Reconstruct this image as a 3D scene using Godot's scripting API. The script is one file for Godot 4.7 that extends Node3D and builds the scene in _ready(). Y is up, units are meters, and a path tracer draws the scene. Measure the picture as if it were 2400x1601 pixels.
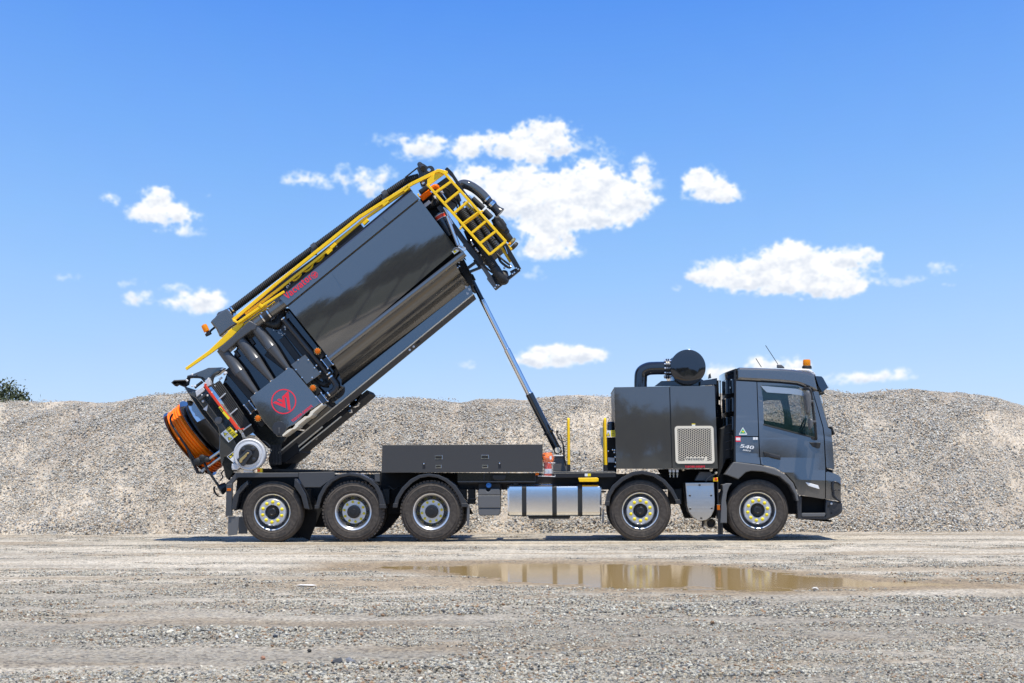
extends Node3D
# A tipped vacuum truck in a gravel yard. World axes: x along the truck (front to +x), y up, z towards the camera;
# the truck's near side lies at z = 0, its far side at z = -2.5. Shapes of the truck are drawn as a side elevation
# (units of the elevation: about 139.5 to the metre) and extruded, lathed or swept in metres.

const FOCAL := 4185.0
var eye: Transform3D
var truck: Node3D
var rng := RandomNumberGenerator.new()
var M := {}

# zoomed sheets of the elevation: origin x, origin y, scale
const W := [0.0, 0.0, 1.0]
const C1 := [380.0, 700.0, 2.6133]
const C2 := [520.0, 360.0, 3.2653]
const C3 := [1400.0, 800.0, 3.1367]
const C4 := [880.0, 960.0, 3.9183]
const C5 := [900.0, 360.0, 4.3556]
const C6 := [380.0, 900.0, 4.125]
const Z1 := [480.0, 640.0, 7.8367]
const Z2 := [600.0, 800.0, 7.8367]
const Z3 := [390.0, 860.0, 9.796]
const Z4 := [1700.0, 820.0, 7.8367]
const Z5 := [1700.0, 1040.0, 7.8367]
const Z6 := [640.0, 1000.0, 7.8367]
const Z7 := [1240.0, 960.0, 9.796]
const Z8 := [1540.0, 960.0, 5.6]
const ZL := [1000.0, 360.0, 6.5333]
const ZK := [1040.0, 540.0, 8.71]
const ZR := [500.0, 980.0, 11.2]
const ZT := [1700.0, 990.0, 19.6]

# ---------------------------------------------------------------- drawing helpers
func px(z: Array, l: Array) -> PackedVector2Array:
	var o := PackedVector2Array()
	for i in range(0, l.size(), 2):
		o.append(Vector2(z[0] + l[i] / z[2], z[1] + l[i + 1] / z[2]))
	return o

func at(p: Vector2, z: float) -> Vector3:
	var d: Vector3 = eye.basis * Vector3((p.x - 1200.0) / FOCAL, -(p.y - 800.5) / FOCAL, -1.0)
	return eye.origin + d * ((z - eye.origin.z) / d.z)

func on_ground(p: Vector2) -> Vector3:
	var d: Vector3 = eye.basis * Vector3((p.x - 1200.0) / FOCAL, -(p.y - 800.5) / FOCAL, -1.0)
	return eye.origin + d * (-eye.origin.y / d.y)

func pt(z: Array, x: float, y: float, depth: float) -> Vector3:
	return at(Vector2(z[0] + x / z[2], z[1] + y / z[2]), depth)

func flat2(z: Array, l: Array, depth: float) -> PackedVector2Array:
	var o := PackedVector2Array()
	for p in px(z, l):
		var v := at(p, depth)
		o.append(Vector2(v.x, v.y))
	return o

func path3(z: Array, l: Array, depth: float) -> Array:
	var o := []
	for p in px(z, l):
		o.append(at(p, depth))
	return o

func path3z(z: Array, l: Array) -> Array:   # triples x, y, depth
	var o := []
	for i in range(0, l.size(), 3):
		o.append(pt(z, l[i], l[i + 1], l[i + 2]))
	return o

# ---------------------------------------------------------------- mesh helpers
func ms() -> SurfaceTool:
	var s := SurfaceTool.new()
	s.begin(Mesh.PRIMITIVE_TRIANGLES)
	return s

func tri(s: SurfaceTool, a: Vector3, b: Vector3, c: Vector3, na: Vector3, nb: Vector3, nc: Vector3) -> void:
	var g := (b - a).cross(c - a)
	if g.length_squared() < 1e-16:
		return
	if g.dot(na + nb + nc) > 0.0:
		s.set_normal(na); s.add_vertex(a)
		s.set_normal(nc); s.add_vertex(c)
		s.set_normal(nb); s.add_vertex(b)
	else:
		s.set_normal(na); s.add_vertex(a)
		s.set_normal(nb); s.add_vertex(b)
		s.set_normal(nc); s.add_vertex(c)

func ftri(s: SurfaceTool, a: Vector3, b: Vector3, c: Vector3, hint: Vector3) -> void:
	var g := (b - a).cross(c - a)
	if g.length_squared() < 1e-16:
		return
	g = g.normalized()
	if g.dot(hint) < 0.0:
		g = -g
	tri(s, a, b, c, g, g, g)

func quad(s: SurfaceTool, a: Vector3, b: Vector3, c: Vector3, d: Vector3, hint: Vector3) -> void:
	ftri(s, a, b, c, hint)
	ftri(s, a, c, d, hint)

func ccw(p: PackedVector2Array) -> PackedVector2Array:
	var a := 0.0
	for i in p.size():
		a += p[i].cross(p[(i + 1) % p.size()])
	if a < 0.0:
		p.reverse()
	return p

func inset(p: PackedVector2Array, b: float) -> PackedVector2Array:   # p counter-clockwise
	var o := PackedVector2Array()
	var n := p.size()
	for i in n:
		var e0 := (p[i] - p[(i + n - 1) % n]).normalized()
		var e1 := (p[(i + 1) % n] - p[i]).normalized()
		var n0 := Vector2(-e0.y, e0.x)
		var n1 := Vector2(-e1.y, e1.x)
		var m := n0 + n1
		var k := maxf(0.35, 1.0 + n0.dot(n1))
		o.append(p[i] + m * (b / k))
	return o

func prism(s: SurfaceTool, poly: PackedVector2Array, z0: float, z1: float, bev := 0.0, steps := 1) -> void:
	var p := ccw(poly.duplicate())
	var n := p.size()
	var rings := []
	var zs := []
	if bev > 0.0:
		for k in steps + 1:
			var a := PI / 2.0 * float(k) / steps
			rings.append(inset(p, bev * (1.0 - sin(a))) if k < steps else p)
			zs.append(z0 - bev * (1.0 - cos(a)))
	else:
		rings.append(p)
		zs.append(z0)
	rings.append(p)
	zs.append(z1)
	var idx := Geometry2D.triangulate_polygon(rings[0])
	for i in range(0, idx.size(), 3):
		var a: Vector2 = rings[0][idx[i]]
		var b: Vector2 = rings[0][idx[i + 1]]
		var c: Vector2 = rings[0][idx[i + 2]]
		ftri(s, Vector3(a.x, a.y, z0), Vector3(b.x, b.y, z0), Vector3(c.x, c.y, z0), Vector3.BACK)
	idx = Geometry2D.triangulate_polygon(p)
	for i in range(0, idx.size(), 3):
		ftri(s, Vector3(p[idx[i]].x, p[idx[i]].y, z1), Vector3(p[idx[i + 1]].x, p[idx[i + 1]].y, z1), Vector3(p[idx[i + 2]].x, p[idx[i + 2]].y, z1), Vector3.FORWARD)
	for k in rings.size() - 1:
		for i in n:
			var j := (i + 1) % n
			var e := p[j] - p[i]
			var out := Vector3(e.y, -e.x, 0.0)
			quad(s, Vector3(rings[k][i].x, rings[k][i].y, zs[k]), Vector3(rings[k][j].x, rings[k][j].y, zs[k]), Vector3(rings[k + 1][j].x, rings[k + 1][j].y, zs[k + 1]), Vector3(rings[k + 1][i].x, rings[k + 1][i].y, zs[k + 1]), out.normalized() + Vector3(0, 0, 0.3 if k < rings.size() - 2 else 0.0))

func pprism(s: SurfaceTool, z: Array, l: Array, z0: float, z1: float, bev := 0.004, steps := 1) -> void:
	prism(s, flat2(z, l, z0), z0, z1, bev, steps)

func bar(s: SurfaceTool, a: Vector3, b: Vector3, w: float, d: float, bev := 0.003) -> void:   # a bar with a w by d section, d along z
	var t := (b - a)
	var u := Vector3(-t.y, t.x, 0).normalized() * (w / 2)
	var p := PackedVector2Array([Vector2(a.x + u.x, a.y + u.y), Vector2(b.x + u.x, b.y + u.y), Vector2(b.x - u.x, b.y - u.y), Vector2(a.x - u.x, a.y - u.y)])
	prism(s, p, a.z + d / 2, a.z - d / 2, bev)

func box(s: SurfaceTool, lo: Vector3, hi: Vector3, bev := 0.004) -> void:
	prism(s, PackedVector2Array([Vector2(lo.x, lo.y), Vector2(hi.x, lo.y), Vector2(hi.x, hi.y), Vector2(lo.x, hi.y)]), hi.z, lo.z, bev)

func rounded(c: Vector2, w: float, h: float, r: float, n := 5) -> PackedVector2Array:
	var o := PackedVector2Array()
	for q in 4:
		var cc := c + Vector2((w / 2 - r) * (1 if q == 0 or q == 3 else -1), (h / 2 - r) * (1 if q < 2 else -1))
		for k in n + 1:
			var a := PI / 2 * (q + float(k) / n)
			o.append(cc + Vector2(cos(a), sin(a)) * r)
	return o

func ngon(c: Vector2, r: float, n: int, turn := 0.0) -> PackedVector2Array:
	var o := PackedVector2Array()
	for k in n:
		o.append(c + Vector2(cos(turn + TAU * k / n), sin(turn + TAU * k / n)) * r)
	return o

func smooth(pts: Array, per: int) -> Array:   # Catmull-Rom through the points
	var o := []
	for i in pts.size() - 1:
		var p0: Vector3 = pts[maxi(i - 1, 0)]
		var p1: Vector3 = pts[i]
		var p2: Vector3 = pts[i + 1]
		var p3: Vector3 = pts[mini(i + 2, pts.size() - 1)]
		for k in per:
			o.append(p1.cubic_interpolate(p2, p0, p3, float(k) / per))
	o.append(pts[-1])
	return o

func tube(s: SurfaceTool, p: Array, r, sides := 14, caps := true) -> void:   # r: a number or one per point
	var n := p.size()
	var side := Vector3.ZERO
	var rows := []
	var tang := []
	for i in n:
		var t: Vector3 = (p[mini(i + 1, n - 1)] - p[maxi(i - 1, 0)]).normalized()
		if i == 0:
			side = t.cross(Vector3.UP if absf(t.y) < 0.9 else Vector3.RIGHT).normalized()
		else:
			side = (side - t * side.dot(t)).normalized()
		var up := side.cross(t)
		var row := []
		for k in sides:
			var a := TAU * (k + 0.5) / sides
			row.append(side * cos(a) + up * sin(a))
		rows.append(row)
		tang.append(t)
	for i in n - 1:
		var ra: float = r if r is float else r[i]
		var rb: float = r if r is float else r[i + 1]
		var slope: Vector3 = tang[i] * (-(rb - ra) / maxf(0.0005, p[i].distance_to(p[i + 1])))
		for k in sides:
			var j := (k + 1) % sides
			var a: Vector3 = rows[i][k]
			var b: Vector3 = rows[i][j]
			var c: Vector3 = rows[i + 1][j]
			var d: Vector3 = rows[i + 1][k]
			if sides <= 6:
				quad(s, p[i] + a * ra, p[i] + b * ra, p[i + 1] + c * rb, p[i + 1] + d * rb, a + b)
			else:
				tri(s, p[i] + a * ra, p[i] + b * ra, p[i + 1] + c * rb, (a + slope).normalized(), (b + slope).normalized(), (c + slope).normalized())
				tri(s, p[i] + a * ra, p[i + 1] + c * rb, p[i + 1] + d * rb, (a + slope).normalized(), (c + slope).normalized(), (d + slope).normalized())
	if caps:
		for e in [0, n - 1]:
			var re: float = r if r is float else r[e]
			var nn: Vector3 = -tang[0] if e == 0 else tang[-1]
			for k in sides:
				ftri(s, p[e], p[e] + rows[e][k] * re, p[e] + rows[e][(k + 1) % sides] * re, nn)

func rod(s: SurfaceTool, a: Vector3, b: Vector3, r: float, sides := 12) -> void:
	tube(s, [a, b], r, sides)

func ribbed(s: SurfaceTool, p: Array, r: float, pitch: float, depth: float, sides := 14) -> void:   # a corrugated hose along a smooth path
	var pts := []
	var rr := []
	var carry := 0.0
	var step := pitch / 4.0
	var run := 0
	for i in p.size() - 1:
		var L: float = p[i].distance_to(p[i + 1])
		var t := carry
		while t < L:
			pts.append(p[i].lerp(p[i + 1], t / L))
			rr.append(r - depth * [0.0, 0.1, 1.0, 0.1][run % 4])
			run += 1
			t += step
		carry = t - L
	tube(s, pts, rr, sides)

func lathe(s: SurfaceTool, prof: Array, o: Vector3, axis: Vector3, segs := 32) -> void:   # prof: [radius, height along axis]; smooth where the profile bends little
	var ax := axis.normalized()
	var u := ax.cross(Vector3.UP if absf(ax.y) < 0.9 else Vector3.RIGHT).normalized()
	var v := u.cross(ax)
	var n := prof.size()
	var sn := []
	for i in n - 1:
		var d := Vector2(prof[i + 1][0] - prof[i][0], prof[i + 1][1] - prof[i][1])
		sn.append(Vector2(d.y, -d.x).normalized())
	var flip := 1.0
	var area := 0.0
	for i in n - 1:
		area += (prof[i][0] + prof[i + 1][0]) * (prof[i + 1][1] - prof[i][1])
	if area < 0.0:
		flip = -1.0
	for i in n - 1:
		var n0: Vector2 = sn[i]
		var n1: Vector2 = sn[i]
		if i > 0 and sn[i].dot(sn[i - 1]) > 0.75:
			n0 = (sn[i] + sn[i - 1]).normalized()
		if i < n - 2 and sn[i].dot(sn[i + 1]) > 0.75:
			n1 = (sn[i] + sn[i + 1]).normalized()
		n0 *= flip
		n1 *= flip
		for k in segs:
			var a0 := TAU * k / segs
			var a1 := TAU * (k + 1) / segs
			var c0 := u * cos(a0) + v * sin(a0)
			var c1 := u * cos(a1) + v * sin(a1)
			var p00: Vector3 = o + c0 * prof[i][0] + ax * prof[i][1]
			var p01: Vector3 = o + c1 * prof[i][0] + ax * prof[i][1]
			var p10: Vector3 = o + c0 * prof[i + 1][0] + ax * prof[i + 1][1]
			var p11: Vector3 = o + c1 * prof[i + 1][0] + ax * prof[i + 1][1]
			tri(s, p00, p01, p11, c0 * n0.x + ax * n0.y, c1 * n0.x + ax * n0.y, c1 * n1.x + ax * n1.y)
			tri(s, p00, p11, p10, c0 * n0.x + ax * n0.y, c1 * n1.x + ax * n1.y, c0 * n1.x + ax * n1.y)

func loft(s: SurfaceTool, rows: Array, hint := Vector3.BACK, is_smooth := true) -> void:   # rows of [left, right] points
	var fn := []
	for i in rows.size() - 1:
		var g: Vector3 = (rows[i][1] - rows[i][0]).cross(rows[i + 1][0] - rows[i][0]).normalized()
		fn.append(g if g.dot(hint) > 0 else -g)
	for i in rows.size() - 1:
		var n0: Vector3 = fn[i]
		var n1: Vector3 = fn[i]
		if is_smooth and i > 0:
			n0 = (fn[i] + fn[i - 1]).normalized()
		if is_smooth and i < fn.size() - 1:
			n1 = (fn[i] + fn[i + 1]).normalized()
		tri(s, rows[i][0], rows[i][1], rows[i + 1][1], n0, n0, n1)
		tri(s, rows[i][0], rows[i + 1][1], rows[i + 1][0], n0, n1, n1)

func shaped(s: SurfaceTool, poly: PackedVector2Array, zf: Callable, thick: float, band := 0.03) -> void:   # a pressed panel: the outline in metres, its near face at zf(x, y)
	var p := ccw(poly.duplicate())
	var lo := Vector2(1e9, 1e9)
	var hi := -lo
	for q in p:
		lo = lo.min(q)
		hi = hi.max(q)
	var nrm := func(x: float, y: float) -> Vector3:
		var e := 0.002
		return Vector3(-(zf.call(x + e, y) - zf.call(x - e, y)) / (2 * e), -(zf.call(x, y + e) - zf.call(x, y - e)) / (2 * e), 1.0).normalized()
	var y := lo.y
	while y < hi.y:
		var strip := PackedVector2Array([Vector2(lo.x - 1, y), Vector2(hi.x + 1, y), Vector2(hi.x + 1, y + band), Vector2(lo.x - 1, y + band)])
		for piece in Geometry2D.intersect_polygons(p, strip):
			var idx := Geometry2D.triangulate_polygon(piece)
			for i in range(0, idx.size(), 3):
				var v := []
				for k in 3:
					var q: Vector2 = piece[idx[i + k]]
					v.append(Vector3(q.x, q.y, zf.call(q.x, q.y)))
				tri(s, v[0], v[1], v[2], nrm.call(v[0].x, v[0].y), nrm.call(v[1].x, v[1].y), nrm.call(v[2].x, v[2].y))
		y += band
	var n := p.size()
	for i in n:
		var a := p[i]
		var b := p[(i + 1) % n]
		var e := b - a
		var parts := maxi(1, int(e.length() / 0.06))
		for k in parts:
			var c := a.lerp(b, float(k) / parts)
			var d := a.lerp(b, float(k + 1) / parts)
			var zc: float = zf.call(c.x, c.y)
			var zd: float = zf.call(d.x, d.y)
			quad(s, Vector3(c.x, c.y, zc), Vector3(d.x, d.y, zd), Vector3(d.x, d.y, zd - thick), Vector3(c.x, c.y, zc - thick), Vector3(e.y, -e.x, 0))

# ---------------------------------------------------------------- scene tree helpers
func put(called: String, s: SurfaceTool, m: Material, parent: Node3D, label := "") -> MeshInstance3D:
	var o := MeshInstance3D.new()
	o.name = called
	o.mesh = s.commit()
	o.material_override = m
	if label:
		o.set_meta("label", label)
	parent.add_child(o, true)
	return o

func group_part(called: String, label := "") -> Node3D:   # a part of the truck whose pieces are its children
	var o := Node3D.new()
	o.name = called
	if label:
		o.set_meta("label", label)
	truck.add_child(o, true)
	o.position = -truck.position
	return o

func tag(o: Node, label: String, category := "", group := "", kind := "") -> void:
	if label:
		o.set_meta("label", label)
	if category:
		o.set_meta("category", category)
	if group:
		o.set_meta("group", group)
	if kind:
		o.set_meta("kind", kind)

func words(called: String, t: String, where: Vector3, height: float, width: float, turn: float, m: Material, parent: Node3D, bold := true, skew := 0.0) -> void:
	var tm := TextMesh.new()
	tm.text = t
	var f := SystemFont.new()
	f.font_names = PackedStringArray(["Droid Sans"])
	f.font_weight = 700 if bold else 400
	tm.font = f
	tm.font_size = 64
	tm.pixel_size = 0.01
	tm.depth = 0.02
	tm.curve_step = 1.0
	var o := MeshInstance3D.new()
	o.name = called
	o.mesh = tm
	o.material_override = m
	parent.add_child(o, true)
	var bb := tm.get_aabb()
	var sx := width / maxf(bb.size.x, 0.01)
	var sy := height / maxf(bb.size.y, 0.01)
	var b := Basis(Vector3.BACK, turn) * Basis(Vector3(1, 0, 0), Vector3(skew, 1, 0), Vector3(0, 0, 1)) * Basis.from_scale(Vector3(sx, sy, 0.15))
	o.transform = Transform3D(b, where - b * (bb.position + bb.size / 2))

func lin(r: float, g: float, b: float) -> Color:
	return Color(r, g, b).linear_to_srgb()

func mat(called: String, c: Color, rough: float, metal := 0.0, spec := 0.5) -> StandardMaterial3D:
	var m := StandardMaterial3D.new()
	m.resource_name = called
	m.albedo_color = c
	m.roughness = rough
	m.metallic = metal
	m.metallic_specular = spec
	M[called] = m
	return m

func noise_tex(seed_: int, freq: float, size := 512, oct := 4, ramp: Gradient = null, type := FastNoiseLite.TYPE_SIMPLEX_SMOOTH, as_normal := false, bump := 4.0) -> NoiseTexture2D:
	var n := FastNoiseLite.new()
	n.seed = seed_
	n.noise_type = type
	n.frequency = freq
	n.fractal_octaves = oct
	if type == FastNoiseLite.TYPE_CELLULAR:
		n.cellular_return_type = FastNoiseLite.RETURN_CELL_VALUE
		n.fractal_type = FastNoiseLite.FRACTAL_NONE
	var t := NoiseTexture2D.new()
	t.width = size
	t.height = size
	t.seamless = true
	t.noise = n
	t.as_normal_map = as_normal
	t.bump_strength = bump
	if ramp:
		t.color_ramp = ramp
	return t

func ramp(stops: Array, hard := false) -> Gradient:   # [offset, linear r, g, b] ...
	var g := Gradient.new()
	var o := PackedFloat32Array()
	var c := PackedColorArray()
	for st in stops:
		o.append(st[0])
		c.append(lin(st[1], st[2], st[3]))
	g.offsets = o
	g.colors = c
	if hard:
		g.interpolation_mode = Gradient.GRADIENT_INTERPOLATE_CONSTANT
	return g

# ---------------------------------------------------------------- camera, sky, light
const CLOUDS := [   # x, y, rx, ry, weight in the elevation's far-field units (73 to the degree)
	[1320, 468, 170, 66, 1.0], [1195, 462, 118, 66, 1.0], [1435, 450, 80, 50, 1.0], [1495, 476, 46, 28, 0.9], [1380, 418, 70, 44, 0.95], [1290, 548, 70, 40, 1.0], [1275, 590, 68, 20, 0.9], [1385, 512, 100, 28, 0.95],
	[1150, 338, 90, 26, 0.85], [1282, 310, 64, 30, 0.95], [1250, 345, 78, 34, 0.95], [1088, 354, 32, 25, 0.85], [1240, 380, 36, 30, 0.7], [1110, 412, 56, 26, 0.8], [1320, 345, 40, 18, 0.6], [1508, 400, 26, 36, 0.8], [1538, 428, 20, 18, 0.65], [1426, 366, 28, 16, 0.6], [1385, 335, 26, 14, 0.5],
	[978, 350, 55, 28, 0.75], [1000, 340, 36, 24, 0.75], [890, 328, 22, 14, 0.5], [932, 322, 20, 12, 0.5],
	[705, 420, 38, 16, 0.7], [757, 428, 28, 14, 0.6], [800, 408, 18, 26, 0.7], [812, 440, 12, 18, 0.5], [862, 425, 34, 30, 0.75], [905, 408, 22, 16, 0.7], [880, 448, 26, 14, 0.6],
	[362, 476, 34, 30, 0.95], [378, 462, 22, 20, 0.9], [385, 500, 58, 26, 0.95], [340, 500, 42, 18, 0.8], [425, 505, 24, 20, 0.65], [258, 464, 17, 10, 0.75], [270, 474, 10, 8, 0.6], [432, 541, 22, 11, 0.7], [382, 540, 18, 7, 0.5], [470, 512, 13, 8, 0.45], [472, 542, 10, 12, 0.45], [495, 455, 18, 5, 0.35],
	[154, 649, 26, 9, 0.5], [310, 662, 24, 7, 0.5], [290, 667, 10, 6, 0.4], [325, 700, 30, 15, 0.75], [298, 692, 12, 8, 0.5], [425, 678, 40, 9, 0.55], [410, 672, 20, 8, 0.5], [462, 712, 58, 22, 0.85], [488, 705, 32, 22, 0.85], [415, 705, 36, 9, 0.55], [376, 713, 8, 6, 0.35],
	[1655, 420, 38, 26, 0.95], [1690, 450, 44, 22, 0.95], [1640, 450, 34, 26, 0.85], [1710, 460, 24, 14, 0.8], [1630, 415, 22, 14, 0.7],
	[1720, 638, 90, 30, 1.0], [1835, 615, 80, 44, 1.0], [1865, 600, 46, 32, 1.0], [1930, 625, 90, 40, 1.0], [2000, 602, 52, 22, 0.85], [1900, 665, 120, 34, 1.0], [1960, 672, 50, 28, 0.8], [1685, 648, 55, 16, 0.9], [1770, 665, 90, 24, 0.95], [2000, 675, 22, 16, 0.6], [1640, 650, 34, 9, 0.75], [2040, 598, 20, 12, 0.6],
	[2060, 640, 20, 22, 0.5], [2090, 662, 38, 8, 0.55], [2135, 652, 28, 7, 0.5], [2190, 630, 12, 14, 0.5], [2222, 632, 16, 14, 0.55], [2262, 625, 14, 7, 0.35], [2180, 622, 16, 6, 0.4], [2225, 666, 14, 5, 0.4], [1592, 675, 14, 8, 0.4],
	[1310, 838, 82, 20, 0.95], [1365, 832, 48, 16, 0.85], [1250, 846, 38, 12, 0.85], [1305, 820, 44, 12, 0.85], [1400, 828, 22, 8, 0.6], [1096, 855, 17, 9, 0.5], [1250, 641, 24, 14, 0.5], [1690, 880, 34, 22, 0.9], [1782, 862, 34, 22, 0.9], [1858, 862, 36, 20, 0.9],
	[1985, 890, 42, 12, 0.7], [2080, 880, 56, 11, 0.75], [2030, 888, 40, 8, 0.6], [2115, 870, 18, 9, 0.6], [1698, 770, 12, 8, 0.3],
]

const SKY_TURN := Vector3(0.8726646, PI, 0.0)   # the map's pole stands over the view, where it is sharpest

func sky_air(e: float, x: float) -> Color:   # e: elevation in degrees
	var stops := [[-1.0, 210, 230, 249], [1.5, 192, 218, 247], [4.0, 167, 203, 245], [7.0, 141, 187, 242], [10.5, 115, 168, 238], [15.5, 84, 143, 231], [30.0, 72, 128, 216], [90.0, 52, 104, 196]]
	var c := Color()
	for i in stops.size() - 1:
		if e <= stops[i + 1][0] or i == stops.size() - 2:
			var t := clampf((e - stops[i][0]) / (stops[i + 1][0] - stops[i][0]), 0, 1)
			c = Color(lerpf(stops[i][1], stops[i + 1][1], t) / 255.0, lerpf(stops[i][2], stops[i + 1][2], t) / 255.0, lerpf(stops[i][3], stops[i + 1][3], t) / 255.0)
			break
	var side := clampf((x - 1200.0) / 1400.0, -1.0, 1.0)
	return c.lerp(Color(0.80, 0.89, 0.99), clampf(0.12 * side * side + 0.16 * maxf(0, side) * clampf(1.0 - e / 9.0, 0, 1), 0, 0.4))

func make_sky() -> PanoramaSkyMaterial:
	var turn := Basis.from_euler(SKY_TURN)
	var inv := eye.basis.inverse()
	var far_side := Color(0.56, 0.73, 0.955)
	var S := 256
	var small := Image.create(S, S, false, Image.FORMAT_RGB8)
	var look := func(i: float, j: float, n: float) -> Vector3:
		var lon := i / n * TAU
		var lat := PI / 2 - j / n * PI
		return turn * Vector3(sin(lon) * cos(lat), sin(lat), -cos(lon) * cos(lat))
	for j in S:
		var low := clampf((90.0 - (j + 0.5) / S * 180.0) / 30.0, 0, 1)
		for i in S:
			var d: Vector3 = look.call(i + 0.5, j + 0.5, float(S))
			var v := inv * d
			var x := 1200.0 + FOCAL * v.x / -v.z if v.z < -0.2 else (2600.0 if v.x > 0 else -200.0)
			var c := sky_air(rad_to_deg(asin(clampf(d.y, -1, 1))), x)
			small.set_pixel(i, j, far_side.lerp(c, smoothstep(0.0, 1.0, low)))
	var N := 4096
	small.resize(N, N, Image.INTERPOLATE_CUBIC)
	# cloud cover, looked up per texel
	var bins := {}
	for b in CLOUDS:
		for bx in range(int((b[0] - b[2] * 1.7) / 60.0), int((b[0] + b[2] * 1.7) / 60.0) + 1):
			for by in range(int((b[1] - b[3] * 1.7) / 60.0), int((b[1] + b[3] * 1.7) / 60.0) + 1):
				var k := Vector2i(bx, by)
				if not bins.has(k):
					bins[k] = []
				bins[k].append(b)
	var big := FastNoiseLite.new()
	big.seed = 5
	big.noise_type = FastNoiseLite.TYPE_SIMPLEX_SMOOTH
	big.frequency = 0.02
	big.fractal_octaves = 5
	big.fractal_gain = 0.55
	var puff := FastNoiseLite.new()
	puff.seed = 9
	puff.noise_type = FastNoiseLite.TYPE_CELLULAR
	puff.cellular_return_type = FastNoiseLite.RETURN_DISTANCE
	puff.frequency = 0.035
	puff.fractal_octaves = 3
	for j in range(0, 2048):
		for i in _columns(inv, look, j, N):
			var v: Vector3 = inv * look.call(i + 0.5, j + 0.5, float(N))
			var x := 1200.0 + FOCAL * v.x / -v.z
			var y := 800.5 - FOCAL * v.y / -v.z
			var list = bins.get(Vector2i(int(floor(x / 60.0)), int(floor(y / 60.0))))
			if list == null:
				continue
			var wx := x + 16.0 * big.get_noise_2d(y * 0.9 + 700.0, x * 0.9) + 5.0 * big.get_noise_2d(y * 3.0, x * 3.0 + 90.0)
			var wy := y + 12.0 * big.get_noise_2d(x * 0.9, y * 0.9 + 300.0) + 4.0 * big.get_noise_2d(x * 3.0 + 40.0, y * 3.0)
			var f := 0.0
			var most := 0.0
			var down := 0.0
			var mass := 0.0001
			for b in list:
				var sz := clampf(b[3] / 34.0, 0.3, 1.0)
				var grow := lerpf(1.3, 1.0, clampf((b[3] - 12.0) / 30.0, 0.0, 1.0))
				var dx: float = (x + (wx - x) * sz - b[0]) / (b[2] * grow)
				var dy: float = (y + (wy - y) * sz - b[1]) / (b[3] * grow)
				if dy > 0.0:
					dy *= 1.12
				var q: float = b[4] * maxf(0.0, 1.0 - (dx * dx + dy * dy) / 1.75)
				f = f + q - f * q
				down += q * dy
				mass += q
				most = maxf(most, b[4] * smoothstep(0.0, 0.3, q))
			var n := big.get_noise_2d(x * 1.1, y * 1.4)
			var n2 := big.get_noise_2d(x * 3.6 + 55.0, y * 4.4)
			var bill := 1.0 - absf(big.get_noise_2d(x * 2.0 + 300.0, y * 2.2)) * 2.4
			var dens := f - 0.44 + 0.48 * n + 0.13 * n2 + 0.13 * (bill - 0.45)
			var soft := 0.34 + 0.30 * (1.0 - most)
			var a := smoothstep(-0.06, soft, dens) * lerpf(0.6, 1.0, smoothstep(0.35, 0.85, most))
			var veil := smoothstep(-0.30, 0.10, dens) * clampf(0.5 + 1.6 * big.get_noise_2d(x * 2.4 + 900.0, y * 3.4), 0.0, 1.0)
			a = maxf(a, 0.42 * veil * smoothstep(0.02, 0.3, f))
			if a <= 0.004:
				continue
			var shade := clampf(0.28 + 0.75 * down / mass + 1.1 * big.get_noise_2d(x * 0.8 + 90.0, y * 1.3) + 0.5 * n2, 0, 1) * smoothstep(0.05, 0.5, dens)
			var white := Color(0.972, 0.975, 0.98).lerp(Color(0.80, 0.835, 0.895), shade * 0.85)
			small.set_pixel(i, j, small.get_pixel(i, j).lerp(white, a))
	var m := PanoramaSkyMaterial.new()
	m.panorama = ImageTexture.create_from_image(small)
	m.filter = true
	m.energy_multiplier = 0.92
	return m

func _columns(inv: Basis, look: Callable, j: int, n: int) -> PackedInt32Array:   # the texels of a row that lie near the view
	var o := PackedInt32Array()
	for b in range(0, n, 32):
		if _near_frame(inv * look.call(b + 16.0, j + 0.5, float(n))):
			for i in range(b, b + 32):
				o.append(i)
	return o

func _near_frame(v: Vector3) -> bool:
	return v.z < -0.3 and absf(v.x / v.z) < 0.36 and v.y / -v.z > -0.12 and v.y / -v.z < 0.24

func set_eye_sky_sun() -> void:
	var yaw := atan(116.0 / FOCAL)
	var pitch := atan(310.0 / FOCAL)
	eye = Transform3D(Basis.from_euler(Vector3(pitch, yaw, 0)) * Basis(Vector3.BACK, deg_to_rad(-0.25)), Vector3(0, 1.13, 30))
	var cam := Camera3D.new()
	cam.name = "camera"
	var lens := CameraAttributesPhysical.new()
	lens.frustum_focal_length = 62.74
	lens.frustum_focus_distance = 29.5
	lens.frustum_near = 0.1
	lens.frustum_far = 1500.0
	lens.exposure_aperture = 9.0
	cam.attributes = lens
	cam.fov = rad_to_deg(2.0 * atan(800.5 / FOCAL))
	cam.near = 0.1
	cam.far = 1500.0
	add_child(cam)
	cam.transform = eye
	var we := WorldEnvironment.new()
	we.name = "world_environment"
	var e := Environment.new()
	e.background_mode = Environment.BG_SKY
	e.sky = Sky.new()
	e.sky.sky_material = make_sky()
	e.sky_rotation = SKY_TURN
	e.tonemap_mode = Environment.TONE_MAPPER_LINEAR
	e.tonemap_exposure = 1.22
	e.sdfgi_enabled = true
	e.ssao_enabled = true
	e.ssil_enabled = true
	we.environment = e
	add_child(we)
	var sun := DirectionalLight3D.new()
	sun.name = "sun"
	sun.light_energy = 1.55
	sun.light_color = Color(1.0, 0.97, 0.91)
	sun.light_angular_distance = 0.53
	sun.shadow_enabled = true
	add_child(sun)
	sun.look_at_from_position(Vector3(0.13, 1.0, 0.24), Vector3.ZERO, Vector3.BACK)

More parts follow.
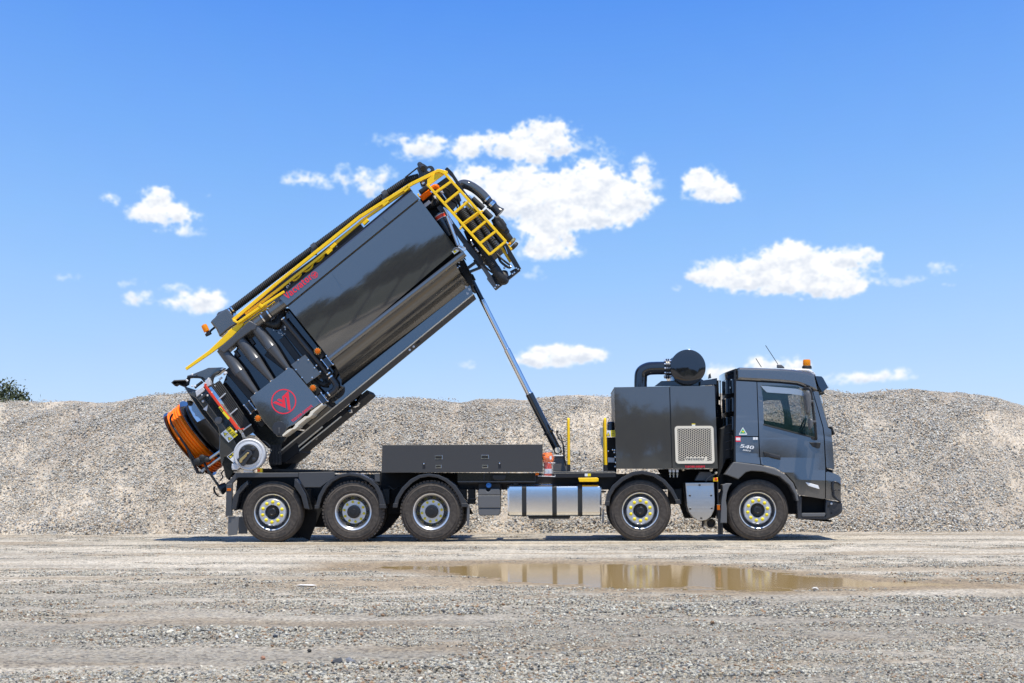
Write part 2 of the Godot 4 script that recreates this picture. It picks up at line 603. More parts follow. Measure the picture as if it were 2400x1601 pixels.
# ---------------------------------------------------------------- materials
func make_materials() -> void:
	var m := mat("graphite_paint", lin(0.19, 0.187, 0.182), 0.035, 0.76)
	m.clearcoat_enabled = true; m.clearcoat = 0.8; m.clearcoat_roughness = 0.02
	m = mat("panel_paint", lin(0.155, 0.15, 0.142), 0.03, 0.6)
	m.clearcoat_enabled = true; m.clearcoat = 0.5; m.clearcoat_roughness = 0.02
	m = mat("hull_paint", lin(0.17, 0.165, 0.155), 0.17, 0.7)
	m = mat("box_paint", lin(0.058, 0.056, 0.055), 0.42, 0.15)
	m = mat("cab_paint", lin(0.185, 0.18, 0.175), 0.06, 0.68)
	m.clearcoat_enabled = true; m.clearcoat = 1.0; m.clearcoat_roughness = 0.03
	m = mat("gloss_black", lin(0.035, 0.036, 0.04), 0.05, 0.6)
	m.clearcoat_enabled = true; m.clearcoat = 1.0; m.clearcoat_roughness = 0.02
	var wave := noise_tex(51, 0.006, 512, 2, null, FastNoiseLite.TYPE_SIMPLEX_SMOOTH, true, 2.0)   # sheet metal is never quite flat
	for k in ["graphite_paint", "panel_paint", "cab_paint", "gloss_black", "hull_paint"]:
		m = M[k]
		m.normal_enabled = true
		m.normal_texture = wave
		m.normal_scale = 0.035
		m.uv1_triplanar = true
		m.uv1_scale = Vector3.ONE * 0.45
	mat("black_frame", lin(0.014, 0.014, 0.016), 0.35, 0.0)
	mat("black_rubber", lin(0.016, 0.016, 0.016), 0.6)
	mat("dull_black", lin(0.006, 0.006, 0.007), 0.8)
	mat("grey_plastic", lin(0.12, 0.12, 0.122), 0.45)
	mat("fender_plastic", lin(0.036, 0.037, 0.041), 0.24)
	mat("grey_frame", lin(0.07, 0.071, 0.075), 0.4, 0.2)
	m = mat("tyre_rubber", Color.WHITE, 0.85)
	m.albedo_texture = noise_tex(3, 0.02, 512, 5, ramp([[0.0, 0.038, 0.031, 0.026], [0.5, 0.062, 0.051, 0.043], [1.0, 0.10, 0.083, 0.068]]))
	m.uv1_triplanar = true; m.uv1_scale = Vector3.ONE * 1.3
	mat("tread_rubber", lin(0.05, 0.045, 0.04), 0.9)
	mat("alloy", lin(0.72, 0.73, 0.76), 0.3, 0.75)
	mat("dish_metal", lin(0.26, 0.26, 0.27), 0.25, 0.85)
	mat("cyclone_paint", lin(0.085, 0.087, 0.093), 0.3, 0.25)
	mat("rim_grey", lin(0.10, 0.105, 0.115), 0.45, 0.4)
	mat("silver_paint", lin(0.62, 0.62, 0.63), 0.45, 0.2)
	mat("pale_metal", lin(0.52, 0.53, 0.54), 0.4, 0.35)
	mat("polished_alloy", lin(0.84, 0.83, 0.81), 0.22, 1.0)
	mat("brushed_steel", lin(0.58, 0.57, 0.55), 0.32, 1.0)
	mat("chrome", lin(0.78, 0.78, 0.8), 0.08, 1.0)
	mat("pale_steel", lin(0.80, 0.72, 0.58), 0.5, 0.1)
	mat("brass", lin(0.7, 0.5, 0.2), 0.3, 0.9)
	mat("yellow_paint", lin(0.98, 0.60, 0.004), 0.4)
	mat("yellow_plastic", lin(0.85, 0.68, 0.02), 0.4)
	mat("orange_hose", lin(1.0, 0.185, 0.0), 0.45, 0.0, 0.35)
	mat("red_paint", lin(0.72, 0.05, 0.015), 0.35)
	mat("red_film", lin(0.85, 0.025, 0.05), 0.4)
	mat("white_film", lin(0.8, 0.8, 0.8), 0.4)
	mat("green_film", lin(0.02, 0.42, 0.2), 0.4)
	mat("blue_cap", lin(0.03, 0.2, 0.6), 0.35)
	mat("dark_film", lin(0.02, 0.02, 0.02), 0.5)
	m = mat("amber_lens", lin(0.9, 0.22, 0.01), 0.15)
	m.backlight_enabled = true; m.backlight = lin(0.8, 0.2, 0.01)
	m = mat("amber_glow", lin(0.95, 0.38, 0.01), 0.15)
	m.backlight_enabled = true; m.backlight = lin(0.9, 0.4, 0.02)
	m = mat("cab_glass", Color(lin(0.03, 0.075, 0.07), 0.22), 0.02)
	m.transparency = BaseMaterial3D.TRANSPARENCY_ALPHA
	m.cull_mode = BaseMaterial3D.CULL_DISABLED
	m = mat("smoked_sheen_film", Color(lin(0.36, 0.44, 0.54), 0.8), 0.3)  # pale blue puts the bright sky sheen into the smoky film's colour
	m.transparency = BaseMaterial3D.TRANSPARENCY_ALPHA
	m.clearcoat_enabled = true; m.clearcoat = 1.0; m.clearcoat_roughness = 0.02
	m = mat("clear_bag", Color(lin(0.9, 0.9, 0.92), 0.07), 0.12)
	m.transparency = BaseMaterial3D.TRANSPARENCY_ALPHA
	m = mat("visor_film", lin(0.03, 0.045, 0.07), 0.05, 0.3)
	m.clearcoat_enabled = true; m.clearcoat = 1.0; m.clearcoat_roughness = 0.02
	mat("lamp_glass", lin(0.75, 0.78, 0.8), 0.08, 0.5)
	# muddy water: a mirror at this low angle, silt in the body
	m = mat("puddle_water", lin(0.36, 0.245, 0.10), 0.075)
	m.metallic_specular = 0.17
	m.normal_enabled = true
	m.normal_texture = noise_tex(21, 0.012, 512, 3, null, FastNoiseLite.TYPE_SIMPLEX_SMOOTH, true, 1.0)
	m.normal_scale = 0.05
	m.uv1_triplanar = true; m.uv1_world_triplanar = true; m.uv1_scale = Vector3.ONE * 0.5
	# ground and stones
	m = mat("gravel_ground", Color.WHITE, 0.95)
	m.vertex_color_use_as_albedo = true
	m.albedo_texture = noise_tex(31, 0.075, 1024, 1, ramp([[0.0, 0.30, 0.29, 0.28], [0.12, 0.75, 0.72, 0.68], [0.3, 0.52, 0.52, 0.53], [0.45, 0.98, 0.94, 0.88], [0.6, 0.66, 0.60, 0.52], [0.72, 0.82, 0.82, 0.82], [0.88, 0.42, 0.40, 0.38], [0.95, 0.9, 0.88, 0.85]], true), FastNoiseLite.TYPE_CELLULAR)
	m.uv1_triplanar = true; m.uv1_world_triplanar = true; m.uv1_scale = Vector3.ONE * 0.62
	m.heightmap_enabled = true
	m.heightmap_texture = noise_tex(32, 0.075, 1024, 3)
	m.heightmap_scale = 1.0
	m = mat("pile_fines", Color.WHITE, 0.95)
	m.vertex_color_use_as_albedo = true
	m.albedo_texture = noise_tex(41, 0.09, 1024, 1, ramp([[0.0, 0.45, 0.43, 0.42], [0.15, 0.85, 0.8, 0.74], [0.35, 0.62, 0.6, 0.6], [0.5, 0.98, 0.95, 0.9], [0.65, 0.72, 0.62, 0.5], [0.75, 0.88, 0.87, 0.86], [0.9, 0.5, 0.48, 0.46]], true), FastNoiseLite.TYPE_CELLULAR)
	m.uv1_triplanar = true; m.uv1_world_triplanar = true; m.uv1_scale = Vector3.ONE * 0.4
	m = mat("stone", Color.WHITE, 0.9)
	m.vertex_color_use_as_albedo = true
	m = mat("leaf", Color.WHITE, 0.7)
	m.vertex_color_use_as_albedo = true
	m.cull_mode = BaseMaterial3D.CULL_DISABLED
	m.backlight_enabled = true; m.backlight = lin(0.05, 0.07, 0.02)
	mat("cab_trim", lin(0.05, 0.075, 0.09), 0.7)
	mat("bark", lin(0.16, 0.13, 0.10), 0.9)
	mat("far_scrub", lin(0.05, 0.055, 0.035), 0.95)

# ---------------------------------------------------------------- ground, puddle, pile
var n_a := FastNoiseLite.new()
var n_b := FastNoiseLite.new()
var shore_far := []
var shore_near := []

func between(list: Array, x: float, axis := true) -> float:   # list of Vector2(x, value)
	if x <= list[0].x:
		return list[0].y
	for i in list.size() - 1:
		if x <= list[i + 1].x:
			return lerpf(list[i].y, list[i + 1].y, (x - list[i].x) / (list[i + 1].x - list[i].x))
	return list[-1].y

func puddle_inside(x: float, z: float) -> float:   # metres inside the rim, negative outside
	var l: float = shore_far[0].x
	var r: float = shore_far[-1].x
	var zf := between(shore_far, x)
	var zn := between(shore_near, x)
	var wob := 0.55 * n_a.get_noise_2d(x * 9.0, z * 9.0) + 0.30 * n_b.get_noise_2d(x * 26.0, z * 26.0)
	var ends := smoothstep(0.0, 2.2, minf(x - l, r - x))
	return minf(minf(z - zf, zn - z), minf(x - l, r - x) * 1.2) + wob * lerpf(0.45, 1.0, ends)

func ground_y(x: float, z: float) -> float:
	var calm := 1.0
	if z < 0.6 and z > -3.2 and absf(x) < 6.5:
		calm = 0.3
	var y := calm * (0.016 * n_a.get_noise_2d(x * 6.0, z * 20.0) + 0.007 * n_b.get_noise_2d(x * 16.0, z * 40.0))
	if z > 5.0 and z < 17.0 and x > -6.0 and x < 9.5:
		var m := puddle_inside(x, z)
		var f := smoothstep(-2.2, 0.15, m)
		y = lerpf(y, 0.35 * y - 0.013 + 0.006 * n_b.get_noise_2d(x * 60.0, z * 60.0) - 0.016 * clampf(m, -0.2, 1.6) + 0.03 * clampf(-m - 0.1, 0.0, 0.4) * (1.0 - f), f)
	return y

const CREST := [[-400, 948], [0, 944], [61, 941], [173, 936], [225, 941], [265, 939], [337, 928], [439, 919], [560, 925], [700, 938], [847, 939], [919, 934], [980, 936], [1021, 939], [1082, 944], [1123, 934], [1174, 932], [1235, 936], [1266, 931], [1358, 924], [1429, 928], [1560, 922], [1760, 918], [1929, 909], [1945, 914], [2000, 924], [2031, 922], [2092, 915], [2144, 913], [2205, 917], [2266, 921], [2307, 924], [2348, 934], [2400, 950], [2600, 975], [3000, 1000]]
var crest := []

func pile_y(x: float, z: float) -> float:
	var top := between(crest, x)
	var t := (-4.25 + 0.25 * n_a.get_noise_2d(x * 5.0, 40.0) - z) / 4.6
	if t <= 0.0:
		return -0.12 + t * 0.5
	var y := 0.0
	if t < 1.0:
		y = top * (t + 0.10 * sin(t * PI) - 0.05 * sin(t * TAU))
	else:
		y = top - (t - 1.0) * 2.4 - 0.4 * (t - 1.0) * (t - 1.0)
	var body := smoothstep(0.0, 0.25, t) * (1.0 - smoothstep(0.85, 1.0, t) * 0.75)
	return y + body * (0.16 * n_a.get_noise_2d(x * 4.0 + 11.0 + z * 2.0, z * 2.0) + 0.06 * n_b.get_noise_2d(x * 7.0 + z * 5.0, z * 7.0)) + 0.02 * n_b.get_noise_2d(x * 30.0, z * 30.0)

func pile_coarse(x: float, z: float) -> float:   # where the heap shows stones rather than fines
	return 1.2 * n_a.get_noise_2d(x * 3.2 + 300.0 + z * 2.2, z * 2.6) + 0.8 * n_a.get_noise_2d(x * 14.0 - z * 9.0, z * 3.0 + 70.0) + 0.35 * n_b.get_noise_2d(x * 9.0, z * 9.0) + 0.06

func sheet(s: SurfaceTool, xs: Array, zs: Array, hf: Callable, cf: Callable) -> void:
	var w := xs.size()
	for z in zs:
		for x in xs:
			var y: float = hf.call(x, z)
			var e := 0.03
			var n := Vector3(-(hf.call(x + e, z) - hf.call(x - e, z)) / (2 * e), 1.0, -(hf.call(x, z + e) - hf.call(x, z - e)) / (2 * e)).normalized()
			s.set_normal(n)
			s.set_color(cf.call(x, z))
			s.add_vertex(Vector3(x, y, z))
	for j in zs.size() - 1:
		for i in w - 1:
			var a := j * w + i
			s.add_index(a); s.add_index(a + 1); s.add_index(a + w + 1)
			s.add_index(a); s.add_index(a + w + 1); s.add_index(a + w)

func steps(list: Array) -> Array:   # [from, to, step] ...
	var o := []
	for l in list:
		var n := maxi(1, roundi((l[1] - l[0]) / l[2]))
		for k in n:
			o.append(lerpf(l[0], l[1], float(k) / n))
	o.append(list[-1][1])
	return o

func ground_tone(x: float, z: float) -> Color:
	var n := n_a.get_noise_2d(x * 2.6 + 50.0, z * 9.0)
	var n2 := n_b.get_noise_2d(x * 3.5, z * 15.0 + 20.0)
	var light := Vector3(0.59, 0.535, 0.46)
	var grey := Vector3(0.37, 0.335, 0.285)
	var brown := Vector3(0.34, 0.265, 0.18)
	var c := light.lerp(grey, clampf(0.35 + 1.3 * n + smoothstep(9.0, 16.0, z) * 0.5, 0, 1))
	var lane := n_b.get_noise_2d(x * 0.5 + z * 0.3, z * 6.0 + 15.0)   # worn tracks show fines
	var damp := clampf(1.5 * n2 - 0.7 * lane + 0.9 * n_a.get_noise_2d(x * 0.9 + 80.0, z * 7.0) - 0.22, 0, 0.6)
	if z > 2.0 and z < 19.0 and x > -8.0 and x < 11.0:
		damp = maxf(damp, 1.15 * smoothstep(-1.5, -0.1, puddle_inside(x, z)) if x < 7.5 else 0.0)
		damp = maxf(damp, 0.8 * smoothstep(-5.0, -2.5, x) * (1.0 - smoothstep(-1.0, 1.0, x)) * smoothstep(9.6, 10.8, z) * (1.0 - smoothstep(12.0, 13.0, z)))
		damp = maxf(damp, 0.75 * smoothstep(3.0, 5.5, x) * smoothstep(8.0, 9.6, z) * (1.0 - smoothstep(13.0, 16.0, z)))
	c = c.lerp(brown * (1.0 - 0.25 * maxf(0.0, damp - 0.8)), minf(damp, 1.0))
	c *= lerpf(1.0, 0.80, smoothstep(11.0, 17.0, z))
	return Color(c.x * 1.15, c.y * 1.165, c.z * 1.13)

func stone_mesh(n: int, radius: float, small: float, large: float, palette: Array, seed_: int, sink := 0.25) -> ArrayMesh:
	var g := RandomNumberGenerator.new()
	g.seed = seed_
	var t := (1.0 + sqrt(5.0)) / 2.0
	var iv := []
	for a in [-1.0, 1.0]:
		for b in [-t, t]:
			iv.append(Vector3(0, a, b).normalized()); iv.append(Vector3(a, b, 0).normalized()); iv.append(Vector3(b, 0, a).normalized())
	var faces := []
	for i in 12:
		for j in range(i + 1, 12):
			for k in range(j + 1, 12):
				if iv[i].distance_to(iv[j]) < 1.1 and iv[j].distance_to(iv[k]) < 1.1 and iv[i].distance_to(iv[k]) < 1.1:
					faces.append([i, j, k])
	var s := ms()
	for q in n:
		var r := radius * sqrt(g.randf())
		var a := g.randf() * TAU
		var size := small + (large - small) * pow(g.randf(), 2.6)
		var shape := Vector3(g.randf_range(0.7, 1.3), g.randf_range(0.4, 0.8), g.randf_range(0.6, 1.0)) * size * 0.5
		var b := Basis.from_euler(Vector3(g.randf_range(-0.5, 0.5), g.randf() * TAU, g.randf_range(-0.5, 0.5)))
		var o := Vector3(cos(a) * r, shape.y * (1.0 - 2.0 * sink), sin(a) * r)
		var col = palette[g.randi() % palette.size()]
		var k := g.randf_range(0.75, 1.25)
		var pv := []
		for v in iv:
			pv.append(o + b * (v * shape * g.randf_range(0.75, 1.15)))
		s.set_color(Color(col[0] * k, col[1] * k, col[2] * k))
		for f in faces:
			ftri(s, pv[f[0]], pv[f[1]], pv[f[2]], (pv[f[0]] + pv[f[1]] + pv[f[2]]) / 3.0 - o)
	return s.commit()

func scatter(called: String, meshes: Array, spots: Array, parent: Node3D, label := "", category := "") -> void:   # spots: Transform3D
	var per := []
	for m in meshes:
		per.append([])
	for i in spots.size():
		per[i % meshes.size()].append(spots[i])
	for k in meshes.size():
		var mm := MultiMesh.new()
		mm.transform_format = MultiMesh.TRANSFORM_3D
		mm.mesh = meshes[k]
		mm.instance_count = per[k].size()
		for i in per[k].size():
			mm.set_instance_transform(i, per[k][i])
		var o := MultiMeshInstance3D.new()
		o.name = called
		o.multimesh = mm
		o.material_override = M.stone
		o.set_meta("kind", "stuff")
		if label:
			tag(o, label, category)
		parent.add_child(o, true)

func lay(hf: Callable, x: float, z: float, scale: float) -> Transform3D:
	var e := 0.08
	var n := Vector3(-(hf.call(x + e, z) - hf.call(x - e, z)) / (2 * e), 1.0, -(hf.call(x, z + e) - hf.call(x, z - e)) / (2 * e)).normalized()
	var b := Basis(Quaternion(Vector3.UP, n)) * Basis(Vector3.UP, rng.randf() * TAU)
	return Transform3D(b.scaled(Vector3.ONE * scale), Vector3(x, hf.call(x, z), z))

func make_setting() -> void:
	n_a.seed = 101
	n_a.frequency = 0.06
	n_a.fractal_octaves = 4
	n_b.seed = 202
	n_b.frequency = 0.06
	n_b.fractal_octaves = 3
	for p in px(W, [860, 1324, 960, 1321, 1060, 1320, 1105, 1318, 1280, 1317, 1430, 1318, 1630, 1321, 1735, 1328, 1890, 1345, 2040, 1357, 2220, 1363]):
		var g := on_ground(p)
		shore_far.append(Vector2(g.x, g.z))
	for p in px(W, [860, 1329, 970, 1334, 1070, 1345, 1175, 1358, 1330, 1370, 1480, 1378, 1635, 1381, 1785, 1383, 1940, 1378, 2040, 1373, 2220, 1368]):
		var g := on_ground(p)
		shore_near.append(Vector2(g.x, g.z))
	shore_near.sort_custom(func(a, b): return a.x < b.x)
	shore_far.sort_custom(func(a, b): return a.x < b.x)
	for c in CREST:
		var v := at(Vector2(c[0], c[1]), -8.7)
		crest.append(Vector2(v.x, v.y))
	var s := ms()
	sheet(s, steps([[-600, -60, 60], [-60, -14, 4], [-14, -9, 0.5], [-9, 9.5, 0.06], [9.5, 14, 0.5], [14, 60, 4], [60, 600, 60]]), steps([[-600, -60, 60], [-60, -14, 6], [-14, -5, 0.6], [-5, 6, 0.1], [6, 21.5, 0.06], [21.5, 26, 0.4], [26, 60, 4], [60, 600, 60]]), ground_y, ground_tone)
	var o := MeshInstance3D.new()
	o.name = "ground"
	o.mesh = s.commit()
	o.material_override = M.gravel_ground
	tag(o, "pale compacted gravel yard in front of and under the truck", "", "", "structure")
	add_child(o)
	s = ms()
	var wl := -0.016
	var ring := PackedVector2Array()
	var x0: float = shore_far[0].x - 0.5
	var x1: float = shore_far[-1].x + 0.5
	s.set_normal(Vector3.UP)
	for q in [[x0, 5.5], [x1, 5.5], [x1, 16.5], [x0, 5.5], [x1, 16.5], [x0, 16.5]]:
		s.set_normal(Vector3.UP)
		s.add_vertex(Vector3(q[0], wl, q[1]))
	o = MeshInstance3D.new()
	o.name = "puddle_water"
	o.mesh = s.commit()
	o.material_override = M.puddle_water
	tag(o, "shallow brown puddle in front of the truck's front half", "", "", "structure")
	add_child(o)
	# the long stockpile
	var fines := n_b
	var tone := func(x: float, z: float) -> Color:
		var n := n_a.get_noise_2d(x * 5.0 + 31.0 + z * 4.0, z * 4.0)
		var c := Vector3(0.52, 0.47, 0.395).lerp(Vector3(0.40, 0.36, 0.305), clampf(0.45 + 1.6 * n + 0.8 * pile_coarse(x, z), 0, 1))
		return Color(c.x * 1.1, c.y * 1.1, c.z * 1.1)
	s = ms()
	sheet(s, steps([[-26, -12, 0.5], [-12, 12, 0.07], [12, 26, 0.5]]), steps([[-22, -11, 0.6], [-11, -9.2, 0.12], [-9.2, -3.6, 0.07]]), pile_y, tone)
	var pile := MeshInstance3D.new()
	pile.name = "gravel_pile"
	pile.mesh = s.commit()
	pile.material_override = M.pile_fines
	tag(pile, "long beige heap of loose gravel behind the truck", "gravel pile")
	add_child(pile)
	var pal := [[0.422, 0.384, 0.319], [0.433, 0.4, 0.341], [0.491, 0.472, 0.424], [0.538, 0.525, 0.482], [0.329, 0.321, 0.302], [0.271, 0.274, 0.277], [0.387, 0.366, 0.324], [0.399, 0.306, 0.207], [0.359, 0.277, 0.201], [0.191, 0.183, 0.166], [0.457, 0.418, 0.354], [0.352, 0.345, 0.324], [0.444, 0.372, 0.277], [0.479, 0.447, 0.388], [0.433, 0.418, 0.377]]
	var meshes := []
	for k in 8:
		meshes.append(stone_mesh(110, 0.34, 0.014, 0.058, pal, 900 + k))
	var fine := []
	for k in 4:
		fine.append(stone_mesh(90, 0.34, 0.012, 0.042, pal, 950 + k))
	var spots := []
	var spots_fine := []
	rng.seed = 77
	for i in 6200:
		var x := rng.randf_range(-14.0, 14.0)
		var z := rng.randf_range(-8.85, -4.15)
		var cover := pile_coarse(x, z)
		if z > -4.9:
			cover += 0.35
		if cover > -0.10:
			spots.append(lay(pile_y, x, z, rng.randf_range(0.65, 1.1) * (1.25 if z > -4.8 else (0.6 if z < -8.4 else 1.0))))
		elif cover > -0.34 or rng.randf() < 0.35:
			spots_fine.append(lay(pile_y, x, z, rng.randf_range(0.7, 1.0)))
	scatter("loose_stones", meshes, spots, pile)
	scatter("fine_stones", fine, spots_fine, pile)
	# stones on the yard
	var pal2 := [[0.359, 0.324, 0.256], [0.299, 0.281, 0.236], [0.188, 0.19, 0.183], [0.427, 0.398, 0.325], [0.512, 0.489, 0.415], [0.111, 0.117, 0.122], [0.247, 0.225, 0.179], [0.324, 0.268, 0.179], [0.247, 0.156, 0.093], [0.064, 0.065, 0.065], [0.375, 0.35, 0.289], [0.265, 0.26, 0.236], [0.402, 0.372, 0.297]]
	meshes = []
	for k in 6:
		meshes.append(stone_mesh(130, 0.26, 0.006, 0.036, pal2, 700 + k, 0.3))
	spots = []
	rng.seed = 78
	for i in 9000:
		var z := 21.3 - 26.0 * pow(rng.randf(), 1.25)
		var half := (30.0 - z) * 0.31 + 0.8
		var x := rng.randf_range(-half - 0.4, half)
		if z < 0.4 and z > -3.0 and absf(x) < 6.0 and rng.randf() < 0.7:
			continue
		var m := -9.0
		if z > 5.0 and z < 17.0:
			m = puddle_inside(x, z)
		if m > -0.05 or (m > -0.9 and rng.randf() < 0.72):
			continue
		var dense := 1.5 * n_a.get_noise_2d(x * 1.6 + 50.0, z * 7.0) + n_b.get_noise_2d(x * 4.0, z * 12.0 + 60.0) + 1.3 * n_b.get_noise_2d(x * 0.5 + z * 0.3, z * 6.0 + 15.0) + smoothstep(12.0, 19.0, z) * 0.55 + rng.randf_range(-0.35, 0.35)
		if dense < (0.05 if z > 8.0 else 0.2):
			continue
		spots.append(lay(ground_y, x, z, rng.randf_range(0.5, 1.0) * (0.75 if z < 8.0 else 0.95 + 0.6 * n_a.get_noise_2d(x * 3.0 + 12.0, z * 5.0))))
	var holder := Node3D.new()
	holder.name = "loose_gravel"
	tag(holder, "small grey and beige stones strewn over the yard", "", "", "stuff")
	add_child(holder)
	scatter("small_stones", meshes, spots, holder)
	lone_stones()

func lone_stones() -> void:
	var list := [   # x, y in the elevation, width in metres, colour, label
		[398, 1486, 0.062, [0.66, 0.60, 0.47], "cream stone with a dark edge, beside the paler round cream stone"],
		[464, 1482, 0.055, [0.72, 0.68, 0.58], "pale round cream stone beside the cream stone with a dark edge"],
		[555, 1498, 0.034, [0.74, 0.73, 0.70], "small bright white stone on grey gravel near the slate blue stone"],
		[645, 1495, 0.045, [0.085, 0.095, 0.115], "slate blue stone on gravel near the small bright white stone"],
		[617, 1547, 0.034, [0.36, 0.19, 0.12], "rust brown stone alone among grey gravel"],
		[725, 1526, 0.04, [0.035, 0.035, 0.035], "small black stone on gravel near the black slate slab"],
		[790, 1555, 0.075, [0.05, 0.055, 0.06], "wide black slate slab lying flat in the gravel"],
		[822, 1552, 0.065, [0.17, 0.18, 0.20], "blue grey slate chip touching the black slate slab"],
		[578, 1375, 0.05, [0.11, 0.09, 0.07], "dark brown stone in pale dry gravel, away from the puddle"],
		[1670, 1466, 0.04, [0.22, 0.13, 0.07], "brown stone on damp gravel in front of the puddle"],
		[1911, 1380, 0.07, [0.75, 0.72, 0.66], "white stone on the puddle's shore"],
		[720, 1374, 0.30, [0.72, 0.70, 0.66], "long flat white stone sliver on pale gravel"],
	]
	for k in list.size():
		var l = list[k]
		var g := on_ground(Vector2(l[0], l[1]))
		var o := MeshInstance3D.new()
		o.name = "stone" if k == 0 else "stone_%03d" % k
		o.mesh = stone_mesh(1, 0.0, l[2] * 1.15, l[2] * 1.15, [l[3]], 300 + k, 0.3)
		o.material_override = M.stone
		tag(o, l[4], "stone", "single stones on the yard")
		add_child(o, true)
		o.position = Vector3(g.x, ground_y(g.x, g.z) + 0.006, g.z)
		if l[2] > 0.2:
			o.scale = Vector3(1, 0.12, 0.5)

func make_tree(called: String, height: float, spread: float, leaves: int, leaf: float, seed_: int) -> Node3D:
	var g := RandomNumberGenerator.new()
	g.seed = seed_
	var root := Node3D.new()
	root.name = called
	add_child(root, true)
	var tr := ms()
	var fork := Vector3(0.1, height * 0.42, 0.05)
	tube(tr, smooth([Vector3(0, -0.1, 0), Vector3(0.12, height * 0.2, 0.0), fork], 4), [height * 0.035, height * 0.033, height * 0.031, height * 0.03, height * 0.028, height * 0.027, height * 0.026, height * 0.025, height * 0.024], 9)
	var tips := []
	for k in 9:
		var a := TAU * (k + g.randf_range(-0.3, 0.3)) / 9.0
		var up := g.randf_range(0.55, 0.93)
		var out := spread * g.randf_range(0.35, 0.85) * sin(PI * clampf((up - 0.3) / 0.75, 0.1, 1.0))
		var tip := Vector3(cos(a) * out, height * up, sin(a) * out)
		var mid := fork.lerp(tip, 0.5) + Vector3(0, height * 0.05, 0)
		tube(tr, smooth([fork, mid, tip], 3), [height * 0.016, height * 0.014, height * 0.012, height * 0.01, height * 0.008, height * 0.006, height * 0.004], 6)
		tips.append(tip)
		tips.append(mid.lerp(tip, 0.6) + Vector3(g.randf_range(-1, 1), g.randf_range(-0.3, 0.6), g.randf_range(-1, 1)) * spread * 0.25)
	tips.append(Vector3(0.1, height * 0.95, 0))
	put("trunk", tr, M.bark, root)
	var s := ms()
	for k in leaves:
		var c: Vector3 = tips[g.randi() % tips.size()]
		var off := Vector3(g.randfn(0, 1), g.randfn(0, 0.7), g.randfn(0, 1)) * spread * 0.19
		var p := c + off
		var b := Basis.from_euler(Vector3(g.randf() * TAU, g.randf() * TAU, g.randf() * TAU))
		var w := leaf * g.randf_range(0.6, 1.2)
		var tone := g.randf_range(0.7, 1.4)
		s.set_color(Color(0.075 * tone, 0.09 * tone, 0.042 * tone))
		var n := (off + Vector3(0, spread * 0.1, 0)).normalized()
		for h in [[Vector3(-w, 0, 0), Vector3(0, w * 0.45, 0), Vector3(w, 0, 0)], [Vector3(-w, 0, 0), Vector3(w, 0, 0), Vector3(0, -w * 0.45, 0)]]:
			ftri(s, p + b * h[0], p + b * h[1], p + b * h[2], n)
	put("crown", s, M.leaf, root)
	return root

func make_trees() -> void:
	var t := make_tree("tree", 6.9, 2.1, 5200, 0.15, 5)
	var g := at(Vector2(8, 1100), -80.0)
	t.position = Vector3(g.x, 0, -80)
	tag(t, "olive green tree rising alone behind the gravel pile", "tree")
	# the far edge of the yard behind the viewpoint, which the paint mirrors
	var s := ms()
	sheet(s, steps([[-160, 160, 4]]), steps([[96, 140, 4]]), func(x: float, z: float) -> float: return -0.5 + 3.4 * smoothstep(96.0, 112.0, z) + 2.2 * smoothstep(98.0, 130.0, z) * (0.6 + 1.5 * n_a.get_noise_2d(x * 0.6, z * 0.5)), func(_x: float, _z: float) -> Color: return Color.WHITE)
	var o := MeshInstance3D.new()
	o.name = "hills"
	o.mesh = s.commit()
	o.material_override = M.far_scrub
	tag(o, "low scrubby ridge across the yard, mirrored in the truck's paint", "", "", "structure")
	add_child(o)
	var a := make_tree("tree_model", 7.5, 3.6, 2600, 0.34, 11)
	var wood := Node3D.new()
	wood.name = "far_wood"
	tag(wood, "far dark wood across the yard, seen only mirrored in the paint", "", "", "stuff")
	add_child(wood)
	for piece in a.get_children():
		var mm := MultiMesh.new()
		mm.transform_format = MultiMesh.TRANSFORM_3D
		mm.mesh = piece.mesh
		mm.instance_count = 44
		rng.seed = 41
		for k in 44:
			var size := rng.randf_range(0.45, 1.12)
			mm.set_instance_transform(k, Transform3D(Basis(Vector3.UP, rng.randf() * TAU).scaled(Vector3(size, size * rng.randf_range(0.8, 1.15), size)), Vector3(-75.0 + k * 3.5 + rng.randf_range(-1.2, 1.2), 0, 86.0 + rng.randf_range(-5, 8))))
		var o2 := MultiMeshInstance3D.new()
		o2.name = "crowns" if piece.name == "crown" else "trunks"
		o2.multimesh = mm
		o2.material_override = piece.material_override
		o2.set_meta("kind", "stuff")
		wood.add_child(o2)
	a.free()

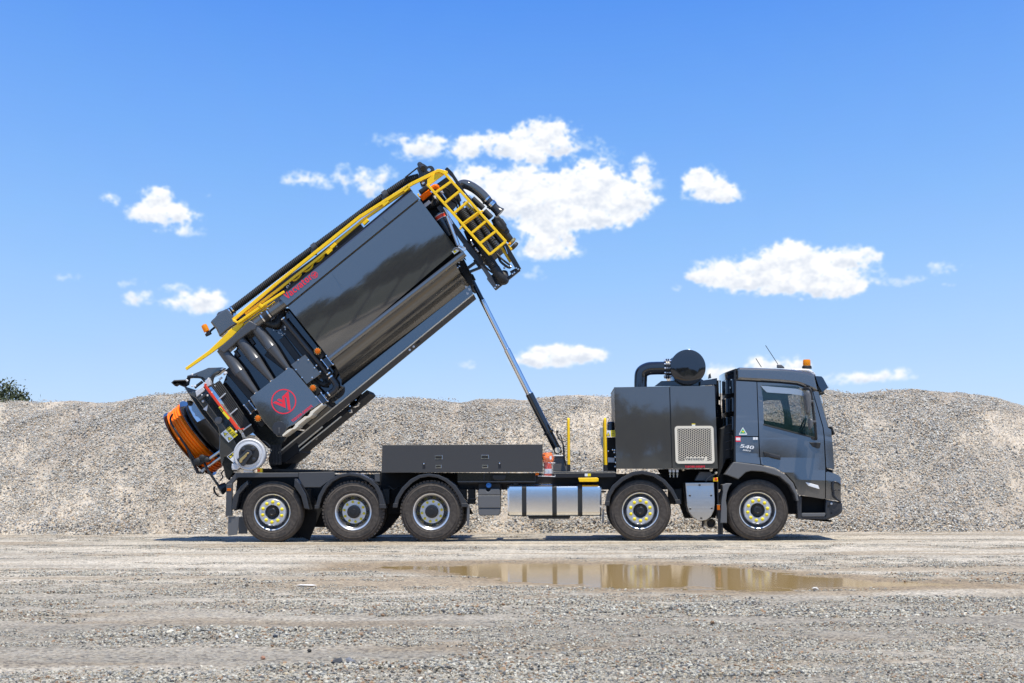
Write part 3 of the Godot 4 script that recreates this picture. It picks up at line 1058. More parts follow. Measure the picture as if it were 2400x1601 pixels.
# ---------------------------------------------------------------- the truck
func make_wheel(kind: String) -> Node3D:   # axis along z, the outer face at z = 0
	var w := Node3D.new()
	w.name = "wheel"
	var s := ms()
	lathe(s, [[0.285, -0.035], [0.300, -0.012], [0.318, -0.004], [0.345, 0.004], [0.349, 0.0075], [0.354, 0.004], [0.385, 0.010], [0.43, 0.009], [0.434, 0.013], [0.439, 0.008], [0.466, 0.0], [0.472, 0.004], [0.478, -0.002], [0.496, -0.016], [0.510, -0.034], [0.516, -0.052], [0.518, -0.09], [0.507, -0.093], [0.507, -0.103], [0.519, -0.106], [0.519, -0.15], [0.508, -0.153], [0.508, -0.163], [0.519, -0.166], [0.518, -0.225], [0.507, -0.228], [0.507, -0.238], [0.517, -0.241], [0.513, -0.275], [0.496, -0.30], [0.44, -0.318], [0.33, -0.315], [0.285, -0.285]], Vector3.ZERO, Vector3.BACK, 64)
	if kind == "drive":
		for k in 52:
			var a := TAU * k / 52
			for side in [-0.058, -0.255]:
				var c := Vector3(cos(a), sin(a), 0)
				var t := Vector3(-sin(a), cos(a), 0) * 0.021
				var p := [c * 0.49 - t, c * 0.49 + t, c * 0.526 + t, c * 0.526 - t]
				var zf := Vector3(0, 0, side + 0.042 if side > -0.1 else side - 0.03)
				var zb := Vector3(0, 0, side - 0.03 if side > -0.1 else side + 0.042)
				quad(s, p[0] + zf, p[1] + zf, p[2] + zf, p[3] + zf, zf - zb)
				quad(s, p[2] + zf, p[3] + zf, p[3] + zb, p[2] + zb, c)
				quad(s, p[1] + zf, p[2] + zf, p[2] + zb, p[1] + zb, t)
				quad(s, p[0] + zf, p[3] + zf, p[3] + zb, p[0] + zb, -t)
	var ty := put("tyre", s, M.tyre_rubber, w)
	if kind != "far":
		var st := ms()
		for half in 2:
			var text := "TUBELESS RADIAL" if half else "HEAVY DUTY REGROOVABLE"
			for k in text.length():
				if text[k] == " ":
					continue
				var a := PI / 2 + (PI if half else 0.0) + (text.length() / 2.0 - k) * 0.062
				var c := Vector3(cos(a), sin(a), 0)
				var t := Vector3(-sin(a), cos(a), 0)
				for stroke in 2:
					var o := c * 0.408 + t * (0.007 - 0.014 * stroke) + Vector3(0, 0, 0.0115)
					quad(st, o - c * 0.014 - t * 0.003, o - c * 0.014 + t * 0.003, o + c * 0.014 + t * 0.003, o + c * 0.014 - t * 0.003, Vector3.BACK)
		put("raised_marks", st, M.tread_rubber, w).set_meta("kind", "stuff")
	s = ms()
	var bolt_z := -0.012
	if kind == "drive":
		lathe(s, [[0.287, -0.05], [0.292, -0.012], [0.306, -0.004], [0.309, -0.010], [0.300, -0.016], [0.286, -0.024], [0.278, -0.05]], Vector3.ZERO, Vector3.BACK, 56)
		var dish := ms()
		lathe(dish, [[0.278, -0.05], [0.262, -0.058], [0.245, -0.10], [0.222, -0.135], [0.205, -0.148], [0.198, -0.142]], Vector3.ZERO, Vector3.BACK, 56)
		put("rim_dish", dish, M.dish_metal, w)
		lathe(s, [[0.198, -0.142], [0.195, -0.142], [0.112, -0.142], [0.108, -0.15]], Vector3.ZERO, Vector3.BACK, 56)
		bolt_z = -0.142
	else:
		lathe(s, [[0.287, -0.05], [0.292, -0.010], [0.304, -0.002], [0.308, -0.008], [0.300, -0.014], [0.290, -0.02], [0.284, -0.055], [0.262, -0.075], [0.236, -0.05], [0.224, -0.02], [0.216, -0.012], [0.124, -0.012], [0.116, -0.02], [0.112, -0.06]], Vector3.ZERO, Vector3.BACK, 56)
	put("rim", s, M.alloy, w)
	if kind != "far":
		s = ms()
		if kind == "steer":
			lathe(s, [[0.283, -0.052], [0.262, -0.0735], [0.238, -0.05]], Vector3(0, 0, 0.003), Vector3.BACK, 56)
			put("rim_well", s, M.rim_grey, w)
			s = ms()
		for k in 10:
			var a := TAU * (k + 0.5) / 10
			var r := 0.243 if kind == "steer" else 0.244
			var c := Vector3(cos(a), sin(a), 0)
			var t := Vector3(-sin(a), cos(a), 0)
			var o := c * r + Vector3(0, 0, -0.056 if kind == "steer" else -0.0985)
			var tilt := (c * 0.85 + Vector3(0, 0, -0.5)).normalized() if kind == "steer" else (c * 0.8 + Vector3(0, 0, 0.66)).normalized()
			var nn := tilt.cross(t).normalized()
			if nn.z < 0:
				nn = -nn
			var e := []
			for q in 14:
				e.append(o + nn * 0.002 + t * cos(TAU * q / 14) * 0.031 + tilt * sin(TAU * q / 14) * 0.016)
			s = ms()
			for q in 14:
				ftri(s, o + nn * 0.002, e[q], e[(q + 1) % 14], nn)
			put("hand_hole", s, M.dull_black, w)
		s = ms()
		if kind == "drive":
			lathe(s, [[0.108, -0.155], [0.108, -0.04], [0.100, -0.026], [0.094, -0.024], [0.05, -0.024], [0.046, -0.018], [0.0, -0.018]], Vector3.ZERO, Vector3.BACK, 40)
		else:
			lathe(s, [[0.113, -0.05], [0.106, -0.024], [0.098, -0.03], [0.07, -0.03], [0.066, 0.004], [0.056, 0.012], [0.04, 0.012], [0.036, 0.008], [0.0, 0.008]], Vector3.ZERO, Vector3.BACK, 40)
		put("hub_cap", s, M.black_frame, w)
		var nut := ms()
		if kind == "drive":
			lathe(nut, [[0.023, 0.0], [0.023, 0.016], [0.012, 0.017], [0.010, 0.034], [0.0, 0.036]], Vector3.ZERO, Vector3.BACK, 8)
		else:
			lathe(nut, [[0.029, 0.0], [0.029, 0.012], [0.025, 0.036], [0.018, 0.042], [0.0, 0.044]], Vector3.ZERO, Vector3.BACK, 12)
		var nm := nut.commit()
		for k in 10:
			var a := TAU * (k + 0.25) / 10
			var o := MeshInstance3D.new()
			o.name = "wheel_nut"
			o.mesh = nm
			o.material_override = M.yellow_plastic
			o.position = Vector3(cos(a) * 0.168, sin(a) * 0.168, bolt_z)
			w.add_child(o, true)
	return w

func make_wheels() -> void:
	var spots := [[Vector2(637.5, 1204), "steer"], [Vector2(827.7, 1200.5), "drive"], [Vector2(1010.7, 1199.9), "drive"], [Vector2(1501.1, 1201.7), "steer"], [Vector2(1776.2, 1197.2), "steer"]]
	for i in spots.size():
		var c := at(spots[i][0], -0.03)
		var w := make_wheel(spots[i][1])
		truck.add_child(w, true)
		w.position = Vector3(c.x, 0.503, -0.03 if spots[i][1] == "drive" else -0.05) - truck.position
		w.rotation.z = [0.12, 0.3, 0.0, 0.16, 0.02][i]
		if spots[i][1] == "drive":
			var inner := make_wheel("far")
			truck.add_child(inner, true)
			inner.position = Vector3(c.x, 0.503, -0.38) - truck.position
		var f := make_wheel("far")
		truck.add_child(f, true)
		f.position = Vector3(c.x, 0.503, -2.44) - truck.position
		f.rotation.y = PI
		if spots[i][1] == "drive":
			f = make_wheel("far")
			truck.add_child(f, true)
			f.position = Vector3(c.x, 0.503, -2.10) - truck.position
			f.rotation.y = PI
		var s := ms()
		rod(s, Vector3(c.x, 0.5, -0.4), Vector3(c.x, 0.5, -2.1), 0.085, 14)
		if spots[i][1] == "drive":
			lathe(s, [[0.0, -0.26], [0.14, -0.2], [0.22, -0.08], [0.24, 0.0], [0.22, 0.08], [0.14, 0.2], [0.0, 0.26]], Vector3(c.x, 0.5, -1.25), Vector3.RIGHT, 20)
		put("axle", s, M.black_frame, truck).position = -truck.position

func make_chassis() -> void:
	var g := group_part("chassis_frame", "black ladder frame under the body and cab")
	for z in [-0.78, -1.66]:
		var s := ms()
		pprism(s, W, [560, 1112, 1900, 1110, 1900, 1147, 560, 1149], z, z - 0.08)
		put("side_rail", s, M.black_frame, g)
	for x in [600, 735, 905, 1090, 1180, 1310, 1420, 1620, 1850]:
		var s := ms()
		pprism(s, W, [x, 1116, x + 12, 1116, x + 12, 1146, x, 1146], -0.87, -1.65)
		put("cross_member", s, M.black_frame, g)
	var s := ms()   # tipping subframe above the rails, seen above the rear fenders
	pprism(s, Z6, [-200, 768, 900, 790, 900, 830, -200, 830], -0.72, -0.82)
	pprism(s, Z6, [900, 806, 1990, 822, 1990, 850, 900, 850], -0.72, -0.82)
	pprism(s, Z6, [-200, 775, 1990, 818, 1990, 850, -200, 850], -1.68, -1.78)
	put("subframe", s, M.black_frame, g)
	s = ms()   # the grey rear side beam
	pprism(s, C1, [398, 1132, 450, 1068, 835, 1066, 835, 1093, 462, 1096, 414, 1150], -0.02, -0.10, 0.006)
	put("side_beam", s, M.grey_frame, g)
	s = ms()
	pprism(s, C1, [836, 1065, 1055, 1060, 1055, 1092, 968, 1156, 870, 1156, 836, 1102], -0.015, -0.06, 0.006)
	put("side_plate", s, M.grey_frame, g)
	s = ms()
	pprism(s, Z6, [1865, 860, 1960, 858, 1958, 1012, 1865, 1012], -0.04, -0.1, 0.004)
	put("fender_bracket", s, M.grey_frame, g)
	s = ms()
	pprism(s, C1, [393, 1136, 429, 1133, 426, 1332, 388, 1332], -0.01, -0.09, 0.008)
	put("rear_post", s, M.grey_frame, g)
	s = ms()
	pprism(s, C1, [397, 1162, 422, 1162, 421, 1178, 396, 1178], -0.004, -0.02, 0.002)
	put("side_reflector", s, M.amber_lens, g, "amber reflector on the rear post")
	s = ms()
	pprism(s, C1, [405, 1334, 470, 1334, 466, 1400, 458, 1446, 404, 1453, 402, 1400], -0.04, -0.07, 0.004)
	put("mud_flap", s, M.grey_plastic, g)
	s = ms()
	pprism(s, C1, [470, 1337, 520, 1337, 520, 1440, 466, 1440], -0.4, -0.44, 0.004)
	put("mud_flap", s, M.grey_plastic, g)
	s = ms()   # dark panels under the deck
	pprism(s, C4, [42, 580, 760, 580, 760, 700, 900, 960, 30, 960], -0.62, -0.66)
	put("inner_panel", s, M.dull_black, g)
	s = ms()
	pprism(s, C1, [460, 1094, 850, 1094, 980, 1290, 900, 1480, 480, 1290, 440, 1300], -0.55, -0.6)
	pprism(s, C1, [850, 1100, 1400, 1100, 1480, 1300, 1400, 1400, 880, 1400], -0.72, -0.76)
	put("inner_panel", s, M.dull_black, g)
	s = ms()
	pprism(s, C4, [752, 580, 1530, 584, 1480, 662, 754, 662], -0.10, -0.16, 0.003)
	put("deck_skirt", s, M.gloss_black, g)
	s = ms()
	pprism(s, C4, [754, 657, 1470, 657, 1470, 668, 754, 668], -0.06, -0.3, 0.002)
	put("deck_edge", s, M.grey_frame, g)
	for x in [1000, 1470]:
		s = ms()
		pprism(s, C4, [x - 9, 586, x + 4, 586, x + 4, 657, x - 9, 657], -0.085, -0.1, 0.002)
		put("skirt_rib", s, M.black_frame, g)
	s = ms()
	pprism(s, C4, [1072, 606, 1082, 600, 1190, 600, 1200, 606, 1196, 630, 1180, 648, 1092, 648, 1076, 630], -0.04, -0.2, 0.008)
	put("work_lamp", s, M.black_rubber, g)
	s = ms()
	pprism(s, C4, [1630, 584, 2210, 578, 2210, 622, 1632, 626], -0.03, -0.12, 0.005)
	put("deck_beam", s, M.black_frame, g)
	s = ms()
	pprism(s, C4, [1632, 570, 2200, 566, 2206, 577, 1632, 583], -0.05, -2.4, 0.003)
	put("deck_plate", s, M.grey_frame, g)
	s = ms()
	pprism(s, C4, [1860, 628, 2036, 625, 2050, 634, 2048, 660, 2020, 664, 1872, 664], -0.02, -0.12, 0.006)
	put("grab_bar", s, M.yellow_paint, g, "yellow grab bar above the fuel tank")
	s = ms()
	pprism(s, C4, [1922, 588, 1978, 588, 1978, 613, 1922, 613], -0.026, -0.03, 0.0)
	put("warning_label", s, M.yellow_plastic, g)
	s = ms()
	pprism(s, C4, [1922, 588, 1948, 588, 1948, 613, 1922, 613], -0.024, -0.0285, 0.0)
	put("warning_label", s, M.white_film, g)
	s = ms()   # clutter between frame and tanks: air lines, brackets, valves
	rng.seed = 12
	for k in 26:
		var x := rng.randf_range(780, 1560)
		if (x > 1170 and x < 1415):
			continue
		var a := pt(W, x, rng.randf_range(1130, 1205), -0.45)
		var b := a + Vector3(rng.randf_range(-0.35, 0.35), rng.randf_range(-0.12, 0.2), rng.randf_range(-0.1, 0.1))
		tube(s, smooth([a, a.lerp(b, 0.5) + Vector3(0, -0.07, 0.04), b], 4), 0.012, 6)
	for x in [700, 720, 880, 905, 1085, 1105, 1575, 1590]:
		var a := pt(W, x, 1165, -0.35)
		box(s, a + Vector3(-0.06, -0.12, -0.2), a + Vector3(0.06, 0.14, 0.0), 0.01)
	put("air_lines", s, M.black_rubber, g)
	for q in [[868, 820, 60, 8], [1100, 830, 40, 6], [900, 850, 30, 6], [2092, 1010, 8, 60], [930, 1010, 7, 46], [2062, 1000, 7, 50]]:
		s = ms()
		pprism(s, C4, [q[0], q[1] - q[3] / 2.0, q[0] + q[2], q[1] - q[3] / 2.0, q[0] + q[2], q[1] + q[3] / 2.0, q[0], q[1] + q[3] / 2.0], -0.3, -0.32, 0.002)
		put("bracket", s, M.grey_frame, g)
	s = ms()
	pprism(s, C4, [840, 865, 862, 880, 866, 980, 858, 1070, 838, 1066], -0.03, -0.06, 0.003)
	put("mud_flap", s, M.grey_plastic, g)
	s = ms()
	pprism(s, C4, [2085, 900, 2100, 920, 2098, 1040, 2078, 1045], -0.03, -0.06, 0.003)
	put("mud_flap", s, M.grey_plastic, g)
	# fenders
	for f in [[Z6, [770, 1500, 790, 1430, 830, 1270, 920, 1100, 1050, 960, 1200, 880, 1400, 845, 1600, 870, 1800, 970, 1930, 1090, 2010, 1250, 2060, 1430, 2075, 1500, 1965, 1500, 1955, 1430, 1930, 1270, 1860, 1120, 1740, 1010, 1570, 925, 1400, 905, 1230, 940, 1090, 1020, 980, 1140, 900, 1290, 860, 1430, 850, 1500]],
			[C4, [160, 902, 185, 810, 240, 720, 320, 640, 400, 600, 490, 586, 580, 600, 660, 635, 740, 700, 800, 790, 850, 882, 790, 882, 760, 800, 705, 720, 640, 662, 570, 628, 490, 616, 410, 631, 340, 672, 265, 748, 215, 832, 202, 902]],
			[C3, [58, 1205, 70, 1130, 110, 1060, 180, 1000, 260, 960, 330, 950, 420, 968, 500, 1020, 560, 1090, 600, 1170, 618, 1195, 580, 1197, 570, 1167, 535, 1102, 480, 1040, 410, 995, 330, 978, 265, 988, 190, 1028, 132, 1082, 98, 1142, 88, 1205]]]:
		s = ms()
		pprism(s, f[0], f[1], 0.0, -0.44, 0.012, 2)
		put("fender", s, M.fender_plastic, g)
	for f in [[C1, [522, 1114, 526, 1140, 472, 1200, 452, 1292, 424, 1292, 434, 1210, 478, 1150]], [C1, [810, 1104, 842, 1132, 880, 1200, 902, 1292, 870, 1286, 850, 1210, 808, 1150]]]:
		s = ms()
		pprism(s, f[0], f[1], 0.0, -0.4, 0.012, 2)
		put("fender", s, M.fender_plastic, g)
	for f in [[Z6, [762, 1440, 838, 1440, 832, 1508, 762, 1508]], [Z6, [1950, 1430, 2068, 1430, 2070, 1504, 1952, 1500]], [Z6, [2205, 1412, 2282, 1412, 2275, 1490, 2196, 1486]], [C3, [248 - 190, 1178, 92, 1176, 88, 1208, 52, 1206]], [C3, [572, 1166, 608, 1164, 616, 1197, 582, 1197]], [C4, [788, 860, 846, 862, 850, 896, 790, 894]]]:
		s = ms()
		pprism(s, f[0], f[1], 0.008, -0.05, 0.004)
		put("fender_end", s, M.fender_plastic, g)

func make_tanks_and_boxes() -> void:
	# toolbox
	var g := group_part("toolbox", "long charcoal steel toolbox over the rear axles")
	var s := ms()
	pprism(s, C4, [62, 325, 1532, 318, 1532, 573, 56, 581], 0.0, -0.62, 0.005)
	put("box_body", s, M.box_paint, g)
	for q in [[580, 438, 70, 36], [1005, 435, 70, 36], [578, 523, 54, 30], [1005, 522, 54, 30]]:
		s = ms()
		pprism(s, C4, [q[0] - q[2] / 2, q[1] - q[3] / 2, q[0] + q[2] / 2, q[1] - q[3] / 2, q[0] + q[2] / 2, q[1] + q[3] / 2, q[0] - q[2] / 2, q[1] + q[3] / 2], 0.005, -0.004, 0.003)
		var h := put("catch", s, M.chrome, g)
		s = ms()
		pprism(s, C4, [q[0] - q[2] / 2 + 6, q[1] - q[3] / 2 + 9, q[0] + q[2] / 2 - 6, q[1] - q[3] / 2 + 9, q[0] + q[2] / 2 - 6, q[1] + q[3] / 2 - 8, q[0] - q[2] / 2 + 6, q[1] + q[3] / 2 - 8], 0.009, 0.002, 0.002)
		put("catch_slot", s, M.dull_black, g)
	for q in [[445, 512], [1140, 508]]:
		s = ms()
		pprism(s, C4, [q[0] - 13, q[1] - 26, q[0] + 13, q[1] - 26, q[0] + 13, q[1] + 32, q[0] - 13, q[1] + 32], 0.003, -0.004, 0.002)
		put("lock_plate", s, M.black_frame, g)
		s = ms()
		lathe(s, [[0.012, 0.0], [0.012, 0.006], [0.0, 0.008]], pt(C4, q[0], q[1] - 14, 0.002), Vector3.BACK, 12)
		put("keyhole", s, M.chrome, g)
	# fuel tank
	g = group_part("fuel_tank", "polished aluminium fuel tank with three black straps")
	s = ms()
	var a := pt(C4, 1212, 690, -0.05)
	var b := pt(C4, 2078, 978, -0.05)
	var prof := []
	var mid := Vector2(-0.38, (a.y + b.y) / 2)
	var hh := (a.y - b.y)
	for q in rounded(mid, 0.66, hh, 0.075, 7):
		prof.append(q)
	var dense := []   # finer steps, the near and far faces swelling a little
	for k in prof.size():
		var p: Vector2 = prof[k]
		var q: Vector2 = prof[(k + 1) % prof.size()]
		var parts := 12 if p.distance_to(q) > 0.2 else 1
		for i in parts:
			dense.append(p.lerp(q, float(i) / parts))
	prof = []
	for p in dense:
		var v: float = clampf((p.y - mid.y) / (hh / 2 - 0.01), -1, 1)
		prof.append(Vector2(p.x + (0.010 * (1.0 - v * v) - 0.010) * signf(p.x - mid.x) * clampf(absf(p.x - mid.x) / 0.3, 0, 1), p.y))
	var pn := []
	for k in prof.size():
		var e: Vector2 = (prof[(k + 1) % prof.size()] - prof[k - 1]).normalized()
		var nn := Vector2(e.y, -e.x)
		if nn.dot(prof[k] - mid) < 0:
			nn = -nn
		pn.append(Vector3(0, nn.y, nn.x))
	for k in prof.size():
		var p: Vector2 = prof[k]
		var q: Vector2 = prof[(k + 1) % prof.size()]
		var np: Vector3 = pn[k]
		var nq: Vector3 = pn[(k + 1) % prof.size()]
		for e in [[a.x + 0.03, b.x - 0.03]]:
			tri(s, Vector3(e[0], p.y, p.x), Vector3(e[1], p.y, p.x), Vector3(e[1], q.y, q.x), np, np, nq)
			tri(s, Vector3(e[0], p.y, p.x), Vector3(e[1], q.y, q.x), Vector3(e[0], q.y, q.x), np, nq, nq)
		for e in [[a.x + 0.03, a.x, -1.0], [b.x - 0.03, b.x, 1.0]]:
			var pc := mid.lerp(p, 0.94)
			var qc := mid.lerp(q, 0.94)
			quad(s, Vector3(e[0], p.y, p.x), Vector3(e[0], q.y, q.x), Vector3(e[1], qc.y, qc.x), Vector3(e[1], pc.y, pc.x), np + Vector3(e[2], 0, 0))
			ftri(s, Vector3(e[1], pc.y, pc.x), Vector3(e[1], qc.y, qc.x), Vector3(e[1], mid.y, mid.x), Vector3(e[2], 0, 0))
	put("tank_shell", s, M.polished_alloy, g)
	for x in [1365, 1643, 1878]:
		s = ms()
		var l := pt(C4, x - 21, 700, -0.05).x
		var r := pt(C4, x + 21, 700, -0.05).x
		for k in prof.size():
			var c := Vector2(-0.38, (a.y + b.y) / 2)
			var p: Vector2 = c + (prof[k] - c) * 1.012 + (prof[k] - c).normalized() * 0.003
			var q: Vector2 = c + (prof[(k + 1) % prof.size()] - c) * 1.012 + (prof[(k + 1) % prof.size()] - c).normalized() * 0.003
			quad(s, Vector3(l, p.y, p.x), Vector3(r, p.y, p.x), Vector3(r, q.y, q.x), Vector3(l, q.y, q.x), Vector3(0, (p - c).y, (p - c).x))
			for e in [l, r]:
				quad(s, Vector3(e, p.y, p.x), Vector3(e, q.y, q.x), Vector3(e, q.y, q.x).lerp(Vector3(e, c.y, c.x), 0.06), Vector3(e, p.y, p.x).lerp(Vector3(e, c.y, c.x), 0.06), Vector3(-1 if e == l else 1, 0, 0))
		put("strap", s, M.black_rubber, g)
	s = ms()
	pprism(s, C4, [1400, 982, 1790, 982, 1780, 1004, 1410, 1004], -0.2, -0.6, 0.005)
	put("tank_cradle", s, M.black_frame, g)
	s = ms()
	lathe(s, [[0.07, 0.0], [0.07, 0.03], [0.06, 0.036], [0.0, 0.036]], pt(C4, 1290, 692, -0.2), Vector3.UP, 20)
	put("filler_cap", s, M.black_frame, g)
	# urea tank
	g = group_part("urea_tank", "dark grey plastic tank with a blue cap")
	s = ms()
	pprism(s, C4, [944, 740, 956, 728, 1010, 728, 1020, 748, 1035, 756, 1050, 748, 1060, 728, 1132, 728, 1144, 740, 1146, 785, 942, 785], -0.07, -0.5, 0.012, 2)
	pprism(s, C4, [942, 788, 1146, 788, 1146, 905, 942, 905], -0.062, -0.5, 0.012, 2)
	pprism(s, C4, [942, 908, 1146, 908, 1140, 960, 1128, 974, 960, 974, 946, 960], -0.07, -0.5, 0.012, 2)
	put("tank_shell", s, M.grey_plastic, g)
	s = ms()
	pprism(s, C4, [944, 672, 1150, 672, 1150, 780, 944, 780], -0.2, -0.5, 0.01)
	put("tank_top", s, M.black_rubber, g)
	s = ms()
	lathe(s, [[0.046, -0.1], [0.046, 0.02], [0.04, 0.028], [0.03, 0.03], [0.0, 0.03]], pt(C4, 1040, 695, -0.14), Vector3.BACK, 20)
	box(s, pt(C4, 1040, 695, -0.11) + Vector3(-0.03, -0.008, 0), pt(C4, 1040, 695, -0.11) + Vector3(0.03, 0.008, 0.014), 0.003)
	put("blue_cap", s, M.blue_cap, g)
	# exhaust aftertreatment box
	g = group_part("exhaust_box", "brushed steel exhaust box with a round tail pipe")
	s = ms()
	pprism(s, Z8, [372, 962, 745, 960, 757, 1180, 757, 1250, 745, 1330, 710, 1400, 655, 1445, 590, 1460, 530, 1450, 470, 1410, 420, 1345, 396, 1270, 388, 1180], -0.06, -0.72, 0.008, 2)
	put("box_shell", s, M.brushed_steel, g)
	s = ms()
	var yc := pt(Z8, 560, 1200, 0.0).y
	shaped(s, flat2(Z8, [383, 974, 736, 972, 747, 1180, 746, 1250, 734, 1326, 702, 1392, 650, 1434, 590, 1448, 534, 1438, 478, 1402, 430, 1340, 408, 1268, 399, 1180], -0.05), func(_x: float, y: float) -> float: return -0.045 - 0.16 * (y - yc) * (y - yc) - 0.02 * (y - yc), 0.02, 0.03)
	put("box_cover", s, M.brushed_steel, g)
	for q in [[560, 990], [430, 1130], [712, 1128], [435, 1302], [718, 1296], [582, 1425]]:
		s = ms()
		pprism(s, Z8, [q[0] - 13, q[1] - 11, q[0] + 13, q[1] - 11, q[0] + 13, q[1] + 11, q[0] - 13, q[1] + 11], -0.036, -0.07, 0.003)
		put("bolt_pocket", s, M.black_frame, g)
	s = ms()
	for row in [1066, 1090, 1114, 1142, 1192, 1224, 1284, 1332]:
		for k in 6:
			if row == 1224 and (k == 0 or k == 4):
				continue
			var x := 418.0 + k * 54
			pprism(s, Z8, [x, row - 3, x + 30, row - 3, x + 30, row + 3, x, row + 3], -0.0405, -0.07, 0.0)
	put("slots", s, M.pale_metal, g)
	s = ms()
	tube(s, smooth(path3z(Z8, [620, 1420, -0.5, 660, 1470, -0.4, 700, 1490, -0.25, 712, 1496, -0.06]), 5), 0.078, 20, false)
	tube(s, smooth(path3z(Z8, [620, 1420, -0.5, 660, 1470, -0.4, 700, 1490, -0.25, 712, 1496, -0.06]), 5), 0.071, 20, false)
	put("tail_pipe", s, M.pale_steel, g)
	s = ms()
	lathe(s, [[0.0, 0.0], [0.07, 0.0]], pt(Z8, 709, 1495, -0.14), Vector3.BACK, 20)
	put("pipe_bore", s, M.dull_black, g)
	s = ms()
	pprism(s, Z8, [585, 1455, 618, 1455, 612, 1540, 588, 1540], -0.3, -0.34, 0.003)
	put("hanger", s, M.black_frame, g)
	# the ram pedestal, guard bars, pressure vessel and their small things
	g = group_part("ram_pedestal", "dark block that carries the foot of the tipping ram")
	s = ms()
	pprism(s, Z7, [540, 1078, 800, 1078, 880, 1270, 895, 1425, 545, 1420], -0.75, -1.2, 0.01)
	put("block", s, M.grey_plastic, g)
	s = ms()
	pprism(s, Z7, [560, 1045, 790, 1050, 800, 1078, 545, 1078], -0.72, -1.25, 0.004)
	pprism(s, Z7, [625, 975, 690, 975, 690, 1050, 620, 1050], -0.9, -1.0, 0.004)
	put("saddle", s, M.pale_metal, g)
	s = ms()
	tube(s, smooth(path3z(Z7, [650, 500, -0.8, 640, 560, -0.8, 700, 680, -0.78, 770, 760, -0.76, 800, 880, -0.74, 805, 1080, -0.72, 850, 1290, -0.72]), 6), 0.012, 8)
	tube(s, smooth(path3z(Z7, [700, 560, -0.82, 740, 640, -0.82, 775, 800, -0.8, 790, 1000, -0.78, 800, 1200, -0.78]), 6), 0.010, 8)
	box(s, pt(Z7, 620, 520, -0.8) + Vector3(0, 0, -0.04), pt(Z7, 680, 480, -0.8) + Vector3(0, 0, 0.02), 0.004)
	put("ram_hose", s, M.black_rubber, g)
	for q in [[905, 240, 912, 1265], [1745, 240, 1764, 1270]]:
		s = ms()
		var top := pt(Z7, q[0], q[1], -0.12)
		var bot := pt(Z7, q[2], q[3], -0.12)
		tube(s, smooth([top + Vector3(0, -0.02, -0.7), top + Vector3(0, 0.0, -0.1), top + Vector3(0, -0.06, 0.0), bot], 4), 0.024, 12)
		tube(s, [top + Vector3(0, -0.03, -0.7), bot + Vector3(0, 0, -0.7)], 0.024, 12)
		put("guard_bar", s, M.yellow_paint, g, "yellow hooped guard bar on the open deck")
		s = ms()
		rod(s, bot, bot + Vector3(0, -0.13, 0), 0.027, 10)
		rod(s, bot + Vector3(0, 0, -0.7), bot + Vector3(0, -0.13, -0.7), 0.027, 10)
		put("guard_bar_foot", s, M.black_frame, g)
	g = group_part("hydraulic_station", "black pressure vessel and hoses behind the power pack")
	s = ms()
	pprism(s, Z7, [1800, 640, 2010, 640, 2010, 1440, 1810, 1440], -0.5, -1.4, 0.01)
	put("pump_block", s, M.dull_black, g)
	s = ms()
	lathe(s, [[0.0, 0.09], [0.045, 0.084], [0.062, 0.07], [0.066, 0.04], [0.066, -0.13], [0.0, -0.13]], pt(Z7, 1880, 395, -0.45), Vector3.UP, 24)
	put("pressure_vessel", s, M.gloss_black, g)
	s = ms()
	tube(s, path3z(Z7, [1800, 310, -0.45, 1890, 150, -0.45, 1960, 315, -0.45]), 0.004, 6)
	put("wire_handle", s, M.black_frame, g)
	s = ms()
	pprism(s, Z7, [1620, 410, 1705, 400, 1725, 1440, 1700, 1440, 1690, 900, 1655, 800], -0.9, -0.94, 0.003)
	put("leaning_plate", s, M.pale_metal, g)
	s = ms()
	pprism(s, Z7, [1782, 478, 1985, 478, 1985, 625, 1782, 625], -0.095, -0.1, 0.0)
	put("warning_sign", s, M.yellow_plastic, g, "yellow and white crush hazard sign")
	s = ms()
	pprism(s, Z7, [1782, 478, 1876, 478, 1876, 622, 1782, 622], -0.0925, -0.097, 0.0)
	put("warning_sign", s, M.white_film, g)
	s = ms()
	pprism(s, Z7, [1818, 508, 1862, 606, 1774, 606], -0.0905, -0.094, 0.0)
	put("warning_triangle", s, M.dark_film, g)
	s = ms()
	pprism(s, Z7, [1818, 528, 1848, 598, 1788, 598], -0.0885, -0.092, 0.0)
	put("warning_triangle", s, M.yellow_plastic, g)
	words("lettering", "PINCH", pt(Z7, 1932, 510, -0.093), 0.012, 0.055, 0, M.dark_film, g)
	words("lettering", "CRUSH", pt(Z7, 1930, 548, -0.093), 0.012, 0.055, 0, M.dark_film, g)
	words("lettering", "ZONE", pt(Z7, 1930, 586, -0.093), 0.012, 0.05, 0, M.dark_film, g)
	s = ms()
	pprism(s, Z7, [1808, 1100, 1962, 1110, 1962, 1215, 1810, 1215], -0.48, -0.49, 0.001)
	put("data_plate", s, M.silver_paint, g)
	s = ms()
	for q in [[1925, 925], [1965, 930], [1960, 985], [1980, 1090], [1990, 1215], [1980, 1310], [1820, 955]]:
		lathe(s, [[0.014, 0.0], [0.014, 0.01], [0.0, 0.012]], pt(Z7, q[0], q[1], -0.48), Vector3.BACK, 8)
	put("fittings", s, M.chrome, g)

func _lean(_x: float, y: float) -> float:
	return -0.0045 * (y - 1.2)

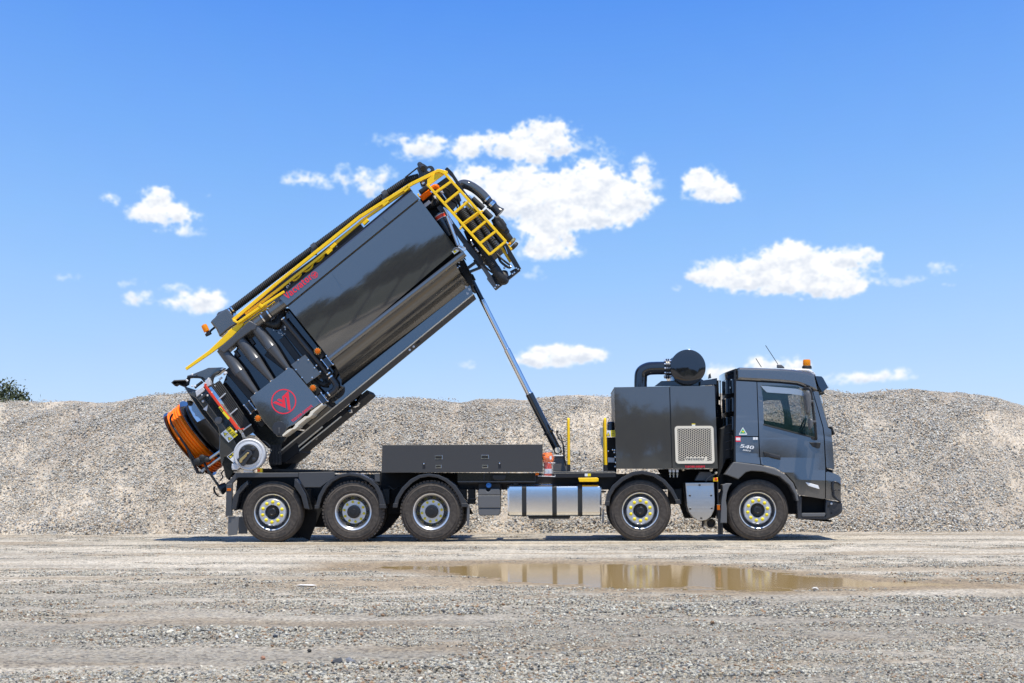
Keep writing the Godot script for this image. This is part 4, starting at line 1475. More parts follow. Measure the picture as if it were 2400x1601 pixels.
func make_power_pack() -> void:
	var g := group_part("power_pack", "charcoal enclosure of the vacuum pump behind the cab")
	var s := ms()
	pprism(s, C3, [128, 345, 860, 334, 884, 932, 143, 934], -0.03, -2.36, 0.006)
	put("core", s, M.black_frame, g)
	s = ms()
	shaped(s, flat2(C3, [123, 338, 528, 331, 547, 938, 140, 938], 0.0), _lean, 0.025, 0.1)
	put("side_panel", s, M.panel_paint, g)
	s = ms()
	shaped(s, flat2(C3, [535, 330, 862, 327, 886, 935, 553, 938], 0.0), _lean, 0.025, 0.1)
	put("side_panel", s, M.panel_paint, g)
	s = ms()
	pprism(s, C3, [123, 338, 862, 327, 862, 331, 123, 342], -0.03, -2.4, 0.0)
	put("roof_sheet", s, M.panel_paint, g)
	# honeycomb grille: a plate with hexagonal holes over a dark recess
	s = ms()
	pprism(s, Z8, [250, 240, 726, 240, 736, 690, 262, 690], 0.003, -0.01, 0.0)
	put("grille_recess", s, M.dull_black, g)
	s = ms()
	var tl := pt(Z8, 230, 216, 0.0)
	var tr := pt(Z8, 740, 216, 0.0)
	var bl := pt(Z8, 245, 711, 0.0)
	var br := pt(Z8, 755, 709, 0.0)
	var w := (tr.x - tl.x)
	var h := (tl.y - bl.y)
	var c := (tl + br) / 2
	var shear := (bl.x - tl.x) / h
	var sk := func(q: Vector2) -> Vector2: return Vector2(c.x + q.x - q.y * shear, c.y + q.y)
	var outer := rounded(Vector2.ZERO, w, h, 0.055, 6)
	var m := 0.044
	var inner := rounded(Vector2.ZERO, w - 2 * m, h - 2 * m, 0.012, 6)
	for k in outer.size():
		var j := (k + 1) % outer.size()
		var a0: Vector2 = sk.call(outer[k])
		var a1: Vector2 = sk.call(outer[j])
		var b0: Vector2 = sk.call(inner[k])
		var b1: Vector2 = sk.call(inner[j])
		var z := 0.012
		quad(s, Vector3(a0.x, a0.y, z), Vector3(a1.x, a1.y, z), Vector3(b1.x, b1.y, z), Vector3(b0.x, b0.y, z), Vector3.BACK)
		quad(s, Vector3(a0.x, a0.y, z), Vector3(a1.x, a1.y, z), Vector3(a1.x, a1.y, 0), Vector3(a0.x, a0.y, 0), Vector3(outer[k].x, outer[k].y, 0))
		quad(s, Vector3(b0.x, b0.y, z), Vector3(b1.x, b1.y, z), Vector3(b1.x, b1.y, 0.002), Vector3(b0.x, b0.y, 0.002), -Vector3(outer[k].x, outer[k].y, 0))
	put("grille_frame", s, M.pale_steel, g)
	s = ms()
	var pitch := (w - 2 * m) / 9.0
	var R := pitch / 3.0
	var hole := R * 0.80
	var row_h := R * sqrt(3.0)
	for col in 19:
		for row in 20:
			var q := Vector2(-w / 2 + m + col * R * 1.5, h / 2 - m - row * row_h - (row_h / 2 if col % 2 else 0.0))
			if absf(q.x) > w / 2 - m + 0.004 or q.y < -h / 2 + m - 0.004:
				continue
			var solid := q.y < -h / 2 + m + 0.062 and q.x > -w / 2 + m + 0.095 and q.x < w / 2 - m - 0.075
			for k in 6:
				var a0 := TAU * k / 6
				var a1 := TAU * (k + 1) / 6
				var o0 := q + Vector2(cos(a0), sin(a0)) * R
				var o1 := q + Vector2(cos(a1), sin(a1)) * R
				var i0 := q + Vector2(cos(a0), sin(a0)) * (0.0 if solid else hole)
				var i1 := q + Vector2(cos(a1), sin(a1)) * (0.0 if solid else hole)
				var lim := Vector2(w / 2 - m + 0.002, h / 2 - m + 0.002)
				o0 = sk.call(o0.clamp(-lim, lim)); o1 = sk.call(o1.clamp(-lim, lim)); i0 = sk.call(i0.clamp(-lim, lim)); i1 = sk.call(i1.clamp(-lim, lim))
				var z := 0.010
				quad(s, Vector3(o0.x, o0.y, z), Vector3(o1.x, o1.y, z), Vector3(i1.x, i1.y, z), Vector3(i0.x, i0.y, z), Vector3.BACK)
				if not solid:
					quad(s, Vector3(i0.x, i0.y, z), Vector3(i1.x, i1.y, z), Vector3(i1.x, i1.y, 0.0035), Vector3(i0.x, i0.y, 0.0035), Vector3(q.x - i0.x, q.y - i0.y, 0))
	var gr := put("grille", s, M.pale_steel, g, "pale honeycomb grille lettered at its foot")
	gr.set_meta("kind", "stuff")
	words("lettering", "Vacvator", pt(Z8, 496, 648, 0.0115), 0.042, 0.325, 0, M.dark_film, g)
	words("lettering", "TIBO90-500BPI", pt(Z8, 498, 748, 0.001), 0.036, 0.335, 0, M.red_film, g)
	s = ms()
	pprism(s, Z8, [456, 186, 502, 186, 502, 213, 458, 213], 0.003, -0.002, 0.0)
	put("small_label", s, M.white_film, g)
	s = ms()
	pprism(s, Z8, [456, 184, 502, 184, 502, 196, 456, 196], 0.005, 0.001, 0.0)
	put("small_label", s, M.yellow_plastic, g)
	# fittings under the enclosure
	for x in [171, 217, 265]:
		s = ms()
		pprism(s, Z8, [x - 16, 784, x + 18, 784, x + 18, 822, x - 16, 822], -0.06, -0.12, 0.004)
		var v := put("drain_valve", s, M.silver_paint, g)
		s = ms()
		rod(s, pt(Z8, x, 825, -0.09), pt(Z8, x, 890, -0.09), 0.012, 8)
		lathe(s, [[0.018, 0.0], [0.018, 0.02], [0.0, 0.02]], pt(Z8, x, 848, -0.08), Vector3.BACK, 10)
		put("drain_tap", s, M.chrome, g)
	s = ms()
	for q in [[345, 790, 0.02], [712, 794, 0.026], [775, 830, 0.022]]:
		lathe(s, [[q[2], -0.05], [q[2], 0.0], [q[2] * 0.7, 0.012], [0.0, 0.014]], pt(Z8, q[0], q[1], -0.12), Vector3.BACK, 14)
	put("fittings", s, M.pale_steel, g)
	s = ms()
	pprism(s, Z8, [505, 900, 560, 815, 700, 815, 740, 870, 740, 935, 500, 935], -0.3, -0.5, 0.01)
	tube(s, smooth(path3z(Z8, [640, 940, -0.2, 690, 880, -0.16, 780, 840, -0.16]), 5), 0.016, 8)
	put("valve_block", s, M.grey_plastic, g)
	s = ms()
	pprism(s, Z8, [738, 893, 798, 893, 800, 944, 740, 944], -0.04, -0.12, 0.004)
	put("isolator_box", s, M.yellow_paint, g, "small yellow isolator box with a red knob")
	s = ms()
	lathe(s, [[0.026, 0.0], [0.022, 0.016], [0.0, 0.018]], pt(Z8, 772, 914, -0.04), Vector3.BACK, 14)
	put("red_knob", s, M.red_paint, g)
	s = ms()
	pprism(s, Z8, [784, 1245, 832, 1245, 832, 1330, 786, 1330], -0.03, -0.08, 0.003)
	pprism(s, Z8, [788, 950, 806, 950, 812, 1245, 794, 1245], -0.06, -0.09, 0.003)
	pprism(s, Z8, [795, 1330, 842, 1330, 845, 1568, 862, 1640, 800, 1640], -0.06, -0.09, 0.003)
	put("lamp_bracket", s, M.black_frame, g)
	s = ms()
	pprism(s, Z8, [788, 1256, 826, 1256, 828, 1318, 790, 1318], -0.024, -0.04, 0.003)
	put("side_marker", s, M.amber_lens, g, "amber side marker behind the front wheel")
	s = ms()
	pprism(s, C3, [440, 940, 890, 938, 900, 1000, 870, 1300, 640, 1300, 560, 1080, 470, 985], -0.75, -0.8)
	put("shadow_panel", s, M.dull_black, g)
	# silencer drum and its pipe on the roof
	g = group_part("roof_silencer", "gloss black drum and elbow pipe on the power pack")
	var ctr := pt(C3, 667, 190, -0.35)
	var r := 0.302
	s = ms()
	lathe(s, [[0.0, 0.012], [r * 0.6, 0.008], [r * 0.965, 0.0], [r * 0.985, -0.004], [r, -0.02], [r, -1.6], [0.0, -1.6]], ctr, Vector3.BACK, 72)
	put("drum", s, M.gloss_black, g)
	s = ms()
	tube(s, smooth(path3z(C3, [318, 345, -0.62, 318, 290, -0.62, 326, 232, -0.62, 368, 204, -0.62, 420, 198, -0.62, 505, 197, -0.62]), 8), 0.112, 28)
	put("elbow_pipe", s, M.gloss_black, g)
	s = ms()
	lathe(s, [[0.11, -0.03], [0.172, -0.028], [0.172, -0.006], [0.13, -0.004], [0.13, 0.004], [0.172, 0.006], [0.172, 0.028], [0.11, 0.03]], pt(C3, 515, 202, -0.62), Vector3.RIGHT, 32)
	lathe(s, [[0.11, 0.0], [0.13, 0.08], [0.2, 0.12]], pt(C3, 520, 202, -0.62), Vector3.RIGHT, 28)
	put("flange", s, M.black_frame, g)
	s = ms()
	for k in 12:
		var a := TAU * k / 12
		var o := pt(C3, 515, 202, -0.62) + Vector3(0, cos(a), sin(a)) * 0.148
		lathe(s, [[0.0, -0.062], [0.017, -0.06], [0.017, 0.06], [0.0, 0.062]], o, Vector3.RIGHT, 8)
	put("stud", s, M.chrome, g)
	s = ms()
	pprism(s, C3, [420, 330, 470, 292, 560, 290, 600, 262, 740, 262, 790, 292, 850, 275, 880, 270, 885, 328], -0.55, -1.7, 0.01)
	pprism(s, C3, [760, 290, 880, 272, 880, 320, 760, 326], -0.3, -0.5, 0.01)
	put("drum_cradle", s, M.gloss_black, g)
	s = ms()
	pprism(s, C3, [815, 275, 820, 245, 832, 235, 838, 270], -1.2, -1.25, 0.003)
	put("lug", s, M.grey_frame, g)
	s = ms()
	tube(s, smooth(path3z(C3, [520, 150, -0.6, 545, 130, -0.6, 575, 110, -0.6]), 4), 0.01, 8)
	put("stay", s, M.black_frame, g)

func cab_z(x: float, y: float) -> float:   # the pressed shape of the cab's side, from the drawing: metres proud of z = -0.03
	var crease := 2.06 - 0.25 * (x - 2.93)        # body crease falling towards the front
	var band := 1.454 - 0.2 * (x - 2.93)
	var z := 0.0
	# above the crease the side leans in towards the roof
	var up := maxf(0.0, y - crease)
	z -= up * up * 0.035 + up * 0.004
	# at the crease a narrow lip faces the sky
	z -= 0.010 * smoothstep(-0.012, 0.035, y - crease)
	# between crease and lower band almost plumb
	var mid := clampf(crease - y, 0.0, crease - band)
	z += mid * 0.012
	# the lower band swells out, so it mirrors the sky, and goes plumb again below
	var low := clampf(band - y, 0.0, 0.16)
	z += low * 0.085
	return -0.03 + z

func make_cab() -> void:
	var g := group_part("cab", "charcoal day cab with a raked windscreen")
	var side := func(called: String, z: Array, l: Array, m: Material, thick := 0.03) -> MeshInstance3D:
		var s := ms()
		shaped(s, flat2(z, l, -0.03), cab_z, thick, 0.02)
		return put(called, s, m, g)
	# roof cap
	var s := ms()
	prism(s, flat2(W, [1726.4, 891, 1726.4, 868, 1728.5, 863, 1733, 861, 1827.6, 864, 1860, 866.5, 1886, 870.5, 1904, 875.5, 1910.5, 881, 1914, 897, 1918.4, 916.5, 1904.2, 914.5, 1883.8, 905.6, 1869.7, 900.6, 1830, 896.5, 1774, 893.4], -0.045), -0.045, -2.45, 0.05, 4)
	put("roof", s, M.cab_paint, g)
	# side panels
	side.call("rear_panel", W, [1724.2, 892.6, 1773.4, 895.4, 1775.6, 960, 1777.2, 1022.3, 1724.2, 1022.3], M.cab_paint)
	side.call("locker_hatch", W, [1724.2, 1024.4, 1777.3, 1024.4, 1779.2, 1066, 1782, 1088.6, 1724.4, 1082.4], M.cab_paint)
	# door with its window opening, cut as one outline with a hairline bridge
	side.call("door", W, [1775.4, 895.6, 1830, 898.6, 1868, 902.6, 1883, 907.8, 1904.5, 917.2, 1928.0, 1001, 1930.4, 1020, 1934.0, 1096, 1933.2, 1168.7, 1927, 1169.3, 1871.2, 1159.5, 1869, 1150, 1860.5, 1130, 1841.4, 1110.2, 1815.5, 1096.2, 1784.3, 1088.6, 1781.2, 1065.6, 1778.6, 998.6, 1777.0, 940, 1789.1, 940.1, 1790.5, 994.3, 1911.5, 1026, 1914.5, 1000, 1909, 936, 1899, 918.5, 1884, 910.5, 1866, 904.8, 1784.5, 902.8, 1788.9, 939.6, 1776.9, 939.5], M.cab_paint)
	side.call("corner_panel", W, [1906.6, 917.6, 1918.6, 917.6, 1941, 1002.6, 1948.2, 1006.4, 1951.4, 1040, 1955.6, 1100.6, 1936.6, 1095.6, 1932.8, 1020, 1930.2, 1000.6], M.cab_paint)
	# dark jamb ring behind the door gaps
	s = ms()
	for q in [[1774.6, 894, 1777.9, 1000, 1781.8, 1088], [1905.4, 916, 1929, 1001, 1932, 1022, 1935.4, 1098, 1933.6, 1168]]:
		for i in range(0, q.size() - 2, 2):
			bar(s, pt(W, q[i], q[i + 1], -0.075), pt(W, q[i + 2], q[i + 3], -0.075), 0.05, 0.02)
	bar(s, pt(W, 1774, 894.6, -0.085), pt(W, 1868, 901.6, -0.085), 0.05, 0.02)
	bar(s, pt(W, 1868, 901.6, -0.085), pt(W, 1905, 916.6, -0.085), 0.05, 0.02)
	bar(s, pt(W, 1722, 892, -0.075), pt(W, 1774, 894.6, -0.075), 0.05, 0.02)
	bar(s, pt(W, 1724, 1023.3, -0.075), pt(W, 1778, 1023.3, -0.075), 0.05, 0.02)
	put("door_seal", s, M.dull_black, g)
	# far side, floor, rear wall, front: the shell seen through the glass
	s = ms()
	prism(s, flat2(W, [1724.2, 892, 1905, 915, 1918, 917, 1941, 1002, 1955, 1100, 1934, 1168, 1872, 1158, 1840, 1108, 1783, 1088, 1724.2, 1082, 1724.2, 940.2, 1789.1, 940.1, 1790.5, 994.3, 1911.5, 1026, 1914.5, 1000, 1909, 936, 1899, 918.5, 1884, 910.5, 1866, 904.8, 1800, 903, 1790, 906, 1788.9, 939.6, 1724.2, 939.5], -0.03), -2.40, -2.47, 0.0)
	put("far_side", s, M.cab_paint, g)
	s = ms()
	prism(s, flat2(W, [1726, 1074, 1950, 1074, 1953, 1090, 1726, 1090], -0.06), -0.07, -2.39)
	put("floor", s, M.dull_black, g)
	s = ms()   # rear wall, bowed backwards, with pressed ribs
	var rt := pt(W, 1724.6, 864, -0.05)
	var rb := pt(W, 1724.2, 1086, -0.05)
	var bow := func(z: float) -> float: return 0.15 * (1.0 - pow(absf((z + 1.25) / 1.2), 2.4))
	for k in 16:
		var z0 := -0.05 - 2.4 * k / 16.0
		var z1 := -0.05 - 2.4 * (k + 1) / 16.0
		var b0: float = bow.call(z0)
		var b1: float = bow.call(z1)
		quad(s, Vector3(rt.x - b0, rt.y - b0 * 0.25, z0), Vector3(rt.x - b1, rt.y - b1 * 0.25, z1), Vector3(rb.x - b1, rb.y, z1), Vector3(rb.x - b0, rb.y, z0), Vector3.LEFT)
		quad(s, Vector3(rt.x + 0.06, rt.y, z0), Vector3(rt.x + 0.06, rt.y, z1), Vector3(rt.x - b1, rt.y - b1 * 0.25, z1), Vector3(rt.x - b0, rt.y - b0 * 0.25, z0), Vector3.UP)
		quad(s, Vector3(rb.x + 0.06, rb.y, z0), Vector3(rb.x + 0.06, rb.y, z1), Vector3(rb.x - b1, rb.y, z1), Vector3(rb.x - b0, rb.y, z0), Vector3.DOWN)
	put("rear_wall", s, M.gloss_black, g)
	for k in 6:
		var z := -0.22 - 0.36 * k
		for y in [905.0, 948.0, 992.0, 1036.0]:
			s = ms()
			var a := pt(W, 1724.2, y, -0.05)
			var b: float = bow.call(z)
			box(s, Vector3(a.x - b - 0.016, a.y - 0.12, z - 0.13), Vector3(a.x - b + 0.02, a.y + 0.12, z + 0.13), 0.006)
			put("rear_rib", s, M.gloss_black, g)
	s = ms()
	prism(s, flat2(W, [1937, 1006, 1948, 1007, 1954, 1098, 1940, 1098], -0.08), -0.07, -2.43, 0.01)
	put("front_panel", s, M.cab_paint, g)
	s = ms()
	prism(s, flat2(W, [1721.5, 868, 1725.5, 866, 1725.5, 1082, 1720, 1082], -0.02), -0.026, -0.09, 0.006)
	put("corner_seam", s, M.black_frame, g)
	# interior
	s = ms()
	prism(s, flat2(W, [1895, 1012, 1940, 1004, 1944, 1074, 1905, 1074, 1890, 1040], -0.2), -0.12, -2.38, 0.02)
	put("dashboard", s, M.black_rubber, g)
	for z in [-0.35, -1.75]:
		s = ms()
		prism(s, flat2(W, [1752, 955, 1772, 950, 1788, 1030, 1835, 1034, 1838, 1050, 1780, 1056, 1768, 1040], -0.3), z, z - 0.5, 0.03, 3)
		put("seat", s, M.black_rubber, g)
	s = ms()
	var wheel_c := pt(W, 1878, 1008, -0.55)
	var ring := []
	for k in 25:
		var a := TAU * k / 24
		ring.append(wheel_c + Vector3(cos(a) * 0.075, cos(a) * 0.20, sin(a) * 0.21))
	tube(s, ring, 0.016, 8, false)
	rod(s, wheel_c, wheel_c + Vector3(0.12, -0.3, 0), 0.03, 8)
	put("steering_wheel", s, M.black_rubber, g)
	s = ms()
	for z in [-0.14, -2.36]:
		bar(s, pt(W, 1909, 920, z), pt(W, 1933, 1004, z), 0.09, 0.06)
	bar(s, pt(W, 1739, 900, -2.3), pt(W, 1739, 1070, -2.3), 0.1, 0.06)
	put("pillar", s, M.black_rubber, g)
	s = ms()   # far door trim: header and pillar between its two panes
	prism(s, flat2(W, [1786, 899, 1866, 901, 1884, 906, 1899, 914, 1911, 938, 1904, 938, 1893, 926, 1846, 926, 1836, 934, 1826, 938, 1800, 938, 1786, 942], -2.36), -2.34, -2.38, 0.004)
	prism(s, flat2(W, [1826, 930, 1846, 926, 1850, 950, 1856, 986, 1862, 1016, 1838, 1010, 1838, 975, 1833, 950], -2.36), -2.34, -2.38, 0.004)
	prism(s, flat2(W, [1786, 984, 1845, 995, 1915, 1002, 1915, 1040, 1786, 1010], -2.36), -2.34, -2.38, 0.004)
	put("far_door_trim", s, M.cab_trim, g)
	s = ms()
	prism(s, flat2(W, [1734, 892, 1905, 914, 1912, 930, 1890, 916, 1734, 902], -1.2), -0.12, -2.36, 0.0)
	put("headliner", s, M.cab_trim, g)
	# glass
	s = ms()
	pprism(s, W, [1784, 902.6, 1866, 904.4, 1884, 910, 1899, 918, 1909.4, 936, 1914.9, 1000, 1911.9, 1026.4, 1790, 994.6], -0.05, -0.056, 0.0)
	put("door_window", s, M.cab_glass, g)
	s = ms()
	pprism(s, W, [1790, 903, 1866, 904.4, 1884, 910, 1899, 918, 1909.4, 936, 1914.9, 1000, 1911.9, 1026.4, 1790, 994.6], -2.43, -2.436, 0.0)
	put("far_window", s, M.cab_glass, g)
	s = ms()
	for side2 in [0.0, 0.008]:
		for k in 12:
			var z0 := -0.09 - 2.32 * k / 12.0
			var z1 := -0.09 - 2.32 * (k + 1) / 12.0
			var b0: float = 0.10 * (1.0 - pow(absf((z0 + 1.25) / 1.16), 3.0)) - side2
			var b1: float = 0.10 * (1.0 - pow(absf((z1 + 1.25) / 1.16), 3.0)) - side2
			var t := pt(W, 1914, 896, -0.09)
			var b := pt(W, 1943.5, 1006, -0.09)
			quad(s, Vector3(t.x + b0, t.y, z0), Vector3(t.x + b1, t.y, z1), Vector3(b.x + b1, b.y, z1), Vector3(b.x + b0, b.y, z0), Vector3.RIGHT if side2 == 0.0 else Vector3.LEFT)
	put("windscreen", s, M.cab_glass, g)
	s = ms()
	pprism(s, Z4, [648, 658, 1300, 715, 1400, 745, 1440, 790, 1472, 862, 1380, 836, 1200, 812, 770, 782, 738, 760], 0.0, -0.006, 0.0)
	put("wind_deflector", s, M.smoked_sheen_film, g)
	s = ms()
	bar(s, pt(Z4, 700, 1372, -0.022), pt(Z4, 1655, 1622, -0.022), 0.022, 0.02)
	put("window_sill", s, M.black_rubber, g)
	# sun visor
	s = ms()
	prism(s, flat2(Z4, [1652, 480, 1768, 488, 1800, 520, 1892, 690, 1782, 782, 1770, 774, 1862, 690, 1782, 545, 1752, 505, 1665, 500], -0.06), -0.06, -2.44, 0.004)
	prism(s, flat2(Z4, [1652, 482, 1768, 490, 1890, 692, 1784, 778, 1712, 660], -0.06), -0.055, -0.062, 0.002)
	put("sun_visor", s, M.visor_film, g, "dark smoked sun visor above the windscreen")
	# lower front
	side.call("front_fairing", W, [1935.6, 1107, 1940, 1105.4, 1955.2, 1109.5, 1964, 1113.5, 1970, 1119, 1970.4, 1140, 1970.6, 1174.5, 1935.4, 1169.6], M.cab_paint, 0.05)
	s = ms()
	prism(s, flat2(W, [1936, 1108, 1968, 1120, 1970, 1174, 1936, 1170], -0.1), -0.1, -2.4, 0.02)
	put("grille_front", s, M.black_frame, g)
	s = ms()
	prism(s, flat2(W, [1936, 1098, 1952, 1102, 1952, 1110, 1936, 1108], -0.12), -0.12, -2.38)
	put("gap_filler", s, M.dull_black, g)
	s = ms()
	prism(s, flat2(W, [1936.4, 1170.8, 1970.5, 1177.2, 1974.4, 1180, 1975.6, 1196, 1973, 1202, 1965.4, 1208.4, 1942.4, 1218, 1934.5, 1217.6, 1935, 1190], -0.02), -0.02, -2.48, 0.03, 3)
	put("bumper", s, M.fender_plastic, g)
	s = ms()
	for q in [[1895, 1142, 0.021], [1948, 1275, 0.014]]:
		lathe(s, [[q[2], 0.0], [q[2] * 0.8, 0.004], [0.0, 0.004]], pt(Z5, q[0], q[1], -0.018), Vector3.BACK, 14)
	put("bumper_hole", s, M.dull_black, g)
	s = ms()
	lathe(s, [[0.02, 0.0], [0.016, 0.008], [0.0, 0.01]], pt(Z5, 1950, 1102, -0.018), Vector3.BACK, 12)
	put("parking_sensor", s, M.silver_paint, g)
	s = ms()
	pprism(s, Z5, [1306, 940, 1340, 945, 1405, 985, 1402, 1275, 1830, 1275, 1845, 1395, 1400, 1385, 1336, 1385], -0.03, -0.35, 0.012, 2)
	put("step_housing", s, M.fender_plastic, g)
	s = ms()
	pprism(s, Z5, [1380, 950, 1840, 1020, 1842, 1290, 1395, 1290], -0.30, -0.34)
	put("step_recess", s, M.dull_black, g)
	s = ms()
	pprism(s, Z5, [1412, 1275, 1840, 1272, 1842, 1300, 1820, 1338, 1420, 1340, 1404, 1310], -0.015, -0.28, 0.008, 2)
	put("step_tread", s, M.grey_plastic, g)
	s = ms()
	pprism(s, Z5, [1480, 1390, 1960, 1408, 1955, 1440, 1850, 1432, 1480, 1396], -0.3, -1.4)
	put("undertray", s, M.dull_black, g)
	s = ms()
	pprism(s, Z5, [2052, 745, 2110, 770, 2118, 800, 2118, 1060, 2080, 1010, 2050, 930], -0.02, -0.06, 0.006)
	put("headlight", s, M.lamp_glass, g, "tall white headlight behind a guard bar")
	s = ms()
	tube(s, smooth(path3z(Z5, [1945, 715, -0.02, 1985, 700, 0.03, 2060, 715, 0.04, 2112, 755, 0.02]), 5), 0.014, 8)
	tube(s, smooth(path3z(Z5, [1985, 700, 0.03, 1972, 790, 0.05, 1990, 900, 0.05, 1995, 960, 0.05, 2060, 1030, 0.04, 2125, 1075, 0.02]), 5), 0.016, 8)
	tube(s, smooth(path3z(Z5, [1950, 850, -0.02, 1985, 860, 0.03, 2060, 845, 0.05, 2118, 860, 0.02]), 5), 0.008, 8)
	put("lamp_guard", s, M.black_frame, g)
	# wheel arch flare and rear mud guard
	s = ms()
	prism(s, flat2(W, [1700, 1111.8, 1719.1, 1083.4, 1724, 1082.8, 1781.7, 1090, 1814.8, 1098.2, 1840.4, 1112.2, 1859.5, 1132.4, 1869.7, 1158.9, 1872, 1174, 1867.2, 1174, 1863.3, 1158.7, 1850.6, 1137, 1827.6, 1117.2, 1789.3, 1105.7, 1761.3, 1103.8, 1748.5, 1107, 1730.6, 1123.2], 0.02), 0.02, -0.4, 0.014, 2)
	put("wheel_arch", s, M.grey_plastic, g)
	s = ms()
	pprism(s, Z8, [860, 990, 905, 968, 985, 968, 950, 1010, 920, 1090, 905, 1200, 918, 1300, 918, 1490, 832, 1490, 846, 1200, 866, 1080], 0.0, -0.45, 0.012, 2)
	put("mud_guard", s, M.grey_plastic, g)
	s = ms()
	pprism(s, Z8, [842, 1490, 864, 1490, 868, 1568, 866, 1640, 846, 1640], -0.02, -0.4, 0.004)
	put("mud_flap", s, M.black_rubber, g)
	s = ms()
	pprism(s, W, [1703, 1112, 1722, 1086, 1782, 1091, 1815, 1099, 1840, 1113, 1859, 1133, 1868, 1165, 1868, 1205, 1700, 1205], -0.41, -0.46)
	put("arch_liner", s, M.dull_black, g)
	# handle, badges, lettering
	s = ms()
	pprism(s, Z5, [698, 148, 735, 150, 1012, 225, 1018, 290, 1000, 292, 735, 232], 0.022, -0.03, 0.008, 2)
	put("door_handle", s, M.black_rubber, g)
	s = ms()
	pprism(s, Z5, [800, 178, 1000, 232, 1004, 280, 806, 232], 0.034, 0.012, 0.006, 2)
	lathe(s, [[0.012, 0.0], [0.009, 0.006], [0.0, 0.007]], pt(Z5, 762, 192, 0.022), Vector3.BACK, 12)
	put("door_handle", s, M.fender_plastic, g)
	s = ms()
	pprism(s, Z5, [1474, 710, 1500, 712, 1706, 766, 1730, 830, 1722, 834, 1530, 775], 0.012, -0.03, 0.004)
	put("side_indicator", s, M.white_film, g, "white wedge-shaped side indicator")
	s = ms()
	pprism(s, ZT, [805, 238, 822, 244, 1000, 540, 996, 566, 980, 570, 640, 570, 624, 560, 628, 540, 788, 246], -0.016, -0.022, 0.0)
	put("origin_label", s, M.white_film, g, "white and green triangle label")
	s = ms()
	pprism(s, ZT, [805, 282, 942, 512, 670, 512], -0.0145, -0.018, 0.0)
	put("origin_label", s, M.green_film, g)
	s = ms()
	pprism(s, ZT, [740, 430, 780, 395, 830, 385, 870, 410, 880, 440, 850, 455, 840, 480, 815, 478, 800, 440, 770, 450], -0.0125, -0.016, 0.0)
	put("origin_label", s, M.yellow_plastic, g)
	s = ms()
	pprism(s, ZT, [470, 650, 705, 660, 705, 888, 480, 888], -0.012, -0.018, 0.0)
	put("red_label", s, M.red_film, g)
	s = ms()
	pprism(s, ZT, [490, 700, 690, 706, 690, 830, 494, 830], -0.0105, -0.014, 0.0)
	put("red_label", s, M.white_film, g)
	for x in [1325, 1437]:
		s = ms()
		pprism(s, ZT, [x - 50, 685, x + 50, 685, x + 50, 800, x - 50, 800], -0.014, -0.02, 0.0)
		put("small_label", s, M.white_film, g)
	words("lettering", "540", pt(ZT, 1005, 1118, -0.008), 0.058, 0.225, deg_to_rad(-9.0), M.white_film, g, true, 0.28)
	words("lettering", "EURO 5", pt(ZT, 985, 1290, -0.008), 0.026, 0.125, deg_to_rad(-9.0), M.white_film, g, true, 0.28)
	# mirrors
	s = ms()
	tube(s, smooth(path3z(Z4, [1440, 720, 0.0, 1500, 715, 0.16, 1560, 730, 0.22, 1590, 900, 0.22, 1620, 1150, 0.22, 1650, 1400, 0.22, 1668, 1600, 0.16, 1670, 1640, 0.0]), 6), 0.022, 10)
	put("mirror_arm", s, M.black_rubber, g)
	s = ms()
	pprism(s, Z4, [1490, 770, 1520, 745, 1560, 760, 1585, 840, 1590, 960, 1570, 1100, 1555, 1180, 1535, 1190, 1515, 1150, 1490, 1040, 1475, 920, 1476, 820], 0.32, 0.06, 0.05, 4)
	put("main_mirror", s, M.grey_plastic, g, "large dark mirror head on the upper arm")
	s = ms()
	pprism(s, Z4, [1555, 1260, 1600, 1265, 1625, 1310, 1618, 1360, 1595, 1410, 1572, 1470, 1556, 1440, 1545, 1340], 0.30, 0.08, 0.04, 4)
	put("wide_mirror", s, M.grey_plastic, g, "small dark mirror head below the large one")
	s = ms()
	for q in [[1540, 952, 1610, 950], [1595, 1325, 1660, 1325]]:
		rod(s, pt(Z4, q[0], q[1], 0.26), pt(Z4, q[2], q[3], 0.24), 0.024, 12)
	put("mirror_clamp", s, M.grey_frame, g)
	s = ms()
	pprism(s, Z5, [1545, -25, 1755, -20, 1740, 70, 1700, 90, 1600, 50], -0.005, -0.03, 0.008, 2)
	put("mirror_foot", s, M.black_rubber, g)
	s = ms()
	bar(s, pt(Z4, 1930, 1410, -0.2), pt(Z4, 1985, 1560, -0.2), 0.035, 0.2, 0.01)
	put("kerb_mirror", s, M.black_rubber, g)
	# roof fittings
	s = ms()
	prism(s, flat2(Z4, [1205, 352, 1260, 326, 1400, 320, 1560, 330, 1640, 372, 1690, 420, 1700, 470, 1640, 440, 1500, 400], -0.5), -0.7, -1.8, 0.04, 4)
	put("roof_hatch", s, M.silver_paint, g, "pale rounded roof hatch")
	s = ms()
	lathe(s, [[0.085, -0.02], [0.08, 0.02], [0.068, 0.03]], pt(Z4, 1498, 325, -0.5), Vector3.UP, 24)
	put("beacon_base", s, M.black_rubber, g)
	s = ms()
	lathe(s, [[0.064, 0.0], [0.066, 0.04], [0.064, 0.09], [0.056, 0.108], [0.0, 0.114]], pt(Z4, 1497, 296, -0.5), Vector3.UP, 24)
	put("beacon_light", s, M.amber_glow, g, "amber rotating beacon on the cab roof")
	s = ms()
	tube(s, path3z(Z4, [739, -82, -0.6, 968, 268, -0.6]), 0.0055, 6)
	tube(s, path3z(Z4, [560, 158, -1.6, 664, 318, -1.6]), 0.0065, 6)
	put("antenna", s, M.black_rubber, g)
	s = ms()
	pprism(s, Z4, [958, 272, 1030, 272, 1070, 300, 1092, 334, 958, 328], -0.55, -0.66, 0.012, 2)
	put("antenna_foot", s, M.grey_plastic, g)
